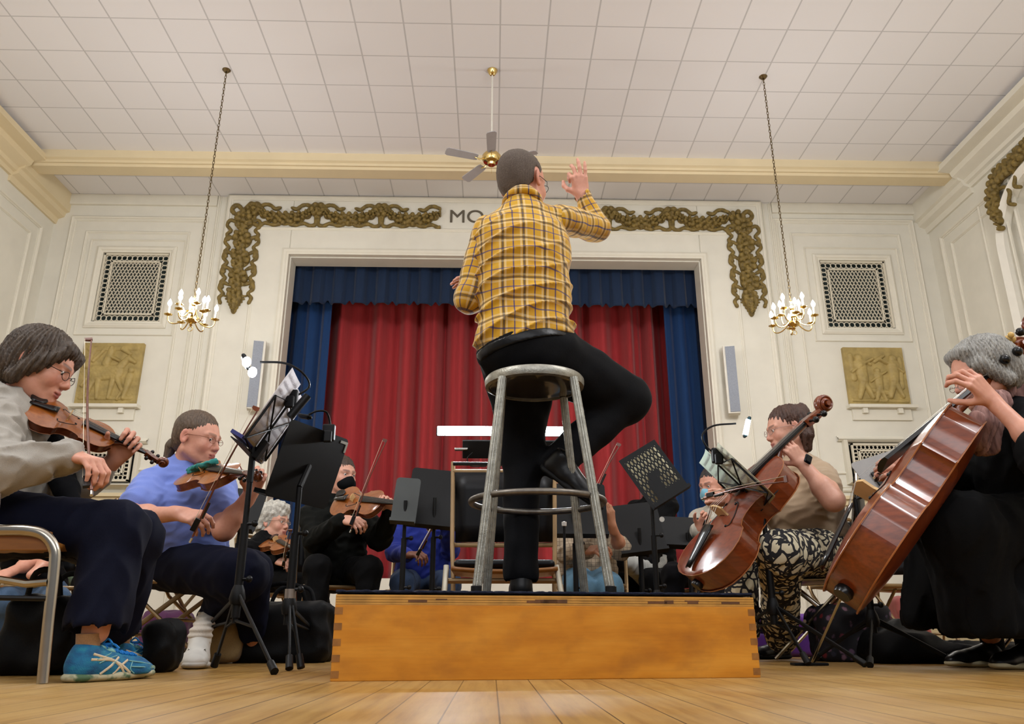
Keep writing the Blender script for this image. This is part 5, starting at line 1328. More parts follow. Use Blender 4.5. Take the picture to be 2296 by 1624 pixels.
# collar and yoke seam
S = SDF(); nb = J['neck']; cup = (J['head']-nb).normalized()
ringp = [nb+V(.066*math.cos(a), .066*math.sin(a)+.004, .012+.030*(math.sin(a) < 0)*abs(math.sin(a))) for a in [math.pi*2*i/22 for i in range(22)] if not (1.05 < a < 2.1)]
ri = [p for p in ringp]
for i in range(len(ri)-1):
    if (ri[i+1]-ri[i]).length < .05: S.cap(ri[i]+V(0, 0, .012), ri[i+1]+V(0, 0, .012), .010, .010, .008, flat=(ri[i]-nb), q=.8); S.cap((ri[i]-nb)*1.1+nb-V(0, 0, .010), (ri[i+1]-nb)*1.1+nb-V(0, 0, .010), .014, .014, .012)
S.build('collar', PLAID, .004, shirt, uvf=lambda p: np.stack([(p-nk)[:, 0]*1.0, (p-nk)[:, 2]*1.4, p[:, 0]*0], -1))
TR = cloth('black_denim', (20, 21, 25), bump=.3, rough=.85, sheen=.03)
S = SDF(); S.ell(J['pel']-V(0, 0, .02), (.188, .15, .13), Mx, k=.05)
limb(S, [J['hipL'], J['knL'], J['anL']], [.112, .074, .066], .05); limb(S, [J['hipR'], J['knR'], J['anR']], [.120, .090, .066], .05)
S.cap(J['hipR'], J['knR'], .12, .098, .04).cap(P(1174, 900, 3.15), J['knL'], .118, .076, .04)
S.plane(P(1165, 757, 2.86), -beltn, k=.006); S.cap(J['anL']-V(0, 0, .075), J['anL']-V(0, 0, .16), .075, .08, .005, op='s')
S.disp = lambda p: .0045*noise3(p*np.array([1, 1, 1.5]), 22)
tr = S.build('trousers', TR, .007, root)
BELT = mat('black_leather_belt', (18, 18, 20), rough=.35, bump=.2, bscale=80)
S = SDF(); S.ell(J['pel']-V(0, 0, .02), (.193, .155, .135), Mx, k=.05); S.cap(J['hipR'], J['knR'], .12, .098, .04); S.plane(P(1165, 767, 2.86), -beltn, k=.002); S.plane(P(1165, 789, 2.86), beltn, k=.002)
S.build('belt', BELT, .005, root)
mk = P(1246, 778, 2.74); MB().box(P(1247, 783, 2.828), (.075, .012, .024), Matrix.Rotation(-.30, 3, 'Y')).build('leather_patch', mat('patch_leather', (52, 46, 42)), tr, smooth=False, bevel=.001)
SHB = mat('black_shoe_leather', (26, 25, 26), rough=.35, bump=.1); SOL = mat('black_sole', (20, 20, 20), rough=.7)
shoe(V(J['anL'].x, J['anL'].y-.065, PZ), V(J['anL'].x-.0, J['anL'].y+.20, PZ), SHB, SOL, root, hi=.085, w_=1.1)
h0 = P(1214, 1052, 3.02); t0 = P(1346, 1150, 2.95)
shoe(h0, t0, SHB, SOL, root, hi=.085, w_=1.15, up=V(.45, -.35, .75))
# ------------------------------------------------------------------ violinist in the grey sweatshirt (front left)
YA = 2.62
J = dict(head=P(90, 820, YA), hf=V(.90, .14, -.36), hu=V(.3, .05, .95), neck=P(22, 905, YA+.02), pel=P(-45, 1150, YA),
         shR=P(-12, 958, YA-.15), elR=P(-22, 1058, YA-.32), wrR=P(160, 1022, 2.34), shL=P(62, 955, YA+.15), elL=P(128, 1128, YA+.22), wrL=P(258, 1030, 2.76),
         hipR=P(-20, 1172, 2.45), knR=P(262, 1192, 2.42), anR=G(196, 1529)+V(0, 0, .13), hipL=P(0, 1180, 2.62), knL=P(300, 1205, 2.60), anL=G(240, 1513)+V(0, 0, .13))
J['w'] = (.165, .165, .18); J['d'] = (.125, .13, .14)

vt, vs_ = P(58, 908, 2.56), P(378, 1042, 2.80)
hA = {'R': dict(kd=P(198, 1032, 2.32)-J['wrR'], pn=V(.1, .5, -.8), td=V(.35, .75, .1), curls=((38, 50, 30), (42, 52, 30), (40, 50, 30), (30, 40, 20)), spread=6, s=.98, thumb=((.7, .4, .6), (.8, -.1, .7), (.8, -.3, .6))),
      'L': dict(kd=P(288, 996, 2.74)-J['wrL'], pn=V(.55, -.3, .55), td=V(-.3, -.5, .7), curls=((35, 70, 45), (40, 72, 45), (42, 70, 45), (45, 60, 40)), spread=8, s=.98, thumb=((.5, .7, .5), (.7, .5, .5), (.8, .3, .5)))}
rootA, T, M = person(J, 'seated violinist in a grey sweatshirt and navy trousers at the front left', skin='pink', hands=hA, vox=.0040, hs=1.04, look=(.1, .9, -.4),
                  headopt=dict(brows=(70, 60, 54), age=.7))
HA = hair_mat('brown_bob_hair', (44, 34, 26), (92, 76, 60), rot=(0, .5, 0))
hair_build(T, M, 1.04, HA, rootA, [('e', (0, -.022, .040), (.089, .108, .094)), ('e', (0, -.055, -.025), (.088, .075, .095), .03), ('c', (.070, .02, .01), (.076, -.02, -.075), .026, .024), ('c', (-.070, .02, .01), (-.076, -.02, -.075), .026, .024), ('c', (-.062, .066, .055), (-.076, .030, -.02), .018, .014, .02), ('c', (.062, .066, .055), (.076, .030, -.02), .018, .014, .02), ('c', (-.05, .070, .078), (.05, .070, .082), .018, .020, .02)],
           [('e', (0, .115, -.012), (.066, .055, .082)), ('e', (0, .05, -.13), (.09, .09, .07)), ('c', (0, .02, -.10), (0, -.1, -.17), .045, .06)], vox=.0036, amp=.003, freq=38)
glasses(T, M, 1.04, rootA, BLACKP, (.020, .014), y=.108, z=-.004)
SWT = cloth('grey_marl_sweatshirt', (156, 150, 140), bump=.45, nsc=600, var=.1)
def exA(S, Mx, f, up): S.ell(J['pel']+up*.14+f*.04, (.165, .14, .12), Mx, k=.05)
top_garment(J, 'sweatshirt', SWT, rootA, vox=.006, inf=.014, sl=(.72, .93), sr=(.082, .072, .052), fold=(.010, 15, (1, 1, 1.5)), extra=exA, neck_r=.066)
# dark vest panel seen under the raised arm, red bracelet
NAVY = cloth('navy_trouser_cloth', (14, 19, 44), bump=.3, sheen=.05, nsc=500)
def exP(S): S.cap(J['hipL'], J['hipR'], .1, .1, .04)
trousers(J, 'trousers', NAVY, rootA, vox=.007, r=(.098, .082, .084), fold=(.0065, 13, (1.2, 1, .7)), hem=.93, extra=exP)
S = SDF(); wv = (P(198, 1032, 2.32)-J['wrR']).normalized(); cc = J['wrR']-wv*.022
u_ = wv.orthogonal().normalized(); v_ = wv.cross(u_)
MB().tube([cc+(u_*math.cos(a*math.pi/12)*.031+v_*math.sin(a*math.pi/12)*.025) for a in range(24)], .0062, 6, closed=True, side=wv, flat=.4).build('red_bracelet', mat('red_band', (196, 50, 44), rough=.5), rootA)
kn = P(225, 1062, 2.31); 
S = SDF(); S.chain([P(104, 975, 2.70), P(128, 1050, 2.70), P(150, 1100, 2.66), P(168, 1140, 2.62)], [.045, .05, .035, .02], .02); S.disp = folds(.004, 16); S.build('dark_cardigan_panel', cloth('near_black_knit', (16, 17, 22)), .005, rootA)
# shoes
t = NT('teal_running_mesh'); n = t.noise(t.coord('Object', (1, 1, 2)), 26, 3); c = t.ramp(n, [(.3, srgb(10, 74, 122)), (.55, srgb(14, 108, 150)), (.75, srgb(40, 140, 160))])
vv = t.n('ShaderNodeTexVoronoi'); vv.inputs['Scale'].default_value = 420; t.l(t.coord('Object'), vv.inputs['Vector']); t.col(c); t.bump(vv.outputs['Distance'], .4, .002); t.set(Roughness=.75); SHT = t.m
t = NT('cream_foam_sole'); t.col(t.ramp(t.noise(t.coord('Object', (1, 1, 1)), 22, 3), [(.38, srgb(70, 100, 70)), (.46, srgb(178, 172, 142)), (.7, srgb(190, 182, 152))])); t.set(Roughness=.7); SLE = t.m
LACE = mat('bright_blue_lace', (20, 130, 214), rough=.6); SIL = mat('pale_reflective_overlay', (206, 190, 160), rough=.4); WHT = mat('white_trainer', (206, 202, 194), rough=.6)
socks = cloth('beige_sock', (150, 112, 74), nsc=300)
for (hp, tp, nm) in (((148, 1532), (358, 1519), 0), ((232, 1512), (400, 1502), 1)):
    h_, t_ = G(*hp), G(*tp); t_ = h_+(t_-h_).normalized()*(.285 if nm == 0 else .285)
    sh, Ts, Ms = shoe(h_, t_, SHT, SLE, rootA, vox=.0032, laces=LACE, hi=.072, w_=1.12)
    # crossing pale side stripes, heel counter, tongue
    sdn = -1 if (Ms.col[1].y > 0) else 1
    SS = shoe.S
    side = lambda x, z: SS.hit(Ts(x, sdn*.075, z), -Ms.col[1]*sdn, .0012)
    b = MB()
    for pts in ([(.13, .072), (.24, .064), (.36, .054), (.46, .036), (.52, .018)], [(.11, .058), (.22, .057), (.34, .055), (.46, .042), (.58, .020)], [(.24, .020), (.33, .040), (.44, .062)], [(.38, .018), (.46, .040), (.55, .054)]):
        q = spline([side(x, z) for x, z in pts], 5); b.tube(q, .0034, 6, side=Ms.col[2], flat=.45)
    b.build('side_stripe', SIL, sh)
    b = MB()
    for pts in ([(.17, .058), (.30, .068), (.36, .074)], [(.20, .048), (.32, .060), (.42, .066)], [(.30, .030), (.36, .046), (.40, .054)], [(.56, .052), (.70, .046), (.84, .040)], [(.58, .036), (.70, .034), (.90, .030)], [(.60, .050), (.57, .030), (.62, .018)]): b.tube(spline([side(x, z) for x, z in pts], 4), .0016, 5)
    b.build('pale_seam', mat('pale_teal_seam', (120, 176, 180), rough=.6), sh)
    S = SDF(); S.cap(Ts(.30, 0, .088), Ts(.38, 0, .080), .020, .022, .01, flat=Ms.col[2], q=.4).cap(Ts(.38, 0, .078), Ts(.62, 0, .052), .022, .018, .01, flat=Ms.col[2], q=.35)
    S.build('tongue', mat('pale_teal_tongue', (136, 196, 190), rough=.7), .003, sh)
    MB().tube([Ts(.86, sdn*.03, .03), Ts(.97, sdn*.012, .028), Ts(.99, 0, .028), Ts(.97, -sdn*.012, .028)], .008, 8, flat=.8).build('toe_bumper', mat('sage_toe_rubber', (132, 156, 132), rough=.7), sh)
    an = Ts(.17, 0, .10); MB().tube([Ts(.17, 0, .065), Ts(.17, 0, .10), Ts(.165, 0, .125)], [.033, .031, .033], 16).build('sock', socks, rootA)
violinA, Tv, sv = stringed('violin', vt, vs_, V(.16, -.66, .72), 'amber violin held under the chin by the grey sweatshirt player', group=None)
bow(P(205, 1100, 2.27), P(205, 762, 2.88), V(-.93, -.1, .1), 'dark violin bow standing upright in the grey sweatshirt player\'s hand')
# ------------------------------------------------------------------ violinist in the blue tee
YB = 3.68
J = dict(head=P(443, 984, YB-.05), hf=V(.94, -.24, -.20), hu=V(.12, -.05, 1), neck=P(424, 1050, YB+.03), pel=P(405, 1245, YB+.05),
         shR=P(338, 1092, YB-.08), elR=P(292, 1160, YB-.30), wrR=P(402, 1152, YB-.47), shL=P(490, 1090, YB+.05), elL=P(502, 1188, YB-.18), wrL=P(562, 1108, YB-.20),
         hipR=P(370, 1268, YB-.0), knR=P(545, 1290, YB-.30), anR=G(452, 1488)+V(.0, .0, .17), hipL=P(420, 1262, YB+.1), knL=P(560, 1285, YB-.1), anL=P(568, 1440, YB+.1))
J['arm'] = 1.2; J['w'] = (.175, .185, .19); J['d'] = (.14, .165, .16)
hB = {'R': dict(kd=P(438, 1160, YB-.50)-J['wrR'], pn=V(.1, .3, -.9), td=V(.5, .3, .4), curls=((35, 45, 25), (48, 45, 25), (52, 42, 25), (52, 40, 20)), spread=6, s=1.0, thumb=((.7, .4, .6), (.8, -.1, .7), (.8, -.3, .6))),
      'L': dict(kd=P(574, 1078, YB-.22)-J['wrL'], pn=V(.3, -.6, .3), td=V(-.5, -.3, .5), curls=((40, 60, 40),)*4, s=1.0)}
rootB, T, M = person(J, 'seated violinist in a periwinkle blue tee with a ponytail, behind the wire music stand', skin='pink', hands=hB, vox=.0048, hs=1.03, look=(.3, .9, -.1), headopt=dict(brows=(120, 90, 70), age=.7))
HB = hair_mat('ash_brown_hair', (52, 40, 30), (116, 94, 74), rot=(0, .3, 0))
hair_build(T, M, 1.03, HB, rootB, [('e', (0, -.022, .040), (.082, .102, .089)), ('e', (0, -.060, -.01), (.068, .055, .07), .02), ('e', (0, -.118, -.045), (.026, .024, .030), .01), ('c', (0, -.122, -.06), (.0, -.125, -.15), .024, .014, .01)],
           [('e', (0, .118, -.005), (.074, .070, .082)), ('e', (0, .03, -.085), (.10, .075, .06)), ('c', (.08, .005, -.03), (.08, .005, .01), .026, .02), ('c', (-.08, .005, -.03), (-.08, .005, .01), .026, .02)], vox=.0042, amp=.0018)
glasses(T, M, 1.03, rootB, mat('copper_wire', (150, 96, 76), rough=.3, metal=.7), (.020, .013))
MB().tube(bez(T(-.082, -.0, -.03), T(-.085, .01, -.07), T(-.08, .0, -.10), T(-.07, -.03, -.13), 8), .0012, 5).build('earphone_lead', BLACKP, rootB)
TEE = cloth('periwinkle_cotton', (110, 130, 202), bump=.35, nsc=500, var=.06)
def exB(S, Mx, f, up): S.ell(J['pel']+up*.15+f*.06, (.175, .165, .15), Mx, k=.06); S.ell(J['neck']-up*.20+f*.08, (.15, .10, .10), Mx, k=.05)
top_garment(J, 'tee', TEE, rootB, vox=.006, inf=.012, sl=('short', 'short'), sr=(.078, .07, .05), fold=(.0045, 15, (1, 1, 1.7)), extra=exB, neck_r=.066)
trousers(J, 'trousers', cloth('dark_navy_jersey', (15, 20, 46), bump=.25, sheen=.05, nsc=500), rootB, vox=.007, r=(.10, .088, .062), fold=(.005, 14), hem=.86, extra=lambda S: S.cap(J['hipR'], J['knR'], .10, .094, .04))
# white trainer with straps, foot pointing to the camera
h_ = G(462, 1484); t_ = G(432, 1502); h_ = t_+(h_-t_).normalized()*.26
sh, Ts, Ms = shoe(h_, t_, WHT, mat('white_rubber_sole', (190, 186, 178), rough=.6), rootB, vox=.004, hi=.11, w_=1.2)
for x in (.42, .55): MB().tube([Ts(x, -.036, .035), Ts(x, -.025, .07), Ts(x, 0, .082-.02*(x-.4)/.1), Ts(x, .025, .07), Ts(x, .036, .035)], .012, 8, side=Ms.col[0], flat=.25).build('strap', WHT, sh)
S = SDF(); S.chain([Ts(.2, 0, .08), Ts(.18, 0, .12), J['anR']+V(0, 0, .03)], [.040, .040, .042], .02); S.disp = lambda p: .003*np.sin(p[..., 2]*260); S.build('ribbed_sock', cloth('white_sock', (196, 186, 172), nsc=300), .004, rootB)
stringed('violin', P(425, 1062, YB-.16), P(610, 1070, YB-.62), V(-.05, -.72, .66), 'golden violin with a teal cloth under the blue tee player\'s chin', k=1.0)
S = SDF(); S.cap(P(424, 1056, YB-.24), P(474, 1042, YB-.30), .012, .018, .01, flat=V(0, 1, 0), q=.5).cap(P(430, 1050, YB-.28), P(482, 1036, YB-.33), .010, .014, .01); S.disp = folds(.004, 60)
S.build('chin_cloth', cloth('teal_cloth', (14, 118, 112)), .004, None, label='teal cloth tucked under the blue tee player\'s chin on the violin', cat='cloth')
bow(P(432, 1204, YB-.55), P(578, 920, YB-.62+.0), V(-.85, -.1, -.45), 'pale brown violin bow slanting across the blue tee player\'s chest')
# ------------------------------------------------------------------ cellist in the beige tee
YI = 4.05
J = dict(head=P(1764, 964, YI+.02), hf=V(-.96, -.06, -.20), hu=V(-.08, 0, 1), neck=P(1790, 1045, YI+.02), pel=P(1822, 1222, YI+.05),
         shL=P(1842, 1072, YI-.10), elL=P(1868, 1122, YI-.42), wrL=P(1800, 1040, YI-.36), shR=P(1744, 1085, YI+.12), elR=P(1690, 1150, YI-.0), wrR=P(1635, 1120, YI-.12),
         hipL=P(1850, 1240, YI-.08), knL=P(1748, 1240, YI-.46), anL=G(1757, 1481)+V(0, 0, .11), hipR=P(1800, 1240, YI+.1), knR=P(1660, 1245, YI-.0), anR=P(1668, 1440, YI-.0))
J['arm'] = 1.3; J['w'] = (.165, .175, .185); J['d'] = (.15, .155, .16); J['toeL'] = J['anL']+V(-.12, -.08, -.02); 
hI = {'L': dict(kd=P(1772, 1004, YI-.37)-J['wrL'], pn=V(-.5, .7, .1), td=V(-.8, -.1, -.3), curls=((35, 60, 40), (30, 60, 40), (28, 55, 40), (30, 50, 35)), spread=10, s=1.0, thumb=((.5, .6, .6), (.6, .3, .7), (.6, .1, .7))),
      'R': dict(kd=P(1598, 1108, YI-.20)-J['wrR'], pn=V(.1, .4, -.9), td=V(-.3, -.2, -.9), curls=((45, 60, 40), (50, 60, 40), (52, 60, 40), (50, 50, 40)), spread=4, s=1.0, thumb=((.7, .4, .5), (.8, 0, .6), (.8, -.2, .5)))}
rootI, T, M = person(J, 'seated cellist in a beige tee and leaf print trousers, right of the podium', skin='pale', hands=hI, vox=.0048, hs=1.02, look=(.2, .9, -.2), headopt=dict(brows=(84, 56, 44)))
HI_ = hair_mat('auburn_brown_hair', (44, 26, 20), (96, 64, 48), rot=(0, .8, 0))
hair_build(T, M, 1.02, HI_, rootI, [('e', (0, -.024, .042), (.084, .104, .090)), ('e', (0, -.07, -.02), (.078, .06, .085), .03), ('e', (0, -.105, .075), (.046, .040, .042), .015), ('e', (0.01, -.12, .10), (.03, .025, .026), .012), ('c', (.06, -.06, -.06), (.05, -.05, -.125), .034, .022), ('c', (-.06, -.06, -.06), (-.05, -.05, -.12), .034, .022)],
           [('e', (0, .118, -.008), (.072, .072, .084)), ('e', (0, .03, -.10), (.085, .075, .07)), ('c', (.084, .0, -.03), (.084, .0, .01), .024, .018)], vox=.0045, amp=.0035, freq=30)
glasses(T, M, 1.02, rootI, mat('pale_frame', (170, 140, 136), rough=.3), (.022, .015), y=.108)
BEI = cloth('beige_jersey', (170, 146, 118), bump=.3, nsc=500, var=.05)
def exI(S, Mx, f, up): S.ell(J['pel']+up*.16+f*.05, (.185, .16, .12), Mx, k=.05); S.ell(J['neck']-up*.24+f*.06, (.165, .13, .10), Mx, k=.05)
top_garment(J, 'tee', BEI, rootI, vox=.006, inf=.012, sl=('none', 'short'), sr=(.072, .066, .05), fold=(.0045, 14, (1, 1, 2.0)), extra=lambda S, Mx, f, up: (exI(S, Mx, f, up), S.cap(J['shL'], J['shL']+(J['elL']-J['shL'])*.42, .076, .074, .03)), neck_r=.068)
t = NT('leaf_print_cloth'); co = t.coord('Object', (1, 1, .8)); ns = t.n('ShaderNodeTexNoise'); ns.inputs['Scale'].default_value = 9; t.l(co, ns.inputs['Vector'])
vm = t.n('ShaderNodeVectorMath', operation='MULTIPLY_ADD'); t.l(ns.outputs['Color'], vm.inputs[0]); vm.inputs[1].default_value = (.09, .09, .09); t.l(co, vm.inputs[2])
vo = t.n('ShaderNodeTexVoronoi', feature='DISTANCE_TO_EDGE'); vo.inputs['Scale'].default_value = 21; t.l(vm.outputs[0], vo.inputs['Vector'])
wv_ = t.n('ShaderNodeTexWave', wave_type='RINGS'); wv_.inputs['Scale'].default_value = 9; wv_.inputs['Distortion'].default_value = 5; wv_.inputs['Detail Scale'].default_value = 2; t.l(vm.outputs[0], wv_.inputs['Vector'])
m1 = t.math('GREATER_THAN', vo.outputs['Distance'], .10); m2 = t.math('GREATER_THAN', wv_.outputs['Fac'], .16)
t.col(t.mix(t.math('MULTIPLY', m1, m2), srgb(24, 22, 26), srgb(206, 196, 166))); t.set(Roughness=.85); t.bump(t.noise(t.coord('Object'), 8, 4), .3, .01); LEAF = t.m
def exT(S): S.cap(J['hipL'], J['knL'], .105, .088, .04); S.cap(J['knL'], J['anL'], .085, .075, .03)
trousers(J, 'leaf_print_trousers', LEAF, rootI, vox=.007, r=(.105, .086, .072), fold=(.0075, 15, (1.6, 1.6, .5)), hem=.90, extra=exT)
shoe(G(1770, 1478), G(1770, 1478)+V(-.23, -.10, 0), SHB, SOL, rootI, vox=.006)
wk = (P(1772, 1004, YI-.37)-J['wrL']).normalized(); wc = J['wrL']-wk*.03; uu = wk.orthogonal().normalized(); v2 = wk.cross(uu)
MB().tube([wc+uu*.032*math.cos(a*math.pi/12)+v2*.028*math.sin(a*math.pi/12) for a in range(24)], .010, 6, closed=True, side=wk, flat=.25).build('watch_strap', mat('lilac_strap', (206, 176, 196), rough=.5), rootI)
S = SDF(); fc = P(1812, 1030, YI-.41); S.box(fc, (.019, .006, .022), frame(V(.8, .25, -.4), V(-.3, .9, 0)), rnd=.006); S.build('watch_face', mat('watch_glass', (24, 26, 32), rough=.08), .003, rootI)
cI_t, cI_s = P(1572, 1312, YI-.42), P(1850, 905, YI-.30)
celloI, Tc, scI = stringed('cello', cI_t, cI_s, V(-.74, -.26, .60), 'glossy red-brown cello played by the beige tee cellist', endpin=G(1548, 1440)+V(0, -.0, 0))
bow(P(1580, 1118, YI-.30), P(1762, 1080, YI-.80), V(.1, -.3, .9), 'thin cello bow in the beige tee cellist\'s right hand', w=.013)
# ------------------------------------------------------------------ cellist in black with the grey bob
YJ = 3.0
J = dict(head=P(2200, 838, YJ), hf=V(-.93, .04, -.34), hu=V(-.30, -.05, .94), neck=P(2262, 905, YJ+.06), pel=P(2310, 1180, YJ+.1),
         shL=P(2330, 960, YJ-.12), elL=P(2312, 985, YJ-.34), wrL=P(2225, 898, YJ-.32), shR=P(2225, 985, YJ+.25), elR=P(2130, 1085, YJ+.22), wrR=P(2030, 1045, YJ+.12),
         hipL=P(2330, 1195, YJ-.02), knL=P(2150, 1190, YJ-.10), anL=G(2235, 1496)+V(0, 0, .10), hipR=P(2300, 1195, YJ+.2), knR=P(2110, 1195, YJ+.28), anR=G(2315, 1499)+V(0, 0, .10))
J['w'] = (.18, .185, .20); J['d'] = (.15, .16, .17)
J['elL'] = J['wrL']+(P(2335, 1010, YJ-.42)-J['wrL']).normalized()*.25
hJ = {'L': dict(kd=P(2190, 862, YJ-.33)-J['wrL'], pn=V(-.4, .8, -.1), td=V(-.75, -.2, -.6), curls=((28, 50, 35), (26, 55, 38), (26, 58, 40), (26, 55, 40)), spread=12, s=1.08, thumb=((.5, .6, .6), (.6, .3, .7), (.6, .1, .7))),
      'R': dict(kd=P(1985, 1042, YJ+.05)-J['wrR'], pn=V(.2, .3, -.9), td=V(-.2, -.4, -.8), curls=((40, 55, 35), (48, 55, 35), (50, 55, 35), (50, 50, 30)), spread=5, s=1.02, thumb=((.7, .4, .5), (.8, 0, .6), (.8, -.2, .5)))}
rootJ, T, M = person(J, 'seated cellist in black with a grey bob and a mauve scarf at the right edge', skin='pink', hands=hJ, vox=.0042, hs=1.10, closed=True, headopt=dict(brows=(96, 84, 78), age=.8))
HJ = hair_mat('silver_grey_hair', (92, 90, 86), (190, 188, 180), rot=(0, .9, 0))
hair_build(T, M, 1.10, HJ, rootJ, [('e', (0, -.030, .044), (.094, .118, .096)), ('e', (0, -.070, -.018), (.095, .085, .095), .03), ('c', (.066, .03, .03), (.080, -.03, -.055), .030, .026), ('c', (-.066, .03, .03), (-.080, -.03, -.055), .030, .026), ('c', (-.045, .050, .094), (.045, .050, .094), .020, .020, .02)],
           [('e', (0, .128, .016), (.088, .080, .096)), ('e', (0, .05, -.13), (.10, .09, .07))], vox=.004, amp=.0028, freq=44)
glasses(T, M, 1.10, rootJ, CHROME, (.019, .011), y=.114, z=-.018)
MB().sphere(T(-.03, -.15, .075), .016, 10).sphere(T(-.0, -.16, .085), .014, 10).sphere(T(-.05, -.14, .09), .013, 10).build('hair_clip', mat('amber_clip', (196, 160, 90), rough=.2), rootJ)
BLK2 = cloth('black_dress_cloth', (12, 13, 15), bump=.3, sheen=.03, nsc=400)
top_garment(J, 'black_top', BLK2, rootJ, vox=.007, inf=.02, sl=(.02, 'three'), sr=(.095, .088, .07), fold=(.006, 14), neck_r=.075)
S = SDF()
S.cap(J['hipL'], J['knL'], .15, .12, .08).cap(J['hipR'], J['knR'], .15, .12, .08).cap(J['knL'], J['knR'], .10, .10, .08)
S.cap(J['knL'], P(2200, 1400, YJ-.05), .12, .13, .08).cap(J['knR'], P(2050, 1385, YJ+.25), .12, .05, .08).cap(P(2330, 1250, YJ), P(2330, 1400, YJ), .2, .2, .08).cap(J['knR'], P(2180, 1395, YJ+.2), .12, .12, .08)
S.plane(P(2180, 1428, YJ), V(.0, 0, -1), k=.02); S.disp = folds(.010, 11, (1.5, 1.5, .5)); S.build('long_black_skirt', BLK2, .009, rootJ)
S = SDF(); S.cap(J['anL']+V(.0, 0, .12), J['anL']-V(0, 0, .05), .05, .04).cap(J['anR']+V(0, 0, .12), J['anR']-V(0, 0, .05), .05, .04); S.build('stockings', BLK2, .006, rootJ)
S = SDF(); nk_ = J['neck']
ring = [nk_+V(.085*math.cos(a)-.01, .085*math.sin(a), .012*math.sin(a*2)+.02) for a in [i*math.pi/8 for i in range(16)]]
for i in range(16): S.cap(ring[i], ring[(i+1) % 16], .036, .036, .02)
S.chain([P(2225, 905, YJ-.12), P(2200, 945, YJ-.16), P(2190, 985, YJ-.14), P(2200, 1010, YJ-.1)], [.04, .035, .028, .02], .02); S.chain([P(2240, 900, YJ-.10), P(2225, 950, YJ-.14), P(2228, 1005, YJ-.12)], [.04, .03, .02], .02)
S.disp = lambda p: .009*np.sin((p[..., 0]*1.0+p[..., 1]*.6)*170+3*noise3(p, 8))
t = NT('mauve_scarf_cloth'); t.col(t.ramp(t.noise(t.coord('Object', (1, 1, .2)), 60, 3), [(.3, srgb(96, 66, 62)), (.7, srgb(172, 134, 126))])); t.set(Roughness=.9); t.bump(t.noise(t.coord('Object', (90, 90, 6)), 2, 3), .4, .004)
S.build('scarf', t.m, .005, rootJ)
for hp, tp in (((2250, 1496), (2128, 1497)), ((2330, 1500), (2215, 1503))):
    h_, t_ = G(*hp), G(*tp); t_ = h_+(t_-h_).normalized()*.25; shoe(h_, t_, SHB, mat('cream_sole', (196, 186, 150), rough=.6), rootJ, vox=.005, hi=.07)
cJ_t, cJ_s = P(1908, 1330, YJ-.25), P(2296, 782, YJ-.02)
stringed('cello', cJ_t, cJ_s, V(-.75, .32, .57), 'amber-brown cello seen from its side, played by the grey bob cellist', endpin=G(1818, 1491))
bow(P(1962, 1070, YJ+.02), P(2032, 1006, YJ+.76), V(-.2, 0, -.9), 'cello bow held by the grey bob cellist above the pale desk', w=.013)
# ------------------------------------------------------------------ players further back
def back_person(label, head, fwd, skin='pale', top=('black_knit', (14, 14, 16)), legs=('black_twill', (12, 12, 14)), hairm=None, hairp=None, cuts=None, over=None, hands=None, vox=.006, hs=1.0, d=None, legf=None, gl=None, seatz=.48, shw=.18, headopt=None, sl=('full', 'full'), shoesm=None, tops='jumper', legn='trousers', sr=(.066, .060, .046), w=None, exb=None):
    J = seated(head, fwd, d=d, legf=legf, seatz=seatz, shw=shw, hs=hs)
    if w: J['w'] = w
    for k_, v_ in (over or {}).items(): J[k_] = v_
    root, T, M = person(J, label, skin=skin, hands=hands(J) if callable(hands) else hands, vox=vox, hs=hs, headopt=headopt or {})
    if hairm: hair_build(T, M, hs, hairm, root, hairp or [('e', (0, -.022, .040), (.084, .103, .090)), ('e', (0, -.06, -.01), (.070, .06, .075), .02)], cuts or [('e', (0, .118, -.008), (.072, .070, .084)), ('e', (0, .04, -.10), (.10, .08, .07))], vox=.0055, amp=.003)
    if gl: glasses(T, M, hs, root, gl)
    top_garment(J, tops, cloth(top[0], top[1], bump=.3, sheen=.04), root, vox=.008, inf=.013, sl=sl, sr=sr, fold=(.007, 14, (1, 1, 1.5)), extra=exb)
    trousers(J, legn, cloth(legs[0], legs[1], bump=.3, sheen=.03), root, vox=.009, r=(.092, .075, .058), fold=(.006, 13), hem=.92)
    f = (J['knL']-J['hipL']); f.z = 0; f.normalize()
    for sd in 'LR': a_ = J['an'+sd]; h_ = Vector((a_.x, a_.y, 0))-f*.06; shoe(h_, h_+f*.26, SHB, SOL, root, vox=.008)
    return J, root, T, M
def bowhand(kdpx, Y, pn=V(.1, .3, -.9), td=V(.4, .3, .4)):
    return lambda J: {'R': dict(kd=P(*kdpx, Y)-J['wrR'], pn=pn, td=td, curls=((38, 48, 28), (46, 48, 28), (50, 45, 28), (50, 42, 25)), spread=6, s=1.0)}
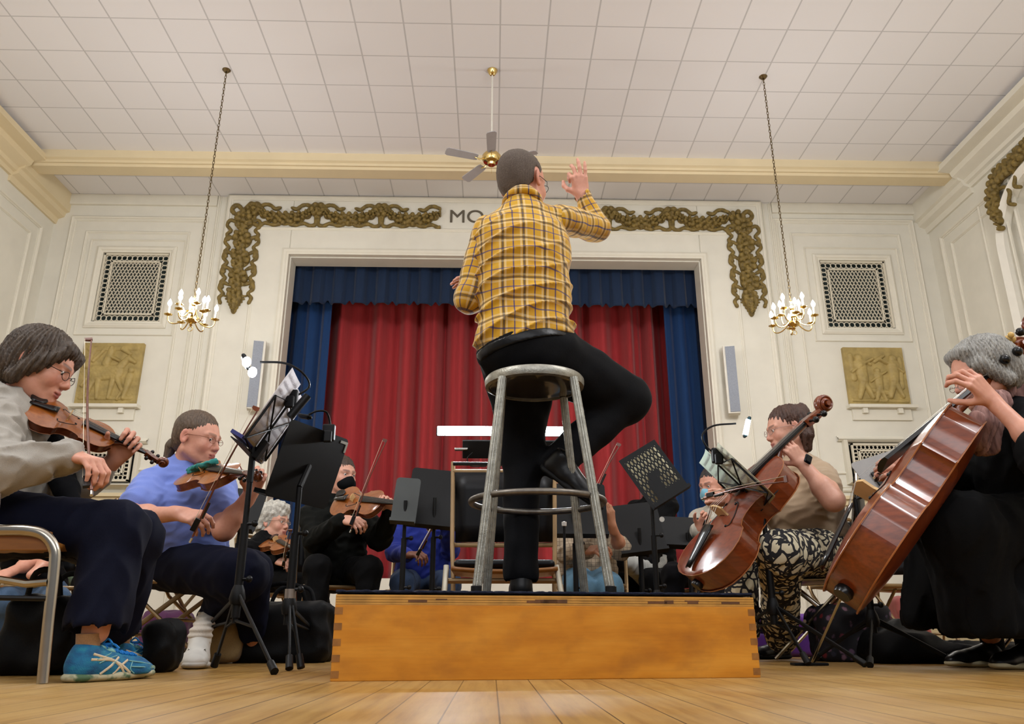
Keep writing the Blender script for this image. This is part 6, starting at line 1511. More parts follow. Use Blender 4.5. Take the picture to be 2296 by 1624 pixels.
# white haired violinist behind the stands
YCc = 6.2
WH = hair_mat('white_curly_hair', (150, 146, 136), (226, 222, 210), sc=(60, 60, 60), rough=.7)
def curly(p): return .010*noise3(p, 62)
J, r_, T, M = back_person('white-haired violinist with glasses seen between the black music stands', P(616, 1172, YCc), V(.90, -.42, -.08), top=('black_knit', (14, 14, 16)), headopt=dict(age=.9), over={'elR': P(600, 1262, YCc-.1), 'wrR': P(622, 1258, YCc-.30), 'elL': P(660, 1262, YCc-.2), 'wrL': P(668, 1225, YCc-.4)},
    hands=bowhand((643, 1262), YCc-.34), gl=CHROME, vox=.0055, hs=1.08)
hair_build(T, M, 1.08, WH, r_, [('e', (0, -.03, .050), (.100, .118, .105)), ('e', (0, -.07, -.02), (.095, .08, .095), .03), ('e', (0, .05, .10), (.06, .04, .04), .03)], [('e', (0, .13, -.02), (.074, .072, .088)), ('e', (0, .06, -.13), (.10, .09, .07))], vox=.006, disp=curly)
stringed('violin', P(604, 1212, YCc-.10), P(668, 1238, YCc-.55), V(-.1, -.62, .75), 'small dark amber violin under the white-haired player\'s chin', k=1.0)
bow(P(638, 1272, YCc-.40), P(654, 1190, YCc-.75), V(-.9, 0, -.2), 'violin bow beside the white-haired player')
# masked violinist in dark jacket
YD = 5.15
MASKB = cloth('black_mask_cloth', (16, 17, 20), nsc=300)
DBR = hair_mat('dark_brown_hair', (38, 28, 22), (84, 62, 48))
J, r_, T, M = back_person('violinist in a black face mask and dark olive jacket beside the red curtain', P(764, 1068, YD), V(.72, -.68, -.08), top=('dark_olive_jacket', (20, 22, 18)), hairm=DBR, hs=1.06, shw=.19, hairp=[('e', (0, -.022, .040), (.086, .106, .093)), ('e', (0, -.06, -.03), (.080, .07, .10), .02), ('c', (.06, -.04, -.06), (.05, -.03, -.14), .034, .024), ('c', (-.06, -.04, -.06), (-.05, -.03, -.14), .034, .024)],
    over={'elR': P(708, 1212, YD-.18), 'wrR': P(772, 1166, YD-.45), 'elL': P(852, 1208, YD-.15), 'wrL': P(878, 1150, YD-.35), 'neck': P(748, 1125, YD+.02), 'pel': P(755, 1285, YD+.05), 'shL': P(812, 1160, YD), 'shR': P(700, 1158, YD-.02)},
    hands=lambda J: {**bowhand((802, 1170), YD-.50)(J), 'L': dict(kd=P(872, 1124, YD-.40)-J['wrL'], pn=V(-.6, -.6, .2), td=V(-.3, -.4, .6), curls=((35, 60, 40),)*4, s=1.0)}, w=(.19, .18, .19), d=V(.35, -1, 0), sr=(.082, .072, .052))
S = SDF(); S.ell(T(0, .066, -.052), (.064, .058, .052), M, k=.01); S.ell(T(0, .112, -.035), (.015, .016, .03), M, k=.03); S.ell(T(0, .0, -.04), (.09, .045, .12), M, k=.005, op='s'); S.build('face_mask', MASKB, .004, r_)
stringed('violin', P(752, 1124, YD-.25), P(905, 1132, YD-.55), V(-.1, -.86, .45), 'golden violin held by the masked player in front of the red curtain', k=1.06)
bow(P(788, 1186, YD-.52), P(866, 990, YD-.52), V(-.9, -.1, -.3), 'violin bow standing out against the red curtain, left of the podium stool')
# person in the blue shirt
YE = 5.7
J, r_, T, M = back_person('player in a bright blue jumper half hidden behind the tilted black desk', P(960, 1096, YE+.05), V(.1, -1, -.2), skin='brown', top=('bright_blue_knit', (10, 34, 128)), legs=('blue_jeans_dark', (34, 54, 84)), hairm=DBR, shw=.2,
    over={'elR': P(885, 1240, YE-.1), 'wrR': P(915, 1245, YE-.35), 'elL': P(1010, 1235, YE-.05), 'wrL': P(1000, 1180, YE-.3)}, hands=bowhand((945, 1242), YE-.42, V(.2, -.2, -1), V(.3, .6, .3)), w=(.2, .2, .2), seatz=.44)
bow(P(936, 1252, YE-.48), P(1010, 1120, YE-.7), V(-.9, 0, -.3), 'bow held by the player in the bright blue jumper')
stringed('violin', P(962, 1165, YE-.18), P(1075, 1150, YE-.5), V(0, -.8, .6), 'violin behind the tilted black desk, held by the blue jumper player', k=1.0)
# person in the beige check shirt
YF = 5.0
t = NT('beige_check_shirt'); co = t.coord('Object'); sep = t.n('ShaderNodeSeparateXYZ'); t.l(co, sep.inputs[0])
ck = [t.math('LESS_THAN', t.math('FRACT', t.math('DIVIDE', sep.outputs[i], .024)), .16) for i in (0, 2)]
t.col(t.mix(t.math('MULTIPLY', t.math('MAXIMUM', ck[0], ck[1]), .6), srgb(170, 152, 128), srgb(88, 72, 62))); t.set(Roughness=.85); _mats['beige_check_shirt'] = t.m
J, r_, T, M = back_person('violist in a beige check shirt and jeans behind the stool\'s right legs', P(1262, 1086, YF), V(.3, -1, -.1), skin='tan', top=('beige_check_shirt', (0, 0, 0)), legs=('pale_blue_jeans', (92, 132, 158)), hairm=DBR,
    over={'pel': P(1320, 1295, YF+.05), 'neck': P(1288, 1128, YF), 'shL': P(1368, 1165, YF), 'shR': P(1262, 1165, YF), 'elL': P(1392, 1232, YF-.2), 'wrL': P(1372, 1180, YF-.38), 'elR': P(1270, 1240, YF-.1), 'wrR': P(1320, 1235, YF-.4),
          'hipL': P(1345, 1305, YF), 'hipR': P(1295, 1305, YF), 'knL': P(1365, 1316, YF-.42), 'knR': P(1300, 1318, YF-.42), 'anL': P(1370, 1405, YF-.4), 'anR': P(1290, 1405, YF-.4)},
    hands=lambda J: {'L': dict(kd=P(1368, 1145, YF-.42)-J['wrL'], pn=V(-.8, -.3, .2), td=V(-.3, -.5, .5), curls=((25, 45, 30),)*4, s=1.0), **bowhand((1335, 1232), YF-.45)(J)}, sl=(.15, 'full'), w=(.17, .17, .17))
bow(P(1335, 1112, YF-.5), P(1390, 1000, YF-.5), V(-.9, 0, -.4), 'golden bow rising beside the conductor\'s raised shoe')
# person in the grey jacket
YG = 6.1
J, r_, T, M = back_person('person in a pale grey jacket sitting behind the perforated music stand', P(1454, 1078, YG), V(-.6, -.8, -.2), top=('black_knit', (14, 14, 16)), legs=('black_twill', (12, 12, 14)), hairm=DBR, shw=.14, w=(.14, .14, .15),
    over={'elL': P(1450, 1288, YG-.15), 'wrL': P(1408, 1262, YG-.35), 'elR': P(1392, 1270, YG-.1), 'wrR': P(1395, 1240, YG-.3)},
    hands=lambda J: {'L': dict(kd=P(1390, 1248, YG-.38)-J['wrL'], pn=V(0, .3, -1), td=V(-.3, -.2, .6), curls=((30, 40, 30),)*4, s=1.0)}, sl=(.05, .05))
S = SDF(); limb(S, [P(1476, 1255, YG), J['elL'], J['wrL']], [.085, .085, .06], .04); S.disp = folds(.010, 14)
S.build('pale_sleeve', cloth('pale_grey_fleece', (170, 170, 164)), .008, r_, label='pale grey sleeve')
# masked player in white hoodie with cello far right
YH = 5.45
MASKL = cloth('blue_surgical_mask', (120, 176, 196), nsc=300)
BLH = hair_mat('black_tied_hair', (24, 20, 20), (62, 52, 48))
J, r_, T, M = back_person('cellist in a pale blue face mask and white hoodie in the back row', P(1600, 1090, YH), V(-.80, -.55, -.22), skin='pink', top=('off_white_fleece', (190, 184, 170)), legs=('charcoal_jersey', (34, 34, 40)), hairm=BLH, hs=1.06,
    over={'elR': P(1560, 1225, YH-.1), 'wrR': P(1568, 1188, YH-.45), 'elL': P(1625, 1225, YH-.1), 'wrL': P(1640, 1180, YH-.4)}, hands=bowhand((1585, 1160), YH-.50, V(.2, -.2, -.9), V(-.5, .2, .3)), sr=(.078, .074, .055), legf=V(-.7, -.7, 0))
S = SDF(); S.ell(T(0, .066, -.052), (.064, .058, .052), M, k=.01); S.ell(T(0, .112, -.035), (.015, .016, .03), M, k=.03); S.ell(T(0, .0, -.04), (.09, .045, .12), M, k=.005, op='s'); S.build('face_mask', MASKL, .004, r_)
tm = text_mesh('hoodie_print', 'A6', .10, P(1592, 1218, YH-.26), (math.pi/2, 0, 0), mat('blue_print', (30, 80, 170)), .002, parent=r_) if False else None
MB().box(P(1598, 1218, YH-.20), (.10, .012, .09)).build('blue_chest_print', mat('blue_print', (34, 84, 170)), r_, bevel=.004)
bow(P(1572, 1192, YH-.5), P(1600, 1112, YH-.9), V(.9, 0, 0), 'bow tip held by the white hoodie cellist')
# far left row, seen under the front chair
YX = 5.2
J, r_, T, M = back_person('player in black and blue jeans seen under the front left chair', P(62, 1092, YX), V(.55, -.8, -.1), skin='pink', top=('black_knit', (14, 14, 16)), legs=('blue_grey_jeans', (58, 82, 108)), hairm=DBR, seatz=.42,
    over={'elR': P(70, 1262, YX-.15), 'wrR': P(20, 1285, YX-.35), 'elL': P(110, 1258, YX-.1), 'wrL': P(70, 1290, YX-.45), 'pel': P(85, 1325, YX+.1), 'hipR': P(60, 1345, YX), 'knR': P(10, 1350, YX-.35), 'anR': P(-10, 1425, YX-.3), 'hipL': P(95, 1345, YX), 'knL': P(128, 1348, YX-.4), 'anL': P(95, 1425, YX-.35)},
    hands=lambda J: {'R': dict(kd=P(0, 1292, YX-.40)-J['wrR'], pn=V(0, 0, -1), td=V(0, .5, .3), curls=((25, 30, 20),)*4, s=1.0)}, sl=('short', 'short'))
YX2 = 6.6
RBR = hair_mat('chestnut_hair', (64, 40, 26), (130, 92, 62))
J, r_, T, M = back_person('person with chestnut hair in a bun, low in front of the left wall', P(250, 1168, YX2), V(.5, -.85, -.1), top=('green_floral_top', (70, 88, 70)), legs=('black_twill', (12, 12, 14)), hs=1.05, hairm=RBR, hairp=[('e', (0, -.022, .040), (.090, .108, .096)), ('e', (0, -.06, -.01), (.075, .06, .08), .02), ('e', (-.03, -.05, .140), (.045, .045, .038), .02)])
# ------------------------------------------------------------------ music stands
LED = emat('white_led', (.9, .96, 1.0), 55); LEDC = emat('cool_led', (.75, .93, 1.0), 14)
BST = mat('black_stand_steel', (10, 10, 11), rough=.55, var=.15)
# black solid desk (front left)
YS = 3.15
o = thing('music_stand', P(655, 1500, YS), 'large tilted solid black music stand, second from the left', 'music stand')
q = [P(566, 1100, 3.0), P(718, 1130, 3.33), P(793, 1001, 3.42), P(677, 951, 3.05)]
cc = sum(q, V(0, 0, 0))/4; xd = (q[1]-q[0]+q[2]-q[3])/2; yd = (q[3]-q[0]+q[2]-q[1])/2
desk_plate(o, cc, xd, yd, xd.length, yd.length, BST, ledge=.06, ledge_side=-1 if frame(xd, yd).col[2].dot(V(0, -1, 0)) > 0 else 1)
Mq = frame(xd, yd); ww, hh = xd.length, yd.length; bk = .003 if Mq.col[2].dot(V(0, -1, 0)) > 0 else -.003
cn = cc+Mq @ V(ww*.43, hh*.44, bk)
MB().box(cn, (.05, .011, .002), Mq).box(cn+Mq @ V(.020, -.022, 0), (.011, .036, .002), Mq).build('corner_tape', mat('grey_tape', (176, 176, 168)), o, smooth=False)
tp = V(P(672, 1120, YS).x, P(672, 1120, YS).y-.02, P(672, 1095, YS).z)
tripod(o, tp, .30, P(650, 1360, YS).z, BST, feet=[G(648, 1506)+V(0, 0, .012), G(674, 1504)+V(0, 0, .012), G(752, 1470)+V(0, 0, .012)], r=.011)
MB().tube([(tp.x, tp.y, P(650, 1322, YS).z), (tp.x, tp.y, P(650, 1345, YS).z)], .021, 12).build('height_collar', mat('pale_collar', (150, 140, 130), rough=.3, metal=.6), o)
MB().tube([tp, cc], .012, 8).build('tilt_joint', BST, o)
# wire desk with white sheets (front left)
YWs = 3.02
o = thing('music_stand', P(600, 1500, YWs), 'folding wire music stand holding white sheets, left of the podium', 'music stand')
BL, BR = P(540, 990, 2.88), P(590, 1045, 3.30); xdn = (BR-BL).normalized(); up_ = P(640, 850, 2.90)-P(545, 986, 2.9); ydn = (up_-xdn*xdn.dot(up_)).normalized()
wq, hq = (BR-BL).length*.92, .25; cc = (BL+BR)/2+ydn*hq/2; Mw = frame(xdn, ydn); back = -1 if Mw.col[2].dot(V(.3, -1, 0)) > 0 else 1
fW = wire_desk(o, cc, xdn, ydn, wq, hq, BST, ledge=.055, ledge_side=back)
btm = fW(0, -hq/2, 0)
tripod(o, V(btm.x, btm.y, btm.z-.10), .34, P(562, 1335, YWs).z, BST, feet=[G(480, 1500)+V(0, 0, .012), G(614, 1514)+V(0, 0, .012), G(398, 1482)+V(0, 0, .012)], r=.011)
MB().tube([V(btm.x, btm.y, btm.z-.11), btm+V(0, 0, .03)], .013, 8).build('neck_joint', BST, o)
FINK = mat('faint_print', (168, 162, 170), rough=.8)
for (dx, dy, lab) in ((-.10, .055, 'white music sheet on the left half of the wire stand'), (.11, .035, 'white music sheet on the right half of the wire stand')):
    sheet(fW(dx, dy, back*.008), xdn, ydn, .205, .31, lab, bend=.002*back, inkside=-back, ink=FINK)
MB().box(fW(-.09, -hq/2+.02, back*.04), (.18, .014, .05), Mw).build('pencil_case', mat('blue_pencil_case', (40, 44, 110)), None, label='small blue pencil case on the ledge of the wire stand', cat='pencil case')
topc = fW(0, hq/2, 0)
hb = topc+V(.01, -.02, .01)
lp = clip_lamp(hb, [hb, P(693, 868, YWs+.10), P(680, 838, YWs+.04), P(640, 815, YWs-.02), P(583, 812, YWs-.04)], P(552, 812, YWs-.04), V(-.4, 0, .9), V(0, 1, 0), 'twin headed lit reading lamp clipped on top of the wire stand', LED, size=(.022, .055))
MB().sphere(P(553, 812, YWs-.07), .018, 12, (1, .6, 1.2)).build('led_panel', LED, lp); MB().sphere(P(566, 835, YWs-.07), .018, 12, (1, .6, 1.2)).build('led_panel', LED, lp)
MB().tube([P(650, 935, YWs+.02), P(690, 888, YWs+.04)], .016, 10).build('battery_case', BLACKP, lp)
hb = (q[2]+q[3])/2+V(0, -.01, .01)
clip_lamp(hb, [hb, P(740, 950, YS+.10), P(732, 925, YS+.08), P(712, 922, YS+.06), P(692, 930, YS+.05)], P(684, 934, YS+.13), V(-.6, .5, .2), V(0, 1, 0), 'unlit reading lamp clipped to the top edge of the solid black stand', BLACKP, size=(.02, .06))
# right wire stand with pale green pages
YR = 3.55
o = thing('music_stand', P(1705, 1490, YR), 'folding wire music stand with open pages in front of the beige tee cellist', 'music stand')
q = [P(1655, 1100, YR+.1), P(1716, 1140, YR-.10), P(1640, 1015, YR-.03), P(1600, 985, YR+.16)]
BR, BL = P(1730, 1113, 3.40), P(1692, 1160, 3.76); xdn = (BR-BL).normalized(); up_ = P(1610, 1000, 3.42)-P(1724, 1113, 3.4); ydn = (up_-xdn*xdn.dot(up_)).normalized()
wR, hR = .36, .27; cc = (BL+BR)/2+ydn*hR/2; Mr_ = frame(xdn, ydn); bk = -1 if Mr_.col[2].dot(V(-.3, -1, 0)) > 0 else 1
fR = wire_desk(o, cc, xdn, ydn, wR, hR, BST, ledge=.05, ledge_side=bk)
btm = fR(0, -hR/2, 0)
MB().tube([V(btm.x, btm.y, btm.z-.06), btm+V(0, 0, .03)], .013, 8).build('neck_joint', BST, o)
tripod(o, V(btm.x, btm.y, btm.z-.05), .33, P(1712, 1362, YR).z, BST, feet=[G(1812, 1494)+V(0, 0, .012), G(1940, 1497)+V(0, 0, .012), G(1640, 1480)+V(0, .5, .012)], r=.011)
for (dx, dy, rgb, lab) in ((-.09, .04, (196, 214, 200), 'pale green music page on the far half of the right wire stand'), (.09, .0, (206, 208, 186), 'cream music page on the near half of the right wire stand')):
    sheet(fR(dx, dy+.02, bk*.008), xdn, ydn, .205, .33, lab, bend=.012*bk, rgb=rgb, inkside=-bk, ink=FINK)
hb = P(1608, 1022, YR); 
lp = clip_lamp(hb, [hb, P(1583, 1000, YR), P(1575, 975, YR), P(1600, 955, YR), P(1650, 950, YR)], P(1675, 958, YR-.02), V(.30, -.05, 1), V(.1, 1, .1), 'lit reading lamp on a gooseneck clipped to the right wire stand', LEDC, size=(.030, .085), hm=mat('teal_black_lamp', (10, 52, 60), rough=.3))
ph = P(1675, 958, YR-.05); MB().box(ph, (.022, .006, .075), Matrix.Rotation(.28, 3, 'Y')).build('led_window', LEDC, lp, bevel=.002)
# perforated stand
YPf = 4.3
o = thing('music_stand', P(1475, 1400, YPf), 'black music stand pierced with rows of oval holes, against the red curtain', 'music stand')
q = [P(1452, 1150, YPf), P(1540, 1100, YPf), P(1474, 980, YPf+.05), P(1400, 1030, YPf+.05)]
cc = sum(q, V(0, 0, 0))/4; xd = (q[1]-q[0]+q[2]-q[3])/2; yd = (q[3]-q[0]+q[2]-q[1])/2
desk_plate(o, cc, xd, yd, xd.length, yd.length, BST, holes=dict(n=(9, 7), skip=lambda i, j: (j <= 2 and 2 <= i <= 4) or (j == 3 and 3 <= i <= 5) or (j == 0 and i >= 2)), ledge=.05)
Mpf = frame(xd, yd); sgn = -1 if Mpf.col[2].y < 0 else 1
sheet(cc+Mpf.col[2]*.020*sgn, xd, yd, xd.length*.92, yd.length*.9, 'cream music sheet behind the pierced desk, showing through its oval holes', rgb=(244, 236, 196), inkside=sgn)
tripod(o, V(P(1466, 1120, YPf).x, YPf+.06, P(1466, 1110, YPf).z), .3, P(1478, 1340, YPf).z, BST)
MB().lathe(P(1484, 1165, YPf-.02), [(.009, 0), (.014, .0), (.014, .004), (.009, .004)], 16, axis=(0, -1, 0)).build('white_emblem', mat('white_emblem', (186, 184, 176)), o)
# black solid desks
def flat_stand(pts, Y, label, m=BST, polepx=None, dy=0.0, group=None, led=.05):
    q = [P(x, y, Y+d_) for (x, y, d_) in pts]; cc = sum(q, V(0, 0, 0))/4; xd = (q[1]-q[0]+q[2]-q[3])/2; yd = (q[3]-q[0]+q[2]-q[1])/2
    o = thing('music_stand', (cc.x, cc.y, 0), label, 'music stand', group)
    desk_plate(o, cc, xd, yd, xd.length, yd.length, m, ledge=led, ledge_side=1 if dy >= 0 else -1)
    px_ = P(*polepx, Y) if polepx else cc
    tripod(o, V(px_.x, Y+.03, cc.z), .28, .30, BST); return o
GRS = mat('grey_green_desk', (50, 54, 52), rough=.55)
flat_stand([(872, 1175, 0), (930, 1178, 0), (945, 1075, .08), (892, 1070, .08)], 4.45, 'grey-green music stand desk, leftmost of those behind the podium', m=GRS)
flat_stand([(903, 1182, 0), (1035, 1190, 0), (1038, 1062, .12), (926, 1046, .12)], 4.6, 'tilted black music stand in front of the blue jumper player')
flat_stand([(1210, 1205, 0), (1364, 1208, 0), (1356, 1085, .12), (1215, 1085, .12)], 4.45, 'black music stand behind the stool\'s foot ring')
flat_stand([(1385, 1245, 0), (1490, 1245, 0), (1478, 1118, .12), (1372, 1142, .12)], 4.75, 'black music stand below the perforated stand')
flat_stand([(1476, 1238, 0), (1602, 1226, 0), (1592, 1172, .1), (1488, 1150, .1)], 5.0, 'low black music stand in front of the white hoodie cellist')
flat_stand([(500, 1190, 0), (582, 1196, 0), (588, 1105, .1), (508, 1092, .1)], 4.4, 'black music stand behind the blue tee player\'s raised arm')
# pale desk between the two cellists
Yp = 3.5
o = thing('music_stand', P(1960, 1490, Yp), 'black wire stand with a pale grey backing board between the two cellists', 'music stand')
q = [P(1995, 1160, Yp-.05), P(2130, 1110, Yp+.05), P(2050, 995, Yp+.12), P(1903, 1040, Yp+.05)]
cc = sum(q, V(0, 0, 0))/4; xd = (q[1]-q[0]+q[2]-q[3])/2; yd = (q[3]-q[0]+q[2]-q[1])/2
p_, fP = desk_plate(o, cc, xd, yd, xd.length, yd.length, mat('pale_grey_board', (150, 146, 142), rough=.6), ledge=.03)
q = [P(2000, 1140, Yp-.09), P(2120, 1105, Yp), P(2070, 1040, Yp+.05), P(1932, 1052, Yp)]
MB().box(fP(.02, -.02, .010), (xd.length*.80, yd.length*.62, .006), frame(xd, yd)).build('black_folder', BLACKP, None, smooth=False, label='black folder on the pale grey board between the two cellists', cat='folder')
pc = P(1925, 1170, Yp)
tripod(o, V(pc.x, pc.y, P(1945, 1120, Yp).z), .33, P(1930, 1390, Yp).z, BST)
MB().tube([V(pc.x, pc.y, P(1945, 1120, Yp).z), cc], .009, 8).build('neck_joint', BST, o)
# ------------------------------------------------------------------ conductor's light bar and empty chair
YL = 4.2
a, b_ = P(978, 966, YL), P(1272, 968, YL)
o = thing('light_bar', (a+b_)/2, 'long bright LED light bar glowing behind the conductor\'s legs', 'light bar')
MB().box((a+b_)/2+V(0, .02, 0), ((b_-a).length, .03, .045)).build('housing', BLACKP, o, smooth=False, bevel=.004)
MB().box((a+b_)/2+V(0, -.0, 0), ((b_-a).length*.98, .014, .050)).build('led_strip', emat('bar_led', (.92, .96, 1.0), 38), o, smooth=False, bevel=.003)
l = bpy.data.lights.new('light_bar_glow', 'AREA'); l.energy = 14; l.color = (.92, .96, 1); l.shape = 'RECTANGLE'; l.size = .6; l.size_y = .05
lo = bpy.data.objects.new('light_bar_glow', l); COL.objects.link(lo); lo.location = (a+b_)/2+V(0, -.02, 0); lo.rotation_euler = V(0, -1, 0).to_track_quat('-Z', 'Y').to_euler()
o2 = thing('music_stand', P(1130, 1330, YL), 'conductor\'s black stand carrying the bright light bar', 'music stand')
c0 = P(1165, 1008, YL+.04); MB().box(c0, (.62, .02, .10), Matrix.Rotation(.4, 3, 'X')).build('desk', BST, o2, smooth=False, bevel=.004)
MB().box(P(1034, 1008, YL), (.07, .03, .012)).build('chrome_tab', CHROME, o2, smooth=False, bevel=.003)
MB().tube(spline([P(1060, 1015, YL), P(1048, 1028, YL), P(1055, 1045, YL), P(1090, 1046, YL)], 4), .003, 6).build('cable', BLACKP, o2)
tripod(o2, V(c0.x, YL+.05, c0.z), .3, .3, BST)
# empty chair
YQ = 3.95
o = thing('folding_chair', P(1125, 1400, YQ), 'empty folding chair with a tall black back and tan steel posts, behind the podium', 'chair', None)
TANP = mat('tan_post', (150, 122, 84), rough=.4, metal=.3, var=.15)
PALE = mat('pale_chair_leg', (186, 178, 158), rough=.35, metal=.4)
for xp in (1016, 1243):
    MB().tube([P(xp, 1036, YQ+.10), P(xp-2 if xp < 1100 else xp+1, 1220, YQ+.03), P(xp, 1292, YQ-.02), V(P(xp, 1420, YQ+.05).x, YQ+.05, .0)], .011, 8, flat=.8).build('post', TANP, o)
for yp, rr in ((1040, .010), (1057, .011), (1222, .012)):
    MB().tube([P(1016, yp, YQ+.09), P(1130, yp+1, YQ+.07), P(1243, yp, YQ+.09)], rr, 8, flat=.8).build('back_rail', TANP if yp > 1050 else BLACKP, o)
MB().grid([[P(x, y, YQ+.085-.02*math.sin((x-1022)/218*math.pi)) for x in np.linspace(1021, 1239, 9)] for y in np.linspace(1060, 1216, 5)]).build('backrest', VINYL, o, solid=.012)
s0 = P(1130, 1282, YQ-.15)
rows = [[V(s0.x+x*.235, s0.y-.20+.4*f, s0.z+.012*(1-x*x)*-1) for x in np.linspace(-1, 1, 11)] for f in np.linspace(0, 1, 5)]
MB().grid(rows).build('seat', SEATW, o, solid=.016)
S = SDF(); S.box(s0+V(0, 0, .022), (.225, .19, .018), None, rnd=.015); S.build('seat_pad', VINYL, .012, o)
for (xt, xb) in ((1001, 996), (1247, 1259)): MB().tube([P(xt, 1268, YQ-.3), P(xb, 1332, YQ-.34), V(P(xb, 1332, YQ-.34).x, YQ-.34, .0)], .0125, 8, flat=.6).build('leg', PALE, o)
MB().tube([P(1001, 1303, YQ-.3), P(1250, 1303, YQ-.3)], .012, 8, flat=.9).build('front_crossbar', TAN, o)
# microphone-like rod with white tip
o = thing('stand_rod', P(1266, 1330, 3.7), 'thin black rod with a white rubber tip behind the stool', 'rod')
MB().tube([P(1265, 1175, 3.7), P(1267, 1340, 3.7), V(P(1267, 1340, 3.7).x, 3.7, .0)], .006, 8).build('rod', BLACKP, o); MB().lathe(P(1265, 1176, 3.7), [(0, -.01), (.011, -.008), (.012, .01), (0, .014)], 10).build('tip', mat('white_tip', (210, 206, 200)), o)
# ------------------------------------------------------------------ players' chairs
# front left chair (custom bent tubes)
o = thing('folding_chair', G(95, 1534), 'steel tube chair with a wooden seat under the grey sweatshirt player', 'chair')
Y0 = G(95, 1534).y
MB().tube(spline([P(-80, 1190, Y0), P(0, 1189, Y0), P(60, 1190, Y0), P(98, 1200, Y0), P(120, 1228, Y0), P(122, 1270, Y0), P(108, 1400, Y0), P(95, 1533, Y0)], 5), .0155, 10, flat=.75, side=V(1, 0, 0)).build('bent_leg_tube', STEEL, o)
MB().tube([P(-60, 1192, Y0+.42), P(176, 1190, Y0+.42)], .010, 8).build('far_side_tube', STEEL, o)
MB().tube([P(-60, 1340, Y0), P(110, 1343, Y0)], .007, 8).build('side_stretcher', BLACKP, o)
MB().tube([P(-60, 1300, Y0+.02), P(0, 1300, Y0+.02), P(60, 1310, Y0), P(108, 1306, Y0)], .010, 8).build('lower_rail', STEEL, o)
MB().tube([P(122, 1242, Y0+.05), P(178, 1262, Y0+.4)], .010, 8).build('folding_strut', BLACKP, o)
zs = P(60, 1192, Y0).z
rows = [[V(x, y, zs-.028-.012*math.sin(math.pi*(y-Y0)/.42)) for y in np.linspace(Y0+.02, Y0+.42, 9)] for x in np.linspace(P(-60, 1200, Y0).x, P(112, 1200, Y0).x, 5)]
MB().grid(rows).build('seat', SEATW, o, solid=.016)
MB().box(P(40, 1214, Y0+.015)+V(-.05, 0, 0), (.28, .012, .052)).build('seat_apron', SEATW, o, smooth=False, bevel=.003)
MB().tube([P(172, 1205, Y0+.42), P(196, 1440, Y0+.44)], .012, 8).build('far_leg', STEEL, o)
MB().box(P(-4, 1072, 2.28), (.045, .03, .018)).box(P(6, 1075, 2.28), (.02, .032, .014)).build('chair_back_bracket', CHROME, o, smooth=False, bevel=.004)
MB().tube([P(-4, 1078, 2.28), P(-14, 1200, Y0+.03)], .011, 8).build('back_post', CHROME, o)
fchair((P(400, 1300, 3.75).x, 3.78, 0), math.radians(-88), 'folding chair with wooden seat under the blue tee player', sh=P(400, 1302, 3.6).z, pad=True, backh=.68)
fchair((P(1832, 1290, 4.10).x, 4.12, 0), math.radians(65), 'folding chair with black back under the beige tee cellist', sh=P(1830, 1298, 4.0).z, steel=STEEL, backh=.86)
fchair((P(2330, 1300, 3.1).x+.1, 3.15, 0), math.radians(80), 'folding chair under the grey bob cellist', sh=.40, steel=STEEL)
base = fchair((P(345, 1300, 4.8).x, 4.9, 0), math.radians(-20), 'empty tan folding chair seen under the blue tee player\'s chair', sh=.40, pad=False)
spots = [(P(745, 1300, 5.2).x, 5.25, math.radians(-160), .42, 'folding chair under the masked violinist'), (P(940, 1300, 5.7).x, 5.78, math.radians(180), .40, 'folding chair under the blue jumper player'), (P(1325, 1300, 5.1).x, 5.12, math.radians(170), .38, 'folding chair under the check shirt violist'),
         (P(615, 1300, 6.2).x, 6.28, math.radians(-120), .42, 'folding chair under the white-haired violinist'), (P(1605, 1300, 5.4).x, 5.52, math.radians(130), .42, 'folding chair under the white hoodie cellist'), (P(90, 1300, 5.3).x, 5.3, math.radians(-150), .36, 'folding chair of the player in jeans at the far left'), (P(2050, 1300, 5.2).x, 5.3, math.radians(160), .42, 'empty folding chair in the row behind the black skirt'), (P(1915, 1300, 5.0).x, 5.0, math.radians(190), .42, 'empty folding chair with wooden seat behind the floral bag'), (P(1432, 1300, 6.1).x, 6.15, math.radians(150), .42, 'folding chair under the grey jacket player'), (P(252, 1300, 6.6).x, 6.68, math.radians(-150), .42, 'folding chair of the chestnut-haired person')]
for x, y, rz_, sh_, lab in spots:
    r2 = base.copy(); COL.objects.link(r2); r2.location = (x, y, 0); r2.rotation_euler = (0, 0, rz_-math.radians(-20)); r2['label'] = lab
    for ch in list(base.children):
        c2 = ch.copy(); COL.objects.link(c2); c2.parent = r2
# ------------------------------------------------------------------ bags and cases on the floor
def bag(name, c, size, m, label, rot=0, fold=(.012, 9), handle=True, extra=None, cat='bag'):
    c = Vector(c); o = thing(name, (c.x, c.y, 0), label, cat); S = SDF(); Mr = Matrix.Rotation(rot, 3, 'Z')
    S.box(c+V(0, 0, size[2]/2), (size[0]/2, size[1]/2, size[2]/2), Mr, rnd=.05, k=.03)
    if extra: extra(S, c)
    S.disp = folds(*fold); S.plane(c, V(0, 0, -1), k=.01); S.build('bag_body', m, .010, o)
    if handle:
        for s in (-1, 1): MB().tube(spline([c+Mr @ V(-size[0]*.25, s*size[1]*.3, size[2]-.02), c+Mr @ V(-size[0]*.15, s*size[1]*.35, size[2]+.07), c+Mr @ V(size[0]*.15, s*size[1]*.35, size[2]+.07), c+Mr @ V(size[0]*.25, s*size[1]*.3, size[2]-.02)], 5), .010, 6, flat=.4).build('handle', m, o)
    return o
BAGK = cloth('black_nylon', (12, 13, 15), bump=.4, nsc=300, rough=.6); TANB = cloth('tan_canvas', (136, 112, 70), bump=.3, nsc=300); PUR = cloth('purple_case_cloth', (96, 36, 140), nsc=300, rough=.6)
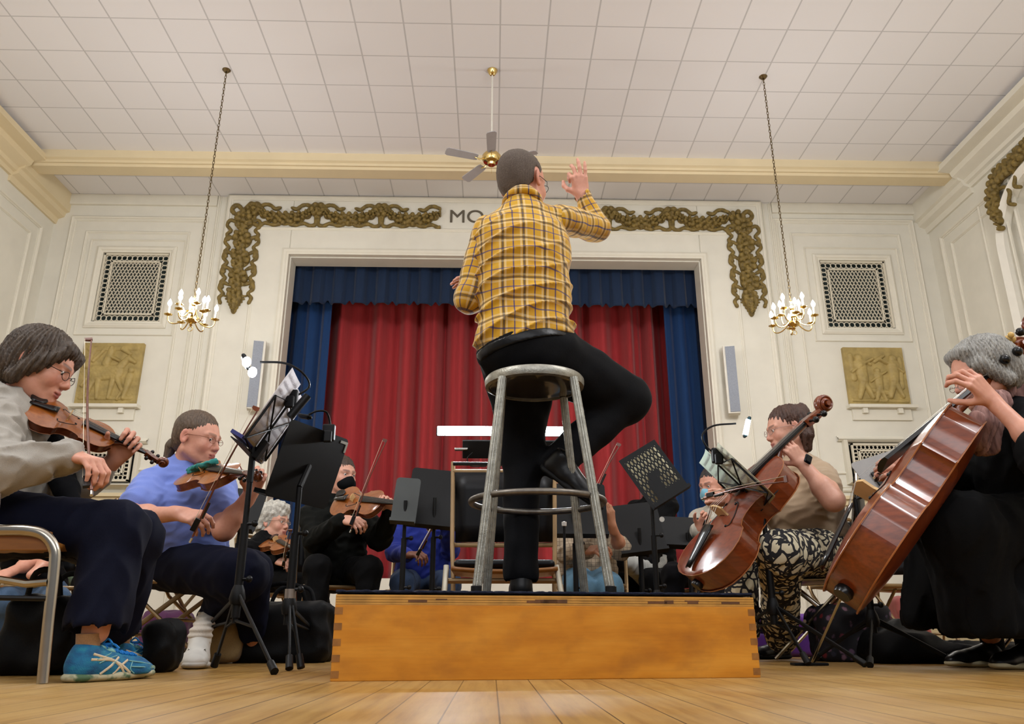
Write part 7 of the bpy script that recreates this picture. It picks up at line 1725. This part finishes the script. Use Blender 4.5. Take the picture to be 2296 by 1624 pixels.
def fl(px, Y): return V(P(px, 1420, Y).x, Y, 0)
bag('rucksack', fl(112, 2.78), (.22, .25, .24), BAGK, 'black rucksack under the front left chair')
bag('boot_bag', fl(374, 2.95), (.11, .20, .17), BAGK, 'soft black bag standing behind the teal running shoes', handle=False)
bag('tote_bag', fl(508, 3.75), (.15, .12, .19), TANB, 'tan canvas tote bag behind the white trainer')
bag('rucksack', fl(640, 3.9), (.44, .30, .26), BAGK, 'big black rucksack behind the stand tripods, left of the podium')
bag('case_bag', fl(372, 4.7), (.26, .2, .24), cloth('plum_case_cloth', (72, 20, 64), nsc=300), 'dark plum case beneath the blue tee player\'s chair', cat='case', handle=False)
pc = fl(1748, 4.75); t = thing('instrument_case', pc, 'bright purple instrument case behind the leaf print trousers', 'case')
S = SDF(); S.box(pc+V(0, 0, .07), (.19, .12, .07), None, rnd=.03); S.build('case_bottom', mat('dark_purple_shell', (72, 28, 112), rough=.5), .008, t)
S = SDF(); S.box(pc+V(0, 0, .185), (.19, .12, .045), None, rnd=.03); S.build('case_lid', PUR, .008, t)
MB().bb(pc+V(-.19, -.123, .132), pc+V(.19, -.115, .142)).build('zip_seam', BLACKP, t, smooth=False)
tf = NT('floral_bag_cloth'); co = tf.coord('Object'); vo = tf.n('ShaderNodeTexVoronoi'); vo.inputs['Scale'].default_value = 24; tf.l(co, vo.inputs['Vector'])
hs_ = tf.ramp(vo.outputs['Color'], [(.2, srgb(110, 24, 34)), (.45, srgb(96, 80, 110)), (.65, srgb(140, 100, 120)), (.85, srgb(34, 44, 64))])
pet = tf.math('MULTIPLY', tf.noise(co, 60, 2), .35); pe = tf.math('ADD', vo.outputs['Distance'], pet)
tf.col(tf.mix(tf.ramp(pe, [(.38, .0), (.55, 1.0)]), hs_, srgb(12, 10, 18))); tf.set(Roughness=.8)
bag('floral_bag', fl(1905, 3.95), (.34, .22, .25), tf.m, 'dark floral print bag on the floor behind the leaning endpin', fold=(.02, 10), handle=False)
bag('tablet_case', fl(1925, 4.35), (.30, .04, .26), mat('slate_blue_case', (44, 48, 66), rough=.5), 'slate blue flat case standing behind the floral bag', handle=False, fold=(.001, 4), cat='case')
bag('cello_bag', fl(2110, 3.75), (.72, .36, .08), BAGK, 'flat black cello bag lying on the floor at the right', handle=False, fold=(.02, 6), extra=lambda S, c: S.ell(c+V(-.20, 0, .08), (.14, .15, .10), None, k=.08))
MB().box(G(1815, 1493)+V(0, 0, .006), (.14, .06, .010)).build('endpin_stop', BLACKP, None, smooth=False, bevel=.003, label='small black endpin stop on the floor under the steel endpin', cat='endpin stop')
# third cello at the right edge
stringed('cello', P(2322, 1400, 3.35), P(2316, 722, 3.35), V(.35, -.85, .2), 'partly seen cello at the extreme right edge of the picture', endpin=G(2330, 1485))
# low wall-side items seen between chairs
bag('jacket_pile', P(1505, 1330, 6.6)*1.0-V(0, 0, P(1505, 1330, 6.6).z), (.34, .24, .85), cloth('red_jacket', (150, 34, 36)), 'red jacket hanging on a chair behind the perforated stand', handle=False, cat='jacket')
bag('jacket_pile', P(2040, 1400, 6.0)*1.0-V(0, 0, P(2040, 1400, 6.0).z), (.22, .2, .38), cloth('faded_red_cloth', (150, 76, 70)), 'faded red garment between the chairs under the black skirt', handle=False, cat='garment')
